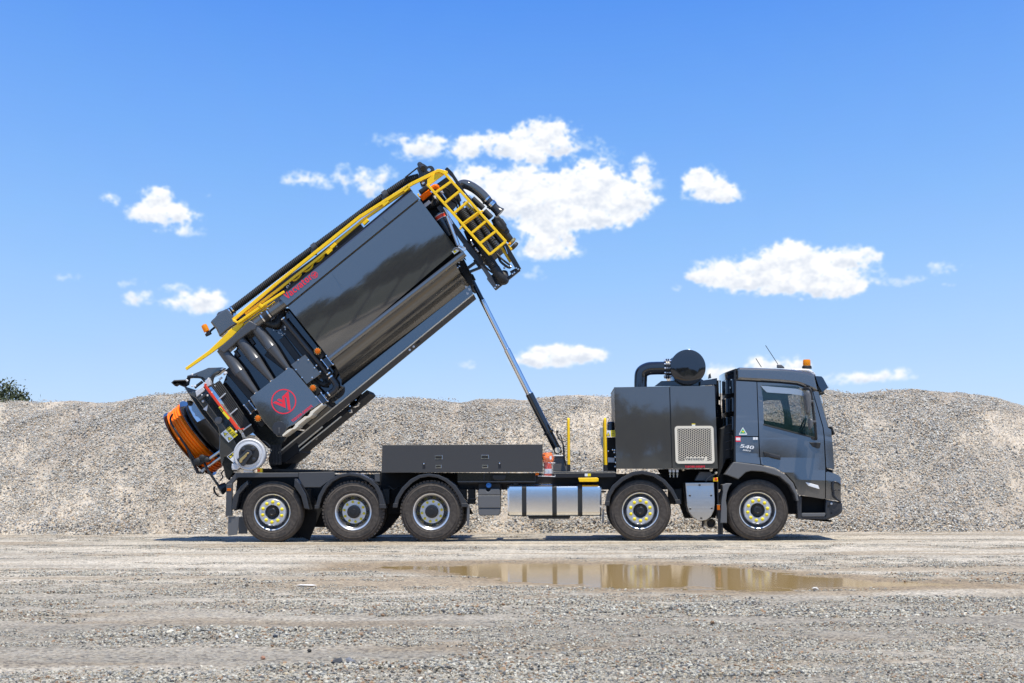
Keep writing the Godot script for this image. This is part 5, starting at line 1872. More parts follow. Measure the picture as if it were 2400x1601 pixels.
	# intake stack and hoses between cab and power pack
	var k := group_part("intake_stack", "black intake duct and pipes behind the cab")
	s = ms()
	pprism(s, C3, [905, 640, 985, 600, 995, 860, 950, 870, 900, 1000, 880, 1000], -0.35, -0.8, 0.02)
	put("duct", s, M.black_rubber, k)
	s = ms()
	ribbed(s, smooth(path3z(C3, [885, 480, -1.7, 893, 580, -1.5, 905, 720, -1.2, 900, 900, -0.9]), 14), 0.07, 0.05, 0.014, 14)
	put("intake_hose", s, M.black_rubber, k)
	s = ms()
	for y in [620, 680, 740, 800]:
		bar(s, pt(C3, 945, y, -0.34), pt(C3, 985, y - 12, -0.34), 0.012, 0.02)
	put("duct_rib", s, M.grey_frame, k)
	s = ms()
	pprism(s, C3, [868, 560, 1000, 580, 1000, 900, 905, 1030, 880, 1100, 860, 1000], -1.0, -1.3)
	pprism(s, C3, [876, 290, 892, 285, 905, 560, 876, 600], -1.6, -2.0)
	put("firewall", s, M.dull_black, k)

func line2(z0: float, z1: float, l: Array, z: Array = W) -> Array:   # a row of a loft: left and right ends, each with its own depth
	return [pt(z, l[0], l[1], z0), pt(z, l[2], l[3], z1)]

func make_body() -> void:
	var g := group_part("tipped_tank", "glossy graphite debris tank tipped up at the front")
	var A0 := Vector2(654.8, 698.4)
	var A1 := Vector2(964.1, 447.3)
	var B0 := Vector2(673.1, 716.8)
	var B1 := Vector2(982.4, 465.7)
	var C0 := Vector2(771.5, 839.5)
	var C1p := Vector2(1071.0, 584.0)
	# upper strip
	var s := ms()
	loft(s, [[at(A0, -0.075), at(A1, -0.075)], [at(A0.lerp(B0, 0.12), -0.05), at(A1.lerp(B1, 0.12), -0.05)], [at(A0.lerp(B0, 0.95), -0.045), at(A1.lerp(B1, 0.95), -0.045)], [at(A0.lerp(B0, 0.99), -0.06), at(A1.lerp(B1, 0.99), -0.06)]], Vector3.BACK, false)
	loft(s, [[at(A0, -0.075), at(A0, -1.2)], [at(B0, -0.05), at(B0, -1.2)]], Vector3.LEFT, false)
	loft(s, [[at(A1, -0.075), at(A1, -1.2)], [at(B1, -0.05), at(B1, -1.2)]], Vector3.RIGHT, false)
	put("upper_panel", s, M.graphite_paint, g)
	# main panel: flat at the top, rolling under towards the rail
	s = ms()
	var rows := [[at(B0, -0.065), at(B1, -0.065)], [at(B0.lerp(C0, 0.012), -0.046), at(B1.lerp(C1p, 0.012), -0.046)]]
	var n := 26
	for k in n + 1:
		var t := 0.02 + 0.98 * k / n
		var depth := 0.032 * t + 0.038 * t * t
		rows.append([at(B0.lerp(C0, t), -0.044 - depth), at(B1.lerp(C1p, t), -0.044 - depth)])
	loft(s, rows.slice(0, 2), Vector3.BACK, false)
	loft(s, rows.slice(2), Vector3.BACK, true)
	loft(s, [[at(B0, -0.05), at(B0, -1.4)], [at(C0, -0.09), at(C0, -1.4)]], Vector3.LEFT, false)
	loft(s, [[at(B1, -0.05), at(B1, -1.4)], [at(C1p, -0.09), at(C1p, -1.4)]], Vector3.RIGHT, false)
	put("side_panel", s, M.graphite_paint, g)
	for t in [0.325, 0.77]:   # butt seams of the sheets
		s = ms()
		var a: Vector2 = A0.lerp(A1, t)
		var b: Vector2 = B0.lerp(B1, t)
		if t > 0.7:
			bar(s, at(a.lerp(b, 0.15), -0.042), at(a.lerp(b, 0.9), -0.042), 0.006, 0.004, 0.0)
		else:
			bar(s, at(b.lerp(C0.lerp(C1p, t), 0.04), -0.045), at(b.lerp(C0.lerp(C1p, t), 0.3), -0.052), 0.004, 0.004, 0.0)
		put("sheet_seam", s, M.panel_paint, g)
	# rail
	s = ms()
	var r0 := pt(W, 772.5, 842.0, -0.05)
	var r1 := pt(W, 1089.0, 594.0, -0.05)
	tube(s, [r0, r1], 0.056, 24)
	put("side_rail", s, M.graphite_paint, g)
	s = ms()
	tube(s, smooth(path3z(C2, [1770, 740, -0.03, 1800, 722, -0.02, 1850, 760, -0.03]), 3), 0.02, 8)
	put("rail_end", s, M.graphite_paint, g)
	# hull under the rail
	s = ms()
	loft(s, [line2(-0.085, -0.085, [778, 846, 1062, 613.5]), line2(-0.092, -0.092, [782, 852, 1068, 621]), line2(-0.11, -0.11, [787, 859, 1073, 629.5]), line2(-0.145, -0.145, [791, 866, 1077.5, 637]), line2(-0.20, -0.20, [794, 871.5, 1081, 643.5]), line2(-0.29, -0.29, [796, 880, 1085.5, 649.5]), line2(-0.40, -0.40, [797.5, 888, 1090, 655]), line2(-0.52, -0.52, [798, 895, 1095, 661]), line2(-0.60, -0.60, [797, 903, 1101, 668.5])], Vector3(0.2, -0.3, 1))
	loft(s, [line2(-0.085, -1.2, [778, 846, 778, 846]), line2(-0.6, -1.2, [797, 903, 797, 903])], Vector3.LEFT, false)
	loft(s, [line2(-0.085, -1.2, [1062, 613.5, 1062, 613.5]), line2(-0.6, -1.2, [1101, 668.5, 1101, 668.5])], Vector3.RIGHT, false)
	put("hull", s, M.hull_paint, g)
	s = ms()
	loft(s, [line2(-0.56, -0.56, [700, 985, 1101.5, 668]), line2(-0.55, -0.55, [728, 997, 1108.5, 688])], Vector3.BACK, false)
	loft(s, [line2(-0.56, -1.0, [1101.5, 668, 1101.5, 668]), line2(-0.55, -1.0, [1108.5, 688, 1108.5, 688])], Vector3.RIGHT, false)
	put("sill_plate", s, M.graphite_paint, g)
	s = ms()   # bottom beam, turned so that its face looks down
	loft(s, [line2(-0.53, -0.53, [651.7, 1061.6, 1109.5, 688.6]), line2(-0.525, -0.525, [653.2, 1063.3, 1111, 690.4]), line2(-0.58, -0.58, [664, 1073, 1116, 700.6]), line2(-0.66, -0.66, [664.5, 1073.5, 1116.5, 701])], Vector3(0.3, -0.3, 1), false)
	loft(s, [line2(-0.53, -0.9, [651.7, 1061.6, 651.7, 1061.6]), line2(-0.58, -0.9, [664, 1073, 664, 1073])], Vector3.LEFT, false)
	loft(s, [line2(-0.53, -0.9, [1109.5, 688.6, 1109.5, 688.6]), line2(-0.58, -0.9, [1116, 700.6, 1116, 700.6])], Vector3.RIGHT, false)
	put("bottom_beam", s, M.box_paint, g)
	s = ms()  # pale rod stands in for the highlight along the beam's upper edge
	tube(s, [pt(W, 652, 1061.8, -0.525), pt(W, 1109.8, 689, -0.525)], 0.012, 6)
	put("beam_highlight", s, M.pale_steel, g)
	s = ms()
	for q in [[1437, 1502, 9], [1467, 1477, 9]]:
		lathe(s, [[0.022, 0.0], [0.018, 0.006], [0.0, 0.007]], pt(C2, q[0], q[1], -0.545), Vector3.BACK, 12)
	put("beam_stud", s, M.silver_paint, g)
	s = ms()
	bar(s, pt(C2, 1488, 1452, -0.54), pt(C2, 1515, 1434, -0.54), 0.035, 0.02, 0.006)
	put("beam_slot", s, M.black_frame, g)
	# the rest of the barrel behind the visible side
	s = ms()
	prism(s, flat2(W, [658, 700, 966, 450, 1090, 612, 1092, 664, 1096, 676, 700, 1000, 640, 1030, 780, 846], -0.62), -0.62, -2.42, 0.02)
	put("barrel", s, M.dull_black, g)
	s = ms()
	prism(s, flat2(W, [560, 800, 640, 722, 676, 722, 800, 880, 800, 905, 690, 1000, 652, 1058, 628, 1050, 588, 1010, 520, 905], -0.40), -0.40, -2.35, 0.02)
	put("rear_section", s, M.gloss_black, g)
	s = ms()   # raised frames of the rear section
	for q in [[C1, [735, 240, 960, 540]], [C1, [690, 110, 1030, 520]], [C1, [400, 430, 560, 620]], [C1, [640, 330, 770, 430]]]:
		bar(s, pt(q[0], q[1][0], q[1][1], -0.37), pt(q[0], q[1][2], q[1][3], -0.37), 0.12, 0.06, 0.008)
	put("rear_frame", s, M.black_frame, g)
	s = ms()   # underside: cross beams, valve cluster, subframe
	prism(s, flat2(W, [664, 1072, 860, 914, 866, 922, 676, 1080], -0.7), -0.7, -1.8, 0.005)
	prism(s, flat2(W, [640, 1040, 690, 1010, 700, 1060, 668, 1085, 640, 1085], -0.5), -0.55, -2.0, 0.01)
	put("tipping_frame", s, M.dull_black, g)
	s = ms()  # pale rods draw the thin highlights on the dark frame
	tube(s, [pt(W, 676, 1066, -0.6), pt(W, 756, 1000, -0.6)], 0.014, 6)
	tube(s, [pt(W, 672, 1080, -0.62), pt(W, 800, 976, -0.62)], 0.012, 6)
	put("beam_highlight", s, M.pale_steel, g)
	s = ms()
	pprism(s, Z2, [1690, 1000, 1780, 950, 1920, 900, 1930, 1040, 1900, 1080, 1860, 1180, 1780, 1210, 1700, 1190, 1650, 1110], -0.7, -0.95, 0.02)
	pprism(s, Z2, [1640, 1240, 1740, 1250, 1745, 1300, 1700, 1310], -0.7, -0.9, 0.01)
	put("drain_valve_body", s, M.gloss_black, g)
	s = ms()
	for q in [[1690, 1140, 0.035], [1720, 1190, 0.02], [1830, 1080, 0.018], [1930, 935, 0.028], [1750, 980, 0.014]]:
		lathe(s, [[q[2], 0.0], [q[2] * 0.7, 0.012], [0.0, 0.016]], pt(Z2, q[0], q[1], -0.68), Vector3(0.2, 0.3, 1), 12)
	put("valve_fitting", s, M.chrome, g)
	s = ms()
	pprism(s, Z6, [660, 260, 700, 230, 760, 165, 810, 150, 820, 180, 780, 235, 720, 256], -0.8, -1.0, 0.01)
	put("latch_foot", s, M.grey_plastic, g)
	# lettering on the tank
	var turn := atan2(at(A1, -0.05).y - at(A0, -0.05).y, at(A1, -0.05).x - at(A0, -0.05).x)
	words("lettering", "Vacvator", at(Vector2(698.5, 671.5), -0.040), 0.115, 0.56, turn, M.red_film, g)
	_emblem(g, at(Vector2(737, 644.5), -0.040), 0.057, 0.006, turn * 0.2)
	s = ms()
	pprism(s, C5, [692, 998, 765, 948, 788, 980, 718, 1028], -0.03, -0.036, 0.0)
	put("warning_label", s, M.white_film, g)
	s = ms()
	pprism(s, C5, [722, 985, 745, 1000, 718, 1018, 706, 998], -0.028, -0.033, 0.0)
	put("warning_label", s, M.yellow_plastic, g)
	s = ms()
	for q in [[1860, 1010], [1885, 1030], [1870, 1060]]:
		pprism(s, C2, [q[0], q[1], q[0] + 22, q[1] + 6, q[0] + 14, q[1] + 22, q[0] + 2, q[1] + 18], -0.545, -0.552, 0.0)
	put("chipped_patch", s, M.pale_metal, g)

func _emblem(g: Node3D, c: Vector3, r: float, line: float, turn: float) -> void:   # ring with the double-stroked V
	var s := ms()
	var a := ngon(Vector2.ZERO, r, 40)
	var b := ngon(Vector2.ZERO, r - line * 1.6, 40)
	for k in 40:
		var j := (k + 1) % 40
		quad(s, c + Vector3(a[k].x, a[k].y, 0), c + Vector3(a[j].x, a[j].y, 0), c + Vector3(b[j].x, b[j].y, 0), c + Vector3(b[k].x, b[k].y, 0), Vector3.BACK)
		quad(s, c + Vector3(a[k].x, a[k].y, 0), c + Vector3(a[j].x, a[j].y, 0), c + Vector3(a[j].x, a[j].y, -0.004), c + Vector3(a[k].x, a[k].y, -0.004), Vector3(a[k].x, a[k].y, 0))
	# strokes read off the box emblem, centred and scaled by its radius of 230 units
	for l in [[312, 1120, 352, 1100, 482, 1140, 480, 1160, 400, 1066, 440, 1050, 490, 1062, 480, 1010, 590, 910, 600, 985, 632, 1240, 636, 1270, 590, 1265, 535, 1030, 500, 1060]]:
		pass
	for l in [[305, 1128, 355, 1100, 478, 1148, 486, 1128, 380, 1080, 418, 1050, 486, 1078, 476, 1018, 592, 908, 640, 1270, 588, 1262, 556, 1040, 524, 1028, 548, 1228]]:
		var p := PackedVector2Array()
		for i in range(0, l.size(), 2):
			p.append(Vector2(c.x, c.y) + Vector2((l[i] - 508.0) / 232.0, -(l[i + 1] - 1106.0) / 232.0).rotated(turn) * r)
		prism(s, p, c.z, c.z - 0.004, 0.0)
	put("emblem", s, M.red_film, g)

func clamp_band(s: SurfaceTool, c: Vector3, axis: Vector3, r: float, w: float) -> void:
	lathe(s, [[r * 0.9, -w / 2], [r, -w / 2], [r, w / 2], [r * 0.9, w / 2]], c, axis, 24)

func make_rear_gear() -> void:
	# cyclone separators and their manifold
	var g := group_part("cyclone_set", "three graphite cyclone separators under their manifold")
	var d := Vector2(-37.0, 28.6)
	var ax := (at(Vector2(672.5, 862.5), -0.2) - at(Vector2(600, 770), -0.2)).normalized()
	for k in 3:
		var o := d * (2 - k)
		var top := at(Vector2(592, 760) + o, -0.17)
		var seam := at(Vector2(635.7, 815.0) + o, -0.17)
		var tip := at(Vector2(675, 865) + o, -0.17)
		var L1 := top.distance_to(seam)
		var L2 := seam.distance_to(tip)
		var s := ms()
		lathe(s, [[0.085, 0.0], [0.092, L1 * 0.3], [0.098, L1 * 0.6], [0.099, L1 * 0.985], [0.101, L1 * 0.99], [0.101, L1 * 1.01], [0.098, L1 * 1.015], [0.09, L1 + L2 * 0.15], [0.044, L1 + L2 * 0.97], [0.044, L1 + L2], [0.0, L1 + L2]], top, seam - top, 36)
		put("cyclone", s, M.cyclone_paint, g)
		s = ms()
		lathe(s, [[0.03, -0.002], [0.045, -0.002], [0.045, 0.02], [0.03, 0.02]], tip - ax * 0.02, ax, 16)
		put("cyclone_outlet", s, M.chrome, g)
	var s := ms()
	pprism(s, Z1, [228, 1398, 480, 1190, 815, 872, 880, 900, 960, 950, 930, 1040, 850, 1062, 700, 1175, 600, 1250, 530, 1320, 350, 1475, 300, 1440], -0.055, -0.42, 0.02, 3)
	put("manifold", s, M.cyclone_paint, g)
	s = ms()
	for q in [[865, 1255], [585, 1480]]:
		var c := pt(Z1, q[0], q[1], -0.34)
		bar(s, c + Vector3(-0.035, 0.05, 0), c + Vector3(0.035, -0.05, 0), 0.05, 0.02, 0.004)
	put("inspection_plate", s, M.grey_frame, g)
	# suction pipe feeding the manifold
	g = group_part("suction_pipe", "graphite pipe joined to the manifold with clamps")
	s = ms()
	rod(s, pt(Z1, 1470, 545, -0.15), pt(Z1, 1150, 775, -0.15), 0.084, 26)
	rod(s, pt(Z1, 1090, 815, -0.15), pt(Z1, 930, 935, -0.15), 0.08, 26)
	put("pipe", s, M.panel_paint, g)
	s = ms()
	rod(s, pt(Z1, 1210, 735, -0.15), pt(Z1, 1050, 848, -0.15), 0.088, 24)
	put("sleeve", s, M.black_rubber, g)
	s = ms()
	var pa := (pt(Z1, 1470, 545, -0.15) - pt(Z1, 1150, 775, -0.15)).normalized()
	for q in [[1180, 752], [1068, 832]]:
		clamp_band(s, pt(Z1, q[0], q[1], -0.15), pa, 0.096, 0.024)
		rod(s, pt(Z1, q[0] - 40, q[1] - 95, -0.12), pt(Z1, q[0] - 10, q[1] - 105, -0.12), 0.014, 8)
	put("hose_clamp", s, M.chrome, g)
	s = ms()
	tube(s, smooth(path3z(Z1, [1420, 700, -0.35, 1380, 850, -0.3, 1300, 950, -0.25, 1180, 930, -0.25, 1060, 880, -0.2]), 6), 0.06, 14)
	tube(s, smooth(path3z(Z1, [1430, 720, -0.4, 1400, 900, -0.35, 1350, 1000, -0.3]), 6), 0.03, 10)
	put("elbow", s, M.black_rubber, g)
	s = ms()
	rng.seed = 5
	for k in 24:
		var p := pt(Z1, rng.randf_range(1180, 1560), rng.randf_range(680, 1120), -0.25)
		lathe(s, [[0.008, 0.0], [0.012, 0.01], [0.0, 0.014]], p, Vector3(rng.randf_range(-0.5, 0.5), 0.6, 1), 6)
	for q in [[1470, 990, 26, 32], [1420, 1140, 30, 12]]:
		pprism(s, Z1, [q[0] - q[2], q[1], q[0], q[1] - q[3], q[0] + q[2], q[1] - 6, q[0] + 4, q[1] + q[3]], -0.3, -0.32, 0.002)
	put("fittings", s, M.pale_metal, g)
	# down pipe beside the tank
	g = group_part("down_pipe", "black coolant pipe running down beside the tank")
	s = ms()
	rod(s, pt(Z1, 1430, 830, -0.22), pt(Z2, 1310, 580, -0.22), 0.052, 18)
	tube(s, smooth(path3z(Z2, [1370, 660, -0.2, 1430, 740, -0.2, 1465, 810, -0.2, 1450, 880, -0.2, 1400, 930, -0.2, 1330, 975, -0.2]), 6), 0.05, 18)
	put("pipe", s, M.fender_plastic, g)
	s = ms()
	clamp_band(s, pt(Z1, 1445, 838, -0.22), Vector3(0.6, -0.78, 0), 0.06, 0.02)
	clamp_band(s, pt(Z2, 1335, 598, -0.21), Vector3(0.6, -0.78, 0), 0.062, 0.022)
	clamp_band(s, pt(Z2, 1372, 658, -0.21), Vector3(0.6, -0.78, 0), 0.062, 0.022)
	clamp_band(s, pt(Z2, 1338, 966, -0.2), Vector3(0.8, 0.6, 0), 0.062, 0.022)
	clamp_band(s, pt(Z2, 1268, 1008, -0.2), Vector3(0.8, 0.6, 0), 0.062, 0.022)
	put("hose_clamp", s, M.chrome, g)
	s = ms()
	rod(s, pt(Z2, 1340, 600, -0.21), pt(Z2, 1372, 655, -0.21), 0.056, 16)
	rod(s, pt(Z2, 1335, 968, -0.2), pt(Z2, 1230, 1035, -0.2), 0.056, 16)
	for q in [[1500, 300, 1440, 660], [1470, 330, 1430, 600], [1260, 700, 1180, 800], [1080, 700, 1330, 760], [1050, 660, 1300, 820]]:
		var a := pt(Z2, q[0], q[1], -0.3)
		var b := pt(Z2, q[2], q[3], -0.3)
		tube(s, smooth([a, a.lerp(b, 0.5) + Vector3(0.03, -0.05, 0.04), b], 5), 0.026, 10)
	put("sleeve", s, M.black_rubber, g)
	for q in [[Z2, 1312, 385], [Z2, 1215, 1060], [Z3, 1925, 930]]:
		var c := pt(q[0], q[1], q[2], -0.03)
		var b := Basis(Vector3.BACK, deg_to_rad(-52.0))
		s = ms()
		bar(s, c - b.x * 0.085 + Vector3(0, 0, -0.02), c + b.x * 0.085 + Vector3(0, 0, -0.02), 0.11, 0.10, 0.012)
		put("hinge_block", s, M.gloss_black, g)
		s = ms()
		for e in [-1.0, 1.0]:
			bar(s, c + b.y * 0.05 * e - b.x * 0.09, c + b.y * 0.05 * e + b.x * 0.09, 0.012, 0.09, 0.003)
			for f in [-1.0, 1.0]:
				lathe(s, [[0.014, 0.0], [0.014, 0.012], [0.0, 0.016]], c + b.y * 0.055 * e + b.x * 0.092 * f + Vector3(0, 0, 0.03), Vector3.BACK, 8)
		put("hinge_clasp", s, M.chrome, g)
	# bolted cover
	g = group_part("pump_cover", "grey cover plate held by eight bright bolts")
	s = ms()
	pprism(s, Z2, [900, 242, 1190, 598, 930, 790, 640, 432], -0.12, -0.4, 0.006)
	put("cover_plate", s, M.panel_paint, g)
	for q in [[778, 342], [963, 342], [735, 523], [1076, 486], [847, 668], [1033, 668], [1110, 445], [1180, 560]]:
		s = ms()
		lathe(s, [[0.016, 0.0], [0.014, 0.012], [0.0, 0.015]], pt(Z2, q[0], q[1], -0.12), Vector3.BACK, 8)
		put("bolt", s, M.chrome, g)
	# control box with the emblem
	g = group_part("control_box", "charcoal box with a red ringed V emblem")
	s = ms()
	pprism(s, C1, [537, 606, 778, 420, 798, 430, 975, 638, 935, 668, 905, 682, 860, 720, 848, 735, 815, 768, 770, 790, 735, 850, 706, 846, 690, 830, 620, 752], 0.0, -0.55, 0.01, 2)
	put("box_body", s, M.graphite_paint, g)
	_emblem(g, pt(Z2, 508, 1106, 0.004), 0.213, 0.0125, 0.0)
	var tl := pt(C1, 795, 752, 0.003)
	var tr := pt(C1, 918, 656, 0.003)
	words("lettering", "TIBO90-500BPI", (tl + tr) / 2, 0.046, tl.distance_to(tr), atan2(tr.y - tl.y, tr.x - tl.x), M.red_film, g)
	s = ms()
	var cc := pt(C1, 718, 795, 0.0)
	lathe(s, [[0.122, -0.06], [0.122, 0.012], [0.116, 0.02], [0.0, 0.022]], cc, Vector3.BACK, 40)
	put("round_door", s, M.fender_plastic, g)
	s = ms()
	bar(s, cc + Vector3(0, 0.01, 0.03), cc + Vector3(0.0, -0.085, 0.03), 0.03, 0.02, 0.005)
	put("door_latch", s, M.grey_frame, g)
	s = ms()
	pprism(s, [660.0, 920.0, 17.42], [1660, 430, 1170, 790, 1150, 860, 1060, 970, 940, 982, 550, 1300, 530, 1372, 440, 1472, 330, 1492, 200, 1567, 20, 1740, 60, 1800, 380, 1567, 440, 1512, 530, 1502, 660, 1402, 690, 1342, 1040, 1050, 1150, 1012, 1270, 902, 1282, 852, 1675, 505], 0.03, -0.5, 0.004)
	put("box_sill", s, M.pale_steel, g, "pale stepped sill under the control box")
	# marker lamps
	g = group_part("marker_lamps", "round amber marker lamps on the tipped body")
	for q in [[Z2, 1130, 180, -0.08], [Z2, 1045, 856, -0.06], [Z3, 2100, 1180, -0.02]]:
		var c := pt(q[0], q[1], q[2], q[3])
		s = ms()
		lathe(s, [[0.046, -0.02], [0.046, 0.012], [0.036, 0.026], [0.0, 0.03]], c, Vector3.BACK, 24)
		put("amber_lens", s, M.amber_lens, g)
		s = ms()
		for k in 10:
			var a := TAU * k / 10
			lathe(s, [[0.009, -0.02], [0.009, 0.006], [0.0, 0.009]], c + Vector3(cos(a), sin(a), 0) * 0.053, Vector3.BACK, 8)
		put("bezel", s, M.brass, g)
		s = ms()
		bar(s, c + Vector3(-0.02, 0.02, -0.05), c + Vector3(0.1, -0.1, -0.05), 0.13, 0.05, 0.01)
		put("lamp_base", s, M.dull_black, g)
	g = group_part("rear_beacon", "amber beacon on an arm at the raised tail")
	s = ms()
	var bc := pt(Z1, 8, 1012, -0.4)
	lathe(s, [[0.0, -0.07], [0.05, -0.06], [0.052, 0.03], [0.045, 0.06], [0.0, 0.075]], bc, Vector3(-0.45, 0.9, 0), 20)
	put("beacon_light", s, M.amber_glow, g)
	s = ms()
	lathe(s, [[0.056, -0.04], [0.056, 0.0], [0.03, 0.01]], bc + Vector3(0.045, -0.085, 0), Vector3(-0.45, 0.9, 0), 20)
	tube(s, smooth(path3z(Z1, [30, 1090, -0.4, 90, 1075, -0.4, 130, 1040, -0.45, 180, 1000, -0.5]), 4), 0.02, 8)
	put("beacon_arm", s, M.black_frame, g)
	# tail box over the cyclones
	g = group_part("tail_box", "graphite rounded box at the top of the tail")
	s = ms()
	pprism(s, Z1, [388, 652, 440, 690, 540, 812, 600, 930, 480, 1000, 300, 1150, 262, 1160, 205, 1030, 160, 985, 100, 905, 118, 870, 180, 815, 216, 768], -0.32, -1.9, 0.03, 3)
	put("box_body", s, M.panel_paint, g)
	s = ms()
	pprism(s, Z1, [210, 765, 240, 720, 300, 695, 320, 690, 390, 655, 300, 760], -0.6, -1.4, 0.02)
	put("lid", s, M.panel_paint, g)
	# the long suction hose lying along the top
	g = group_part("suction_hose", "dark ribbed suction hose along the top of the tank")
	s = ms()
	ribbed(s, smooth(path3z(C2, [58, 1213, -0.42, 230, 1082, -0.42, 460, 905, -0.42, 712, 718, -0.42, 980, 520, -0.42, 1240, 325, -0.42, 1330, 262, -0.42, 1420, 205, -0.42, 1510, 178, -0.42]), 24), 0.066, 0.034, 0.010, 16)
	put("hose", s, M.black_rubber, g)
	s = ms()
	for q in [[712, 718], [1255, 314]]:
		var c := pt(C2, q[0], q[1], -0.42)
		lathe(s, [[0.06, -0.045], [0.083, -0.045], [0.083, 0.045], [0.06, 0.045]], c, Vector3(0.79, 0.6, 0), 20)
		box(s, c + Vector3(-0.06, -0.13, -0.05), c + Vector3(0.03, 0.03, 0.07), 0.006)
	put("hose_saddle", s, M.grey_frame, g)
	s = ms()
	clamp_band(s, pt(C2, 84, 1195, -0.42), Vector3(0.79, 0.6, 0), 0.078, 0.025)
	clamp_band(s, pt(C2, 66, 1209, -0.42), Vector3(0.79, 0.6, 0), 0.078, 0.02)
	put("hose_clamp", s, M.chrome, g)
	# dark edge trim and walkway under the yellow rails
	s = ms()
	pprism(s, C2, [455, 1060, 700, 870, 1100, 552, 1440, 268, 1455, 282, 1100, 575, 480, 1088], -0.3, -2.2, 0.01)
	pprism(s, C2, [100, 1240, 480, 960, 700, 800, 1050, 520, 1060, 540, 560, 980, 300, 1170, 150, 1290], -0.55, -2.0, 0.01)
	put("roof_walkway", s, M.black_frame, g)
	s = ms()
	tube(s, path3z(C2, [510, 975, -0.2, 522, 1002, -0.2]), 0.008, 6)
	tube(s, smooth(path3z(C2, [506, 1030, -0.2, 496, 1022, -0.2, 500, 1012, -0.2, 514, 1014, -0.2]), 4), 0.008, 6)
	for q in [[640, 1090], [730, 1020], [860, 712], [880, 712], [1215, 415], [1240, 405]]:
		lathe(s, [[0.014, 0.0], [0.012, 0.012], [0.0, 0.014]], pt(C2, q[0], q[1], -0.2), Vector3.BACK, 8)
	put("hooks", s, M.silver_paint, g)

func make_yellow_work() -> void:
	var g := group_part("safety_rail", "folded yellow safety rail along the top of the body")
	var seg := func(z: Array, l: Array, w: float, d: float, depth: float) -> void:
		var s := ms()
		for i in range(0, l.size() - 2, 2):
			bar(s, pt(z, l[i], l[i + 1], depth), pt(z, l[i + 2], l[i + 3], depth), w, d, 0.005)
		put("rail", s, M.yellow_paint, g)
	seg.call(C2, [1660, 130, 1455, 232, 1065, 480], 0.056, 0.05, -0.16)
	seg.call(C2, [1065, 477, 700, 770, 400, 1010, 85, 1275], 0.054, 0.05, -0.16)
	seg.call(C2, [1440, 262, 1085, 505, 740, 800, 440, 1035, 180, 1230], 0.046, 0.05, -0.20)
	seg.call(Z1, [1462, 342, 1040, 610, 620, 905], 0.042, 0.05, -0.12)
	seg.call(Z1, [520, 868, 640, 928], 0.036, 0.05, -0.13)
	seg.call(Z1, [1008, 580, 1058, 632], 0.045, 0.05, -0.11)
	var s := ms()
	pprism(s, C1, [470, 145, 410, 198, 285, 318, 140, 424, 148, 438, 300, 335, 372, 282, 430, 232, 490, 170, 500, 150], -0.14, -0.19, 0.005)
	put("tail_rail", s, M.yellow_paint, g)
	s = ms()
	bar(s, pt(C1, 640, 40, -0.17), pt(C1, 405, 205, -0.17), 0.03, 0.05, 0.004)
	bar(s, pt(C1, 690, 20, -0.19), pt(C1, 420, 222, -0.19), 0.022, 0.05, 0.004)
	put("rail", s, M.yellow_paint, g)
	for q in [[C2, [[520, 960, 560, 970, 600, 935, 605, 910]]], [C2, [[605, 895, 650, 900, 690, 868, 695, 835]]], [C2, [[700, 825, 745, 822, 775, 790, 782, 765]]]]:
		s = ms()
		tube(s, smooth(path3(q[0], q[1][0], -0.22), 5), 0.018, 8)
		put("hoop", s, M.yellow_paint, g)
	for q in [[1098, 522], [820, 748], [1250, 380], [1410, 270], [850, 706]]:
		s = ms()
		var c := pt(C2, q[0], q[1], -0.17)
		bar(s, c + Vector3(-0.035, -0.045, 0), c + Vector3(0.05, 0.035, 0), 0.055, 0.07, 0.006)
		put("rail_bracket", s, M.yellow_paint, g)
	# ladder on the front end
	g = group_part("ladder", "yellow access ladder hanging at the tank's front end")
	for l in [[265, 292, 1215, 1352], [8, 472, 968, 1552]]:
		s = ms()
		bar(s, pt(ZL, l[0], l[1], -0.10), pt(ZL, l[2], l[3], -0.10), 0.042, 0.05, 0.005)
		put("ladder_rail", s, M.yellow_paint, g)
	for l in [[378, 428, 130, 602], [502, 578, 268, 765], [632, 735, 415, 915], [905, 1040, 690, 1218], [1058, 1190, 825, 1372], [1208, 1348, 970, 1545]]:
		s = ms()
		bar(s, pt(ZL, l[0], l[1], -0.10), pt(ZL, l[2], l[3], -0.10), 0.040, 0.05, 0.005)
		put("rung", s, M.yellow_paint, g)
	s = ms()
	bar(s, pt(ZL, 800, 890, -0.10), pt(ZL, 540, 1080, -0.10), 0.028, 0.05, 0.005)
	bar(s, pt(ZL, 812, 912, -0.13), pt(ZL, 570, 1088, -0.13), 0.030, 0.04, 0.005)
	bar(s, pt(ZL, 540, 1110, -0.10), pt(ZL, 508, 1160, -0.10), 0.03, 0.05, 0.005)
	rod(s, pt(ZL, 800, 900, -0.1), pt(ZL, 868, 878, -0.1), 0.016, 10)
	put("fold_bracket", s, M.yellow_paint, g)
	s = ms()
	pprism(s, ZL, [150, 238, 200, 235, 318, 268, 325, 300, 300, 318, 262, 312, 190, 282, 120, 300], -0.08, -0.16, 0.006)
	pprism(s, ZL, [130, 300, 200, 288, 262, 322, 40, 486, 8, 462, 6, 400], -0.11, -0.15, 0.004)
	put("top_bracket", s, M.yellow_paint, g)

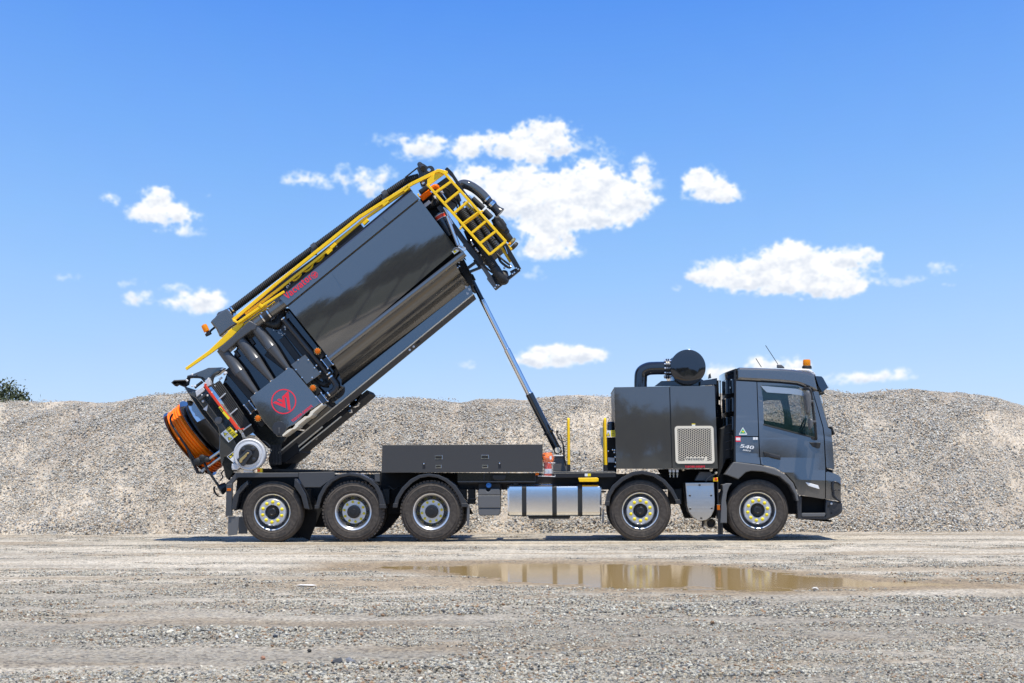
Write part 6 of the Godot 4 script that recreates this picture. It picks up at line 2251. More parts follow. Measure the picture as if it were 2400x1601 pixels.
func make_front_gear() -> void:
	var g := group_part("front_frame", "black boom frame at the front end of the tank")
	var s := ms()
	pprism(s, C5, [638, 140, 650, 140, 700, 190, 800, 345, 830, 400, 790, 380, 690, 230, 620, 160], -0.25, -0.4, 0.006)
	bar(s, pt(C5, 760, 330, -0.45), pt(C5, 1250, 960, -0.45), 0.055, 0.12, 0.006)
	bar(s, pt(C5, 1230, 930, -0.45), pt(C5, 1378, 1188, -0.45), 0.085, 0.12, 0.006)
	put("outer_beam", s, M.black_frame, g)
	s = ms()
	bar(s, pt(C5, 560, 540, -0.42), pt(C5, 860, 950, -0.42), 0.09, 0.14, 0.006)
	bar(s, pt(C5, 830, 920, -0.40), pt(C5, 1000, 1130, -0.40), 0.10, 0.14, 0.006)
	put("inner_beam", s, M.black_frame, g)
	s = ms()
	pprism(s, ZK, [720, 660, 770, 610, 880, 790, 905, 830, 960, 900, 1060, 1090, 1120, 1150, 1050, 1215, 880, 990, 890, 960, 830, 860, 770, 770], -0.36, -0.46, 0.006)
	put("lower_arm", s, M.grey_plastic, g)
	s = ms()
	bar(s, pt(ZK, 1048, 1200, -0.42), pt(ZK, 1550, 800, -0.42), 0.05, 0.10, 0.004)
	bar(s, pt(ZK, 1370, 880, -0.45), pt(ZK, 1540, 790, -0.45), 0.08, 0.05, 0.004)
	pprism(s, ZK, [960, 920, 1010, 890, 1170, 1100, 1055, 1205, 1000, 1120], -0.5, -0.55, 0.004)
	put("end_plate", s, M.black_frame, g)
	s = ms()
	bar(s, pt(ZK, 492, 770, -0.44), pt(ZK, 670, 640, -0.44), 0.05, 0.06, 0.004)
	bar(s, pt(ZK, 520, 850, -0.44), pt(ZK, 770, 752, -0.44), 0.045, 0.06, 0.004)
	bar(s, pt(ZK, 640, 590, -0.44), pt(ZK, 770, 760, -0.44), 0.08, 0.08, 0.004)
	put("strut", s, M.black_frame, g)
	s = ms()
	pprism(s, ZK, [205, 680, 380, 560, 420, 600, 500, 770, 560, 880, 575, 1000, 600, 1090, 560, 1130, 480, 1080, 380, 900], -0.5, -1.9, 0.008)
	pprism(s, ZK, [560, 880, 600, 900, 650, 1000, 600, 1005, 575, 980], -0.6, -0.75, 0.006)
	put("bulkhead", s, M.dull_black, g)
	s = ms()
	pprism(s, C5, [360, 470, 470, 390, 500, 400, 600, 540, 740, 910, 800, 1000, 740, 960, 620, 800, 480, 620], -0.55, -1.9, 0.01)
	put("bulkhead", s, M.dull_black, g)
	for l in [[60, 530, 330, 335, 470, 545, 300, 740, 180, 640], [440, 940, 560, 850, 640, 790, 800, 940, 1190, 1345, 965, 1530, 700, 1230], [560, 1180, 700, 1240, 960, 1560, 940, 1620, 820, 1560, 620, 1300]]:
		s = ms()
		pprism(s, ZL, l, -0.62, -1.9, 0.01)
		put("bulkhead", s, M.dull_black, g)
	s = ms()
	for q in [[1480, 770], [1520, 793], [1443, 862], [1405, 890], [1078, 1118], [1125, 1120], [1048, 1170], [365, 600], [310, 655], [320, 735], [285, 765], [240, 718]]:
		lathe(s, [[0.016, 0.0], [0.014, 0.01], [0.0, 0.013]], pt(ZK, q[0], q[1], -0.36), Vector3.BACK, 8)
	put("bolts", s, M.chrome, g)
	# pivot bracket at the very top
	s = ms()
	pprism(s, C5, [330, 145, 350, 130, 380, 92, 412, 108, 440, 128, 480, 132, 505, 160, 508, 190, 470, 240, 440, 300, 400, 330, 375, 325, 350, 250, 352, 200], -0.3, -0.5, 0.008)
	put("pivot_bracket", s, M.fender_plastic, g)
	s = ms()
	lathe(s, [[0.075, -0.2], [0.075, 0.004], [0.0, 0.006]], pt(C5, 470, 168, -0.28), Vector3.BACK, 28)
	put("pivot_boss", s, M.fender_plastic, g)
	s = ms()
	for q in [[460, 170], [398, 298]]:
		lathe(s, [[0.032, 0.0], [0.03, 0.014], [0.02, 0.016], [0.018, 0.022], [0.0, 0.022]], pt(C5, q[0], q[1], -0.27), Vector3.BACK, 18)
	put("pivot_pin", s, M.chrome, g)
	s = ms()
	rod(s, pt(C5, 365, 110, -0.5), pt(C5, 398, 150, -0.2), 0.045, 14)
	bar(s, pt(C5, 335, 150, -0.35), pt(C5, 215, 245, -0.35), 0.02, 0.04, 0.004)
	put("camera_tube", s, M.black_rubber, g)
	s = ms()
	pprism(s, C5, [350, 375, 430, 320, 470, 345, 380, 410], -0.25, -0.6, 0.02)
	put("motor", s, M.black_rubber, g)
	# pipes and hoses
	g = group_part("boom_pipes", "large grey pipe and ribbed hoses of the suction boom")
	s = ms()
	tube(s, smooth(path3z(ZL, [470, 560, -0.75, 500, 500, -0.70, 570, 470, -0.66, 660, 495, -0.64, 760, 555, -0.64, 860, 640, -0.64, 930, 720, -0.64]), 7), [0.085, 0.085][0], 24)
	put("boom_pipe", s, M.panel_paint, g)
	s = ms()
	rod(s, pt(ZL, 915, 705, -0.64), pt(ZL, 1030, 815, -0.64), 0.078, 24)
	var pa := (pt(ZL, 1140, 915, -0.64) - pt(ZL, 915, 705, -0.64)).normalized()
	lathe(s, [[0.075, 0.0], [0.078, 0.09], [0.09, 0.13], [0.10, 0.15], [0.10, 0.17], [0.0, 0.17]], pt(ZL, 1020, 812, -0.64), pa, 24)
	put("boom_flange", s, M.fender_plastic, g)
	s = ms()
	for q in [[920, 715, 0.092], [985, 775, 0.094], [1008, 795, 0.09]]:
		clamp_band(s, pt(ZL, q[0], q[1], -0.64), pa, q[2], 0.03)
	put("hose_clamp", s, M.chrome, g)
	s = ms()
	var pump := path3z(ZL, [1040, 980, -0.6, 1120, 1080, -0.6, 1190, 1190, -0.6, 1260, 1280, -0.6, 1330, 1400, -0.6])
	lathe(s, [[0.0, 0.0], [0.08, 0.01], [0.09, 0.08], [0.105, 0.1], [0.105, 0.22], [0.085, 0.24], [0.085, 0.34], [0.065, 0.36], [0.065, 0.47], [0.05, 0.5], [0.0, 0.5]], pump[0], pump[4] - pump[0], 14)
	pprism(s, ZL, [1030, 960, 1110, 960, 1200, 1060, 1245, 1150, 1200, 1200, 1120, 1160, 1040, 1060], -0.5, -0.75, 0.02)
	put("valve_body", s, M.black_rubber, g)
	s = ms()
	clamp_band(s, pt(ZL, 1305, 1350, -0.6), pa, 0.085, 0.035)
	rod(s, pt(ZL, 1275, 1400, -0.58), pt(ZL, 1345, 1325, -0.58), 0.02, 10)
	put("brass_coupling", s, M.brass, g)
	s = ms()
	lathe(s, [[0.075, 0.0], [0.085, 0.02], [0.085, 0.05], [0.06, 0.06], [0.0, 0.06]], pt(ZL, 1322, 1400, -0.6), pa, 20)
	rod(s, pt(ZL, 700, 690, -0.5), pt(ZL, 865, 840, -0.5), 0.05, 14)
	rod(s, pt(ZL, 880, 880, -0.5), pt(ZL, 985, 985, -0.5), 0.055, 14)
	put("end_cap", s, M.black_rubber, g)
	s = ms()
	ribbed(s, smooth(path3z(ZK, [330, -420, -0.35, 560, -120, -0.33, 700, 100, -0.32, 850, 420, -0.3, 960, 640, -0.28, 1060, 800, -0.26]), 16), 0.082, 0.03, 0.010, 18)
	tube(s, smooth(path3z(ZK, [1045, 775, -0.26, 1110, 880, -0.26, 1180, 985, -0.28, 1222, 1018, -0.36, 1238, 985, -0.48, 1215, 880, -0.56]), 8), 0.084, 20)
	put("ribbed_hose", s, M.black_rubber, g)
	s = ms()
	ribbed(s, smooth(path3z(ZL, [540, 900, -0.42, 660, 1040, -0.42, 760, 1180, -0.42, 900, 1350, -0.42, 1010, 1500, -0.42]), 14), 0.058, 0.028, 0.014, 14)
	put("pale_ribbed_hose", s, M.pale_metal, g)
	s = ms()
	ribbed(s, smooth(path3z(ZL, [640, 860, -0.36, 760, 1000, -0.36, 860, 1150, -0.36, 960, 1300, -0.36, 1100, 1480, -0.36]), 14), 0.05, 0.04, 0.012, 14)
	ribbed(s, smooth(path3z(ZL, [0, 790, -0.5, 100, 780, -0.5, 220, 720, -0.5, 330, 640, -0.5]), 10), 0.075, 0.03, 0.012, 14)
	rng.seed = 8
	for k in 15:
		var a := pt(ZL, rng.randf_range(60, 520), 0, -0.5)
		var t := rng.randf()
		var p := Vector2(lerpf(120, 900, t) + rng.randf_range(-60, 160), lerpf(520, 1420, t) + rng.randf_range(-60, 60))
		var q := p + Vector2(rng.randf_range(60, 220), rng.randf_range(100, 260))
		a = pt(ZL, p.x, p.y, rng.randf_range(-0.6, -0.35))
		var b := pt(ZL, q.x, q.y, rng.randf_range(-0.6, -0.35))
		tube(s, smooth([a, a.lerp(b, 0.5) + Vector3(rng.randf_range(-0.06, 0.06), rng.randf_range(-0.05, 0.05), 0), b], 4), rng.randf_range(0.012, 0.022), 8)
	for k in 6:
		var p := smooth(path3z(ZK, [700.0 + k * 14, 540, -0.34, 780.0 + k * 20, 680, -0.33, 900.0 + k * 16, 800, -0.33, 1010.0 + k * 8, 880, -0.36]), 5)
		if k < 2:
			tube(s, p, 0.012, 6)
	tube(s, smooth(path3z(ZK, [1110, 480, -0.3, 1150, 620, -0.28, 1260, 720, -0.28, 1340, 760, -0.3, 1370, 720, -0.34]), 6), 0.022, 8)
	tube(s, smooth(path3z(ZK, [1090, 480, -0.3, 1160, 560, -0.26, 1270, 650, -0.26, 1340, 700, -0.3]), 6), 0.018, 8)
	put("black_hoses", s, M.black_rubber, g)
	s = ms()
	for q in [[210, 580, 240, 620], [230, 600, 300, 700], [670, 1330, 720, 1400], [740, 1440, 800, 1500], [640, 640, 690, 690], [560, 580, 600, 640]]:
		rod(s, pt(ZL, q[0], q[1], -0.3), pt(ZL, q[2], q[3], -0.3), 0.014, 8)
	for q in [[560, 215], [585, 285], [660, 390], [690, 420], [760, 500], [845, 580], [930, 740], [965, 780], [1370, 740], [1240, 760]]:
		lathe(s, [[0.016, -0.02], [0.018, 0.0], [0.012, 0.014], [0.0, 0.016]], pt(ZK, q[0], q[1], -0.28), Vector3(0.3, 0.6, 1), 8)
	tube(s, smooth(path3z(ZK, [1245, 320, -0.2, 1275, 400, -0.2, 1300, 480, -0.2]), 4), 0.006, 6)
	put("fittings", s, M.chrome, g)
	s = ms()
	bar(s, pt(ZL, 610, 760, -0.5), pt(ZL, 1300, 1480, -0.5), 0.045, 0.1, 0.004)
	bar(s, pt(ZK, 1180, 330, -0.48), pt(ZK, 1370, 640, -0.48), 0.06, 0.1, 0.004)
	put("boom_bar", s, M.yellow_paint, g, "amber coloured boom bar behind the ladder")
	s = ms()
	bar(s, pt(ZL, 570, 740, -0.52), pt(ZL, 1180, 1500, -0.52), 0.05, 0.08, 0.004)
	put("boom_bar", s, M.silver_paint, g)
	# filter canister, orange hose, silver stay
	g = group_part("front_filter", "dark filter canister with a red label band")
	s = ms()
	var fz := [960.0, 420.0, 11.2]
	var f0 := pt(fz, 770, 920, -0.36)
	var f1 := pt(fz, 1080, 1480, -0.36)
	lathe(s, [[0.0, -0.02], [0.088, -0.012], [0.092, 0.0], [0.09, f0.distance_to(f1) * 0.6], [0.07, f0.distance_to(f1)], [0.0, f0.distance_to(f1)]], f0, f1 - f0, 28)
	put("canister", s, M.gloss_black, g)
	s = ms()
	lathe(s, [[0.0935, 0.02], [0.0945, 0.02], [0.0945, 0.085], [0.0935, 0.085]], f0, f1 - f0, 28)
	put("label_band", s, M.red_paint, g)
	s = ms()
	lathe(s, [[0.0942, 0.012], [0.0952, 0.012], [0.0952, 0.024], [0.0942, 0.024]], f0, f1 - f0, 28)
	lathe(s, [[0.0942, 0.083], [0.0952, 0.083], [0.0952, 0.092], [0.0942, 0.092]], f0, f1 - f0, 28)
	put("label_edge", s, M.silver_paint, g)
	s = ms()
	rod(s, pt(C5, 618, 560, -0.2), pt(C5, 700, 720, -0.2), 0.02, 12)
	rod(s, pt(C5, 645, 640, -0.2), pt(C5, 755, 935, -0.2), 0.036, 16)
	put("gas_strut", s, M.chrome, g)
	s = ms()
	lathe(s, [[0.018, -0.02], [0.03, -0.02], [0.03, 0.02], [0.018, 0.02], [0.018, -0.02]], pt(C5, 818, 972, -0.16), Vector3.BACK, 18)
	bar(s, pt(C5, 745, 930, -0.2), pt(C5, 805, 960, -0.2), 0.03, 0.04, 0.004)
	put("strut_eye", s, M.silver_paint, g)
	s = ms()
	ribbed(s, smooth(path3z(fz, [300, 520, -0.3, 400, 430, -0.3, 540, 320, -0.3]), 8), 0.055, 0.024, 0.010, 14)
	tube(s, smooth(path3z(fz, [560, 260, -0.3, 640, 200, -0.3, 700, 190, -0.3, 740, 250, -0.32]), 6), 0.04, 12)
	put("orange_hose", s, M.orange_hose, g)
	s = ms()
	pprism(s, fz, [348, 672, 505, 540, 568, 620, 410, 738], -0.42, -0.5, 0.004)
	pprism(s, fz, [620, 440, 690, 425, 700, 520, 660, 510], -0.4, -0.46, 0.004)
	pprism(s, fz, [790, 330, 860, 300, 900, 350, 850, 390], -0.4, -0.46, 0.004)
	put("white_tag", s, M.white_film, g)
	s = ms()
	pprism(s, fz, [195, 390, 235, 370, 262, 445, 240, 470], -0.1, -0.16, 0.004)
	put("yellow_clip", s, M.yellow_paint, g)
	# the telescopic ram
	g = group_part("tipping_ram", "telescopic hydraulic ram holding the tank up")
	var base := pt(Z7, 655, 935, -0.95)
	var top := pt(W, 1084, 612, -0.95)
	var dir := (top - base).normalized()
	var along := func(x: float, y: float) -> Vector3:
		var p := pt(W, x, y, -0.95)
		return base + dir * (p - base).dot(dir)
	s = ms()
	rod(s, along.call(1304, 1052), along.call(1240, 924), 0.07, 24)
	lathe(s, [[0.062, -0.03], [0.092, -0.022], [0.092, 0.022], [0.062, 0.03]], along.call(1285, 1014), dir, 24)
	lathe(s, [[0.0, -0.06], [0.07, -0.05], [0.07, 0.0]], along.call(1304, 1052), dir, 24)
	put("ram_barrel", s, M.gloss_black, g)
	s = ms()
	rod(s, along.call(1240, 924), along.call(1190, 822), 0.056, 22)
	lathe(s, [[0.049, -0.05], [0.066, -0.045], [0.066, 0.03], [0.049, 0.04]], along.call(1241, 926), dir, 22)
	put("ram_stage", s, M.chrome, g)
	s = ms()
	rod(s, along.call(1190, 822), along.call(1128, 704), 0.047, 20)
	lathe(s, [[0.041, -0.05], [0.056, -0.045], [0.056, 0.04], [0.041, 0.05]], along.call(1191, 824), dir, 20)
	put("ram_stage", s, M.chrome, g)
	s = ms()
	rod(s, along.call(1128, 704), top, 0.040, 18)
	lathe(s, [[0.034, -0.04], [0.046, -0.035], [0.046, 0.03], [0.034, 0.04]], along.call(1128, 706), dir, 20)
	put("ram_stage", s, M.gloss_black, g)
	s = ms()
	lathe(s, [[0.05, -0.3], [0.05, 0.12], [0.044, 0.128], [0.016, 0.128], [0.012, 0.122], [0.0, 0.122]], base, Vector3.BACK, 28)
	put("foot_pin", s, M.pale_steel, g)
	s = ms()
	pprism(s, Z7, [560, 900, 600, 860, 690, 830, 760, 960, 740, 1005, 690, 1000, 620, 1020, 580, 1015], -0.88, -1.05, 0.01)
	put("foot_clevis", s, M.gloss_black, g)

func make_rear_door() -> void:
	var g := group_part("rear_door", "black hydraulic tailgate at the lowered tail")
	var s := ms()
	pprism(s, C6, [205, 20, 330, 60, 430, 10, 560, 190, 700, 410, 760, 480, 800, 590, 700, 700, 690, 860, 640, 930, 610, 900, 575, 740, 556, 500, 470, 400, 380, 290], -0.16, -2.3, 0.012)
	put("door_plate", s, M.gloss_black, g)
	s = ms()
	pprism(s, C6, [245, 90, 330, 140, 540, 420, 556, 500, 552, 660, 575, 800, 600, 700, 660, 700, 720, 590, 640, 470, 540, 330, 400, 140, 330, 60], -0.13, -0.2, 0.008)
	put("side_cheek", s, M.panel_paint, g)
	s = ms()
	pprism(s, Z3, [480, 200, 600, 165, 870, 60, 960, 20, 1290, 10, 1330, 60, 1190, 170, 1000, 260, 870, 300, 820, 240, 580, 240, 500, 260], -0.3, -0.5, 0.01)
	put("top_bracket", s, M.panel_paint, g)
	s = ms()
	pprism(s, Z3, [100, 360, 170, 300, 430, 288, 470, 240, 500, 250, 470, 400, 380, 455, 250, 400, 190, 440], -0.25, -0.45, 0.02)
	tube(s, smooth(path3z(Z3, [480, 230, -0.25, 640, 235, -0.25, 800, 250, -0.25, 880, 340, -0.25]), 5), 0.02, 8)
	tube(s, smooth(path3z(Z3, [650, 480, -0.25, 720, 420, -0.25, 830, 340, -0.25]), 5), 0.025, 8)
	put("latch_arm", s, M.black_rubber, g)
	s = ms()
	for q in [[595, 175, 0.018], [840, 790, 0.024], [820, 650, 0.016], [945, 660, 0.018], [1045, 595, 0.018], [1120, 440, 0.016], [660, 440, 0.02], [590, 440, 0.018], [1360, 140, 0.03], [1600, 1490, 0.02], [1760, 1530, 0.018]]:
		lathe(s, [[q[2], 0.0], [q[2] * 0.8, 0.016], [0.0, 0.02]], pt(Z3, q[0], q[1], -0.12), Vector3(-0.2, 0.4, 1), 10)
	for q in [[1230, 110, 1310, 20], [1310, 180, 1400, 130], [1210, 290, 1280, 240], [450, 290, 490, 330]]:
		rod(s, pt(Z3, q[0], q[1], -0.18), pt(Z3, q[2], q[3], -0.18), 0.018, 8)
	put("fittings", s, M.silver_paint, g)
	s = ms()
	pprism(s, Z3, [840, 400, 960, 240, 1000, 330, 1020, 410, 900, 480], -0.1, -0.3, 0.008)
	pprism(s, Z3, [660, 560, 830, 455, 880, 520, 860, 560, 690, 690], -0.1, -0.3, 0.008)
	put("junction_box", s, M.silver_paint, g)
	s = ms()
	pprism(s, Z3, [730, 720, 900, 600, 920, 640, 760, 770], -0.08, -0.2, 0.006)
	put("hinge_plate", s, M.grey_frame, g)
	s = ms()
	pprism(s, Z3, [838, 970, 950, 872, 925, 1018], -0.122, -0.126, 0.0)
	put("white_arrow", s, M.silver_paint, g)
	s = ms()
	lathe(s, [[0.06, -0.02], [0.06, 0.006], [0.05, 0.014], [0.0, 0.016]], pt(Z3, 1195, 1225, -0.12), Vector3.BACK, 24)
	put("bump_stop", s, M.grey_plastic, g)
	# red prop with its yellow label
	s = ms()
	bar(s, pt(Z3, 885, 430, -0.05), pt(Z3, 1640, 1440, -0.05), 0.042, 0.03, 0.006)
	bar(s, pt(Z3, 905, 385, -0.05), pt(Z3, 880, 470, -0.05), 0.03, 0.04, 0.004)
	tube(s, smooth(path3z(Z3, [1470, 1150, -0.05, 1600, 1330, -0.05, 1690, 1430, -0.05, 1780, 1410, -0.05]), 5), 0.009, 6)
	put("safety_prop", s, M.red_paint, g, "red safety prop bar with a yellow label")
	s = ms()
	bar(s, pt(Z3, 1300, 1030, -0.034), pt(Z3, 1440, 1195, -0.034), 0.040, 0.004, 0.0)
	bar(s, pt(Z3, 1215, 915, -0.034), pt(Z3, 1290, 1015, -0.034), 0.036, 0.004, 0.0)
	put("prop_label", s, M.yellow_plastic, g)
	s = ms()
	bar(s, pt(Z3, 1222, 935, -0.0315), pt(Z3, 1285, 1010, -0.0315), 0.014, 0.003, 0.0)
	put("prop_label", s, M.dark_film, g)
	# hose bundle
	s = ms()
	for k in 6:
		var o := k * 34.0
		tube(s, smooth(path3z(Z3, [1040.0 + o, 430 - k * 22, -0.12, 1200.0 + o, 640 - k * 22, -0.10, 1430.0 + o, 970 - k * 22, -0.10, 1720.0 + o, 1400 - k * 22, -0.10, 1840.0 + o, 1600 - k * 22, -0.14]), 5), 0.016, 8)
	for k in 4:
		tube(s, smooth(path3z(Z3, [1340.0 + k * 8, 40, -0.2, 1200.0 - k * 20, 130, -0.14, 1090.0 - k * 20, 240, -0.12, 1060.0 + k * 10, 420, -0.12]), 5), 0.010, 8)
	put("hose_bundle", s, M.black_rubber, g)
	for q in [[1200, 750, 1360, 605], [1455, 1100, 1625, 955], [1760, 1450, 1950, 1315], [1960, 1900, 2140, 1780]]:
		s = ms()
		bar(s, pt(Z3, q[0], q[1], -0.075), pt(Z3, q[2], q[3], -0.075), 0.022, 0.02, 0.004)
		put("hose_clip", s, M.pale_metal, g)
	# hazard labels
	s = ms()
	pprism(s, ZR, [430, 213, 640, 440, 400, 638, 188, 410], -0.118, -0.124, 0.0)
	put("hazard_label", s, M.yellow_plastic, g)
	s = ms()
	pprism(s, ZR, [320, 300, 535, 528, 400, 638, 188, 410], -0.116, -0.121, 0.0)
	put("hazard_label", s, M.white_film, g)
	s = ms()
	for q in [[262, 372, 382, 405, 288, 482], [378, 495, 495, 525, 400, 608]]:
		pprism(s, ZR, q, -0.114, -0.119, 0.0)
	put("hazard_triangle", s, M.dark_film, g)
	s = ms()
	for q in [[280, 385, 362, 406, 298, 462], [395, 508, 474, 528, 410, 590]]:
		pprism(s, ZR, q, -0.112, -0.117, 0.0)
	bar(s, pt(ZR, 288, 510, -0.113), pt(ZR, 540, 330, -0.113), 0.006, 0.003, 0.0)
	put("hazard_triangle", s, M.yellow_plastic, g)
	s = ms()
	for q in [[345, 305, 430, 235], [385, 345, 455, 285], [400, 370, 475, 310], [440, 420, 520, 350], [480, 450, 555, 385], [500, 480, 570, 420]]:
		bar(s, pt(ZR, q[0], q[1], -0.1145), pt(ZR, q[2], q[3], -0.1145), 0.010, 0.002, 0.0)
	put("label_text", s, M.dark_film, g)
	s = ms()
	pprism(s, ZR, [355, 1015, 545, 860, 600, 920, 600, 1150, 530, 1175], -0.118, -0.124, 0.0)
	put("danger_label", s, M.white_film, g)
	s = ms()
	pprism(s, ZR, [372, 1015, 545, 875, 590, 930, 440, 1068], -0.116, -0.121, 0.0)
	put("danger_label", s, M.dark_film, g)
	s = ms()
	pprism(s, ZR, [418, 1000, 500, 985, 450, 1058], -0.114, -0.119, 0.0)
	bar(s, pt(ZR, 500, 960, -0.115), pt(ZR, 560, 915, -0.115), 0.025, 0.004, 0.0)
	put("danger_label", s, M.yellow_plastic, g)
	# discharge valve: pale handwheel drum with a black cover
	g = group_part("valve_wheel", "pale round discharge valve with a black centre")
	var c := pt(ZR, 935, 955, 0.02)
	s = ms()
	lathe(s, [[0.0, -0.2], [0.262, -0.2], [0.270, -0.18], [0.270, -0.03], [0.262, -0.012], [0.25, -0.006], [0.236, -0.012], [0.21, -0.012], [0.205, 0.0], [0.175, 0.004], [0.17, -0.01], [0.0, -0.01]], c, Vector3.BACK, 56)
	put("valve_ring", s, M.silver_paint, g)
	s = ms()
	lathe(s, [[0.168, -0.012], [0.165, 0.02], [0.155, 0.03], [0.0, 0.034]], c, Vector3.BACK, 44)
	put("valve_cover", s, M.black_rubber, g)
	s = ms()
	for a in [0.9, 2.35, -0.75]:
		lathe(s, [[0.034, 0.02], [0.034, 0.044], [0.024, 0.05], [0.0, 0.05]], c + Vector3(cos(a), sin(a), 0) * 0.122, Vector3.BACK, 16)
	pprism(s, ZR, [610, 1090, 860, 830, 930, 830, 1000, 880, 1020, 960, 790, 1268, 720, 1240], 0.10, 0.03, 0.016, 2)
	put("handle_cover", s, M.fender_plastic, g)
	s = ms()
	pprism(s, ZR, [680, 1110, 690, 1075, 880, 905, 935, 905, 930, 935, 880, 950, 870, 1000, 760, 1110, 750, 1150, 720, 1170, 690, 1160], 0.112, 0.09, 0.004)
	put("brass_handle", s, M.brass, g)
	s = ms()
	pprism(s, ZR, [790, 1215, 1028, 1205, 1028, 1428, 790, 1428], -0.03, -0.16, 0.008)
	pprism(s, ZR, [480, 1200, 560, 1180, 740, 1280, 620, 1370, 490, 1365, 468, 1290], -0.02, -0.18, 0.02, 2)
	put("valve_stand", s, M.silver_paint, g)
	s = ms()
	pprism(s, ZR, [1148, 1312, 1278, 1312, 1278, 1432, 1148, 1432], -0.05, -0.14, 0.006)
	put("isolator_box", s, M.yellow_paint, g, "small yellow isolator box beside the valve")
	s = ms()
	lathe(s, [[0.024, 0.0], [0.02, 0.014], [0.0, 0.016]], pt(ZR, 1190, 1376, -0.05), Vector3.BACK, 14)
	put("red_knob", s, M.red_paint, g)
	s = ms()
	var c2 := pt(W, 663, 1077, -2.25)
	lathe(s, [[0.15, 0.0], [0.255, 0.0], [0.265, -0.02], [0.265, -0.2], [0.0, -0.2]], c2, Vector3.BACK, 48)
	put("far_valve_ring", s, M.grey_plastic, g)
	s = ms()
	lathe(s, [[0.175, -0.002], [0.175, 0.02], [0.0, 0.03]], c2, Vector3.BACK, 36)
	put("far_valve_cover", s, M.black_rubber, g)
	s = ms()
	for k in 8:
		bar(s, pt(Z6, -40.0 + 26 * k, 330, -0.35), pt(Z6, -50.0 + 27 * k, 700, -0.35), 0.016, 0.02, 0.004)
	put("curtain_rib", s, M.black_frame, g)
	# hose reel
	g = group_part("hose_reel", "tilted reel wound with bright orange jetting hose")
	var ax := Vector3(0.79, 0.613, 0.10).normalized()
	var o := pt(C6, 342, 524, -1.1)
	var R := 0.66
	s = ms()
	lathe(s, [[0.46, -0.16], [0.46, 0.16]], o, ax, 48)
	put("reel_drum", s, M.black_frame, g)
	s = ms()
	var turns := 6
	for layer in 2:
		for k in turns - layer:
			var ring := []
			for q in 65:
				var a := TAU * q / 64
				var u := ax.cross(Vector3.BACK).normalized()
				var v := ax.cross(u).normalized()
				var rr := R - 0.03 - 0.04 * (1 - layer) + (0.006 if (k + layer) % 2 else 0.0)
				ring.append(o + ax * (-0.132 + 0.0525 * (k + 0.5 * layer)) + u * cos(a) * rr + v * sin(a) * rr)
			tube(s, ring, 0.0265, 10, false)
	put("orange_hose", s, M.orange_hose, g, "bright orange jetting hose in side by side turns")
	s = ms()
	ribbed([s][0], [o + ax * -0.16, o + ax * -0.161], 0.1, 0.1, 0.0, 8)
	for e in [[0.165, 0.675], [-0.19, 0.69]]:
		lathe(s, [[0.40, 0.0], [e[1] - 0.03, 0.0], [e[1], 0.014], [e[1], 0.026], [e[1] - 0.035, 0.03], [0.40, 0.03]], o + ax * e[0], ax, 56)
	put("reel_flange", s, M.gloss_black, g)
	s = ms()
	lathe(s, [[0.0, 0.0], [0.52, 0.0], [0.56, 0.02], [0.56, 0.05], [0.0, 0.07]], o + ax * 0.20, ax, 48)
	put("reel_disc", s, M.black_frame, g)
	s = ms()  # added plate, tilted up to imitate the reel disc's sky reflection
	var y0 := pt(C6, 300, 250, -0.5).y
	shaped(s, flat2(C6, [238, 168, 262, 158, 300, 170, 432, 335, 400, 352, 362, 372, 318, 318, 268, 236], -0.5), func(_x: float, y: float) -> float: return -0.42 - 0.55 * (y - y0), 0.01, 0.03)
	put("reel_sky_glint", s, M.chrome, g, "added bright plate imitating sky mirrored in the upper reel disc")
	s = ms()
	pprism(s, C6, [205, 570, 230, 585, 350, 850, 385, 835, 380, 800, 420, 800, 395, 870, 330, 865, 300, 800], -0.42, -0.5, 0.008)
	tube(s, smooth(path3z(C6, [100, 290, -0.6, 80, 360, -0.5, 150, 480, -0.42, 260, 650, -0.42, 330, 760, -0.4]), 6), 0.018, 10)
	tube(s, smooth(path3z(C6, [400, 745, -0.35, 440, 830, -0.3, 500, 920, -0.3, 545, 985, -0.3]), 6), 0.022, 10)
	tube(s, smooth(path3z(C6, [560, 935, -0.3, 585, 900, -0.3, 575, 860, -0.3, 620, 820, -0.3, 680, 805, -0.25]), 6), 0.012, 8)
	put("reel_frame", s, M.black_frame, g)
	s = ms()
	pprism(s, C6, [300, 740, 335, 715, 400, 690, 450, 700, 455, 745, 400, 760, 340, 790, 305, 785], -0.28, -0.45, 0.012)
	for q in [[340, 748, 0.055], [385, 712, 0.05], [430, 735, 0.045]]:
		lathe(s, [[q[2], -0.06], [q[2], 0.0], [q[2] * 0.7, 0.012], [0.0, 0.014]], pt(C6, q[0], q[1], -0.26), Vector3.BACK, 16)
	put("roller_guide", s, M.black_rubber, g)
	s = ms()
	rod(s, pt(C6, 445, 730, -0.32), pt(C6, 562, 650, -0.32), 0.028, 12)
	rod(s, pt(C6, 440, 800, -0.32), pt(C6, 565, 712, -0.32), 0.024, 12)
	put("guide_bar", s, M.brushed_steel, g)
	s = ms()
	pprism(s, C6, [365, 840, 412, 805, 414, 822, 390, 858], -0.4, -0.5, 0.004)
	put("frame_foot", s, M.pale_metal, g)
	# work lamp hanging from the tail
	s = ms()
	var lc := pt(C6, 585, 1010, -0.35)
	lathe(s, [[0.0, -0.1], [0.07, -0.08], [0.09, 0.02], [0.095, 0.05], [0.085, 0.06], [0.0, 0.05]], lc, Vector3(-0.75, -0.5, 0.2), 20)
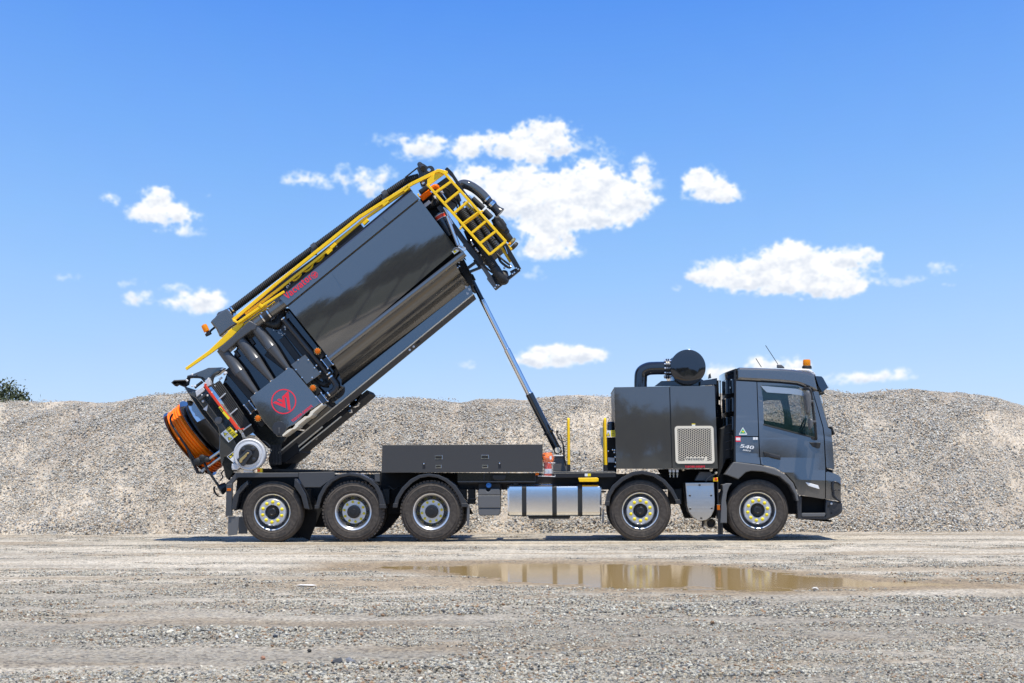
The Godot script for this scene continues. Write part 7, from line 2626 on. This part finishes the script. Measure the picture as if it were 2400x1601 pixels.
	for k in 4:
		var e := []
		for q in 9:
			var a := PI * q / 8
			e.append(lc + Vector3(-0.075, -0.05, 0.02) + Vector3(-0.045, -0.03, 0) * sin(a) + Vector3(-0.5, 0.78, 0).normalized() * cos(a) * 0.1 + Vector3(0, 0, -0.06 + 0.04 * k))
		tube(s, e, 0.006, 6)
	tube(s, smooth([lc + Vector3(0.05, 0.03, 0), lc + Vector3(0.12, 0.1, 0), lc + Vector3(0.2, 0.14, 0.02)], 4), 0.03, 8)
	put("tail_lamp_guard", s, M.black_frame, g)

func make_extinguisher() -> void:
	var root := Node3D.new()
	root.name = "fire_extinguisher"
	add_child(root, true)
	var base := pt(Z7, 432, 1535, -0.02)
	root.position = base
	tag(root, "red fire extinguisher bagged in clear plastic at the toolbox's front end", "fire extinguisher")
	var top := pt(Z7, 432, 900, -0.02)
	var h := top.y - base.y
	var s := ms()
	lathe(s, [[0.0, 0.0], [0.062, 0.0], [0.066, 0.02], [0.066, h * 0.62], [0.055, h * 0.68], [0.03, h * 0.72], [0.022, h * 0.78], [0.0, h * 0.78]], Vector3(0, 0, -0.09), Vector3.UP, 28)
	put("cylinder", s, M.red_paint, root)
	s = ms()
	lathe(s, [[0.067, h * 0.10], [0.0685, h * 0.10], [0.0685, h * 0.27], [0.067, h * 0.27]], Vector3(0, 0, -0.09), Vector3.UP, 28)
	put("white_label", s, M.white_film, root)
	s = ms()
	lathe(s, [[0.0, h * 0.74], [0.03, h * 0.74], [0.032, h * 0.80], [0.0, h * 0.82]], Vector3(0, 0, -0.09), Vector3.UP, 16)
	bar(s, Vector3(-0.02, h * 0.83, -0.09), Vector3(0.09, h * 0.88, -0.09), 0.02, 0.03, 0.003)
	bar(s, Vector3(-0.02, h * 0.80, -0.09), Vector3(0.08, h * 0.78, -0.09), 0.016, 0.03, 0.003)
	put("valve_handle", s, M.black_rubber, root)
	s = ms()   # crumpled orange cover
	rng.seed = 3
	var rings := []
	for k in 7:
		var ring := []
		for q in 16:
			var a := TAU * q / 16
			var r: float = (0.088 + 0.012 * sin(3 * a + k) + rng.randf_range(-0.008, 0.008)) * [0.86, 1.0, 1.04, 1.05, 1.0, 0.9, 0.7][k]
			ring.append(Vector3(cos(a) * r, h * (0.50 + 0.06 * k), -0.09 + sin(a) * r * 0.9))
		rings.append(ring)
	for k in 6:
		for q in 16:
			var j := (q + 1) % 16
			quad(s, rings[k][q], rings[k][j], rings[k + 1][j], rings[k + 1][q], rings[k][q] - Vector3(0, rings[k][q].y, -0.09))
	put("orange_cover", s, M.orange_hose, root)
	s = ms()
	pprism(s, Z7, [470, 1075, 515, 1060, 520, 1140, 478, 1150], 0.02, 0.012, 0.0)
	put("white_letters", s, M.white_film, root).position = -base
	s = ms()
	rings = []
	for k in 11:
		var ring := []
		for q in 18:
			var a := TAU * q / 18
			var r: float = (0.105 + rng.randf_range(-0.011, 0.011)) * [1.0, 1.02, 1.0, 0.97, 1.0, 0.96, 1.02, 1.06, 1.02, 0.85, 0.3][k]
			ring.append(Vector3(cos(a) * r, h * (0.0 + 0.1 * k) + rng.randf_range(-0.008, 0.008), -0.09 + sin(a) * r * 0.9))
		rings.append(ring)
	for k in 10:
		for q in 18:
			var j := (q + 1) % 18
			quad(s, rings[k][q], rings[k][j], rings[k + 1][j], rings[k + 1][q], rings[k][q] - Vector3(0, rings[k][q].y, -0.09))
	put("clear_bag", s, M.clear_bag, root)
	var g := group_part("extinguisher_bracket")
	s = ms()
	bar(s, pt(Z7, 205, 1526, -0.1), pt(Z7, 600, 1540, -0.1), 0.012, 0.16, 0.002)
	bar(s, pt(Z7, 598, 1500, -0.1), pt(Z7, 598, 1545, -0.1), 0.008, 0.16, 0.002)
	bar(s, pt(Z7, 440, 1222, -0.0), pt(Z7, 600, 1228, -0.0), 0.014, 0.01, 0.002)
	put("bracket", s, M.silver_paint, g)
	s = ms()
	bar(s, pt(Z7, 145, 1478, -0.03), pt(Z7, 225, 1478, -0.03), 0.04, 0.03, 0.008)
	put("side_marker", s, M.amber_lens, g)

func _ready() -> void:
	set_eye_sky_sun()
	make_materials()
	make_setting()
	make_trees()
	truck = Node3D.new()
	truck.name = "vacuum_truck"
	tag(truck, "charcoal five-axle vacuum truck with its tank tipped high", "truck")
	add_child(truck)
	truck.position = Vector3(-0.6, 0, -1.25)
	make_chassis()
	make_wheels()
	make_tanks_and_boxes()
	make_power_pack()
	make_cab()
	make_body()
	make_rear_gear()
	make_yellow_work()
	make_front_gear()
	make_rear_door()
	make_extinguisher()
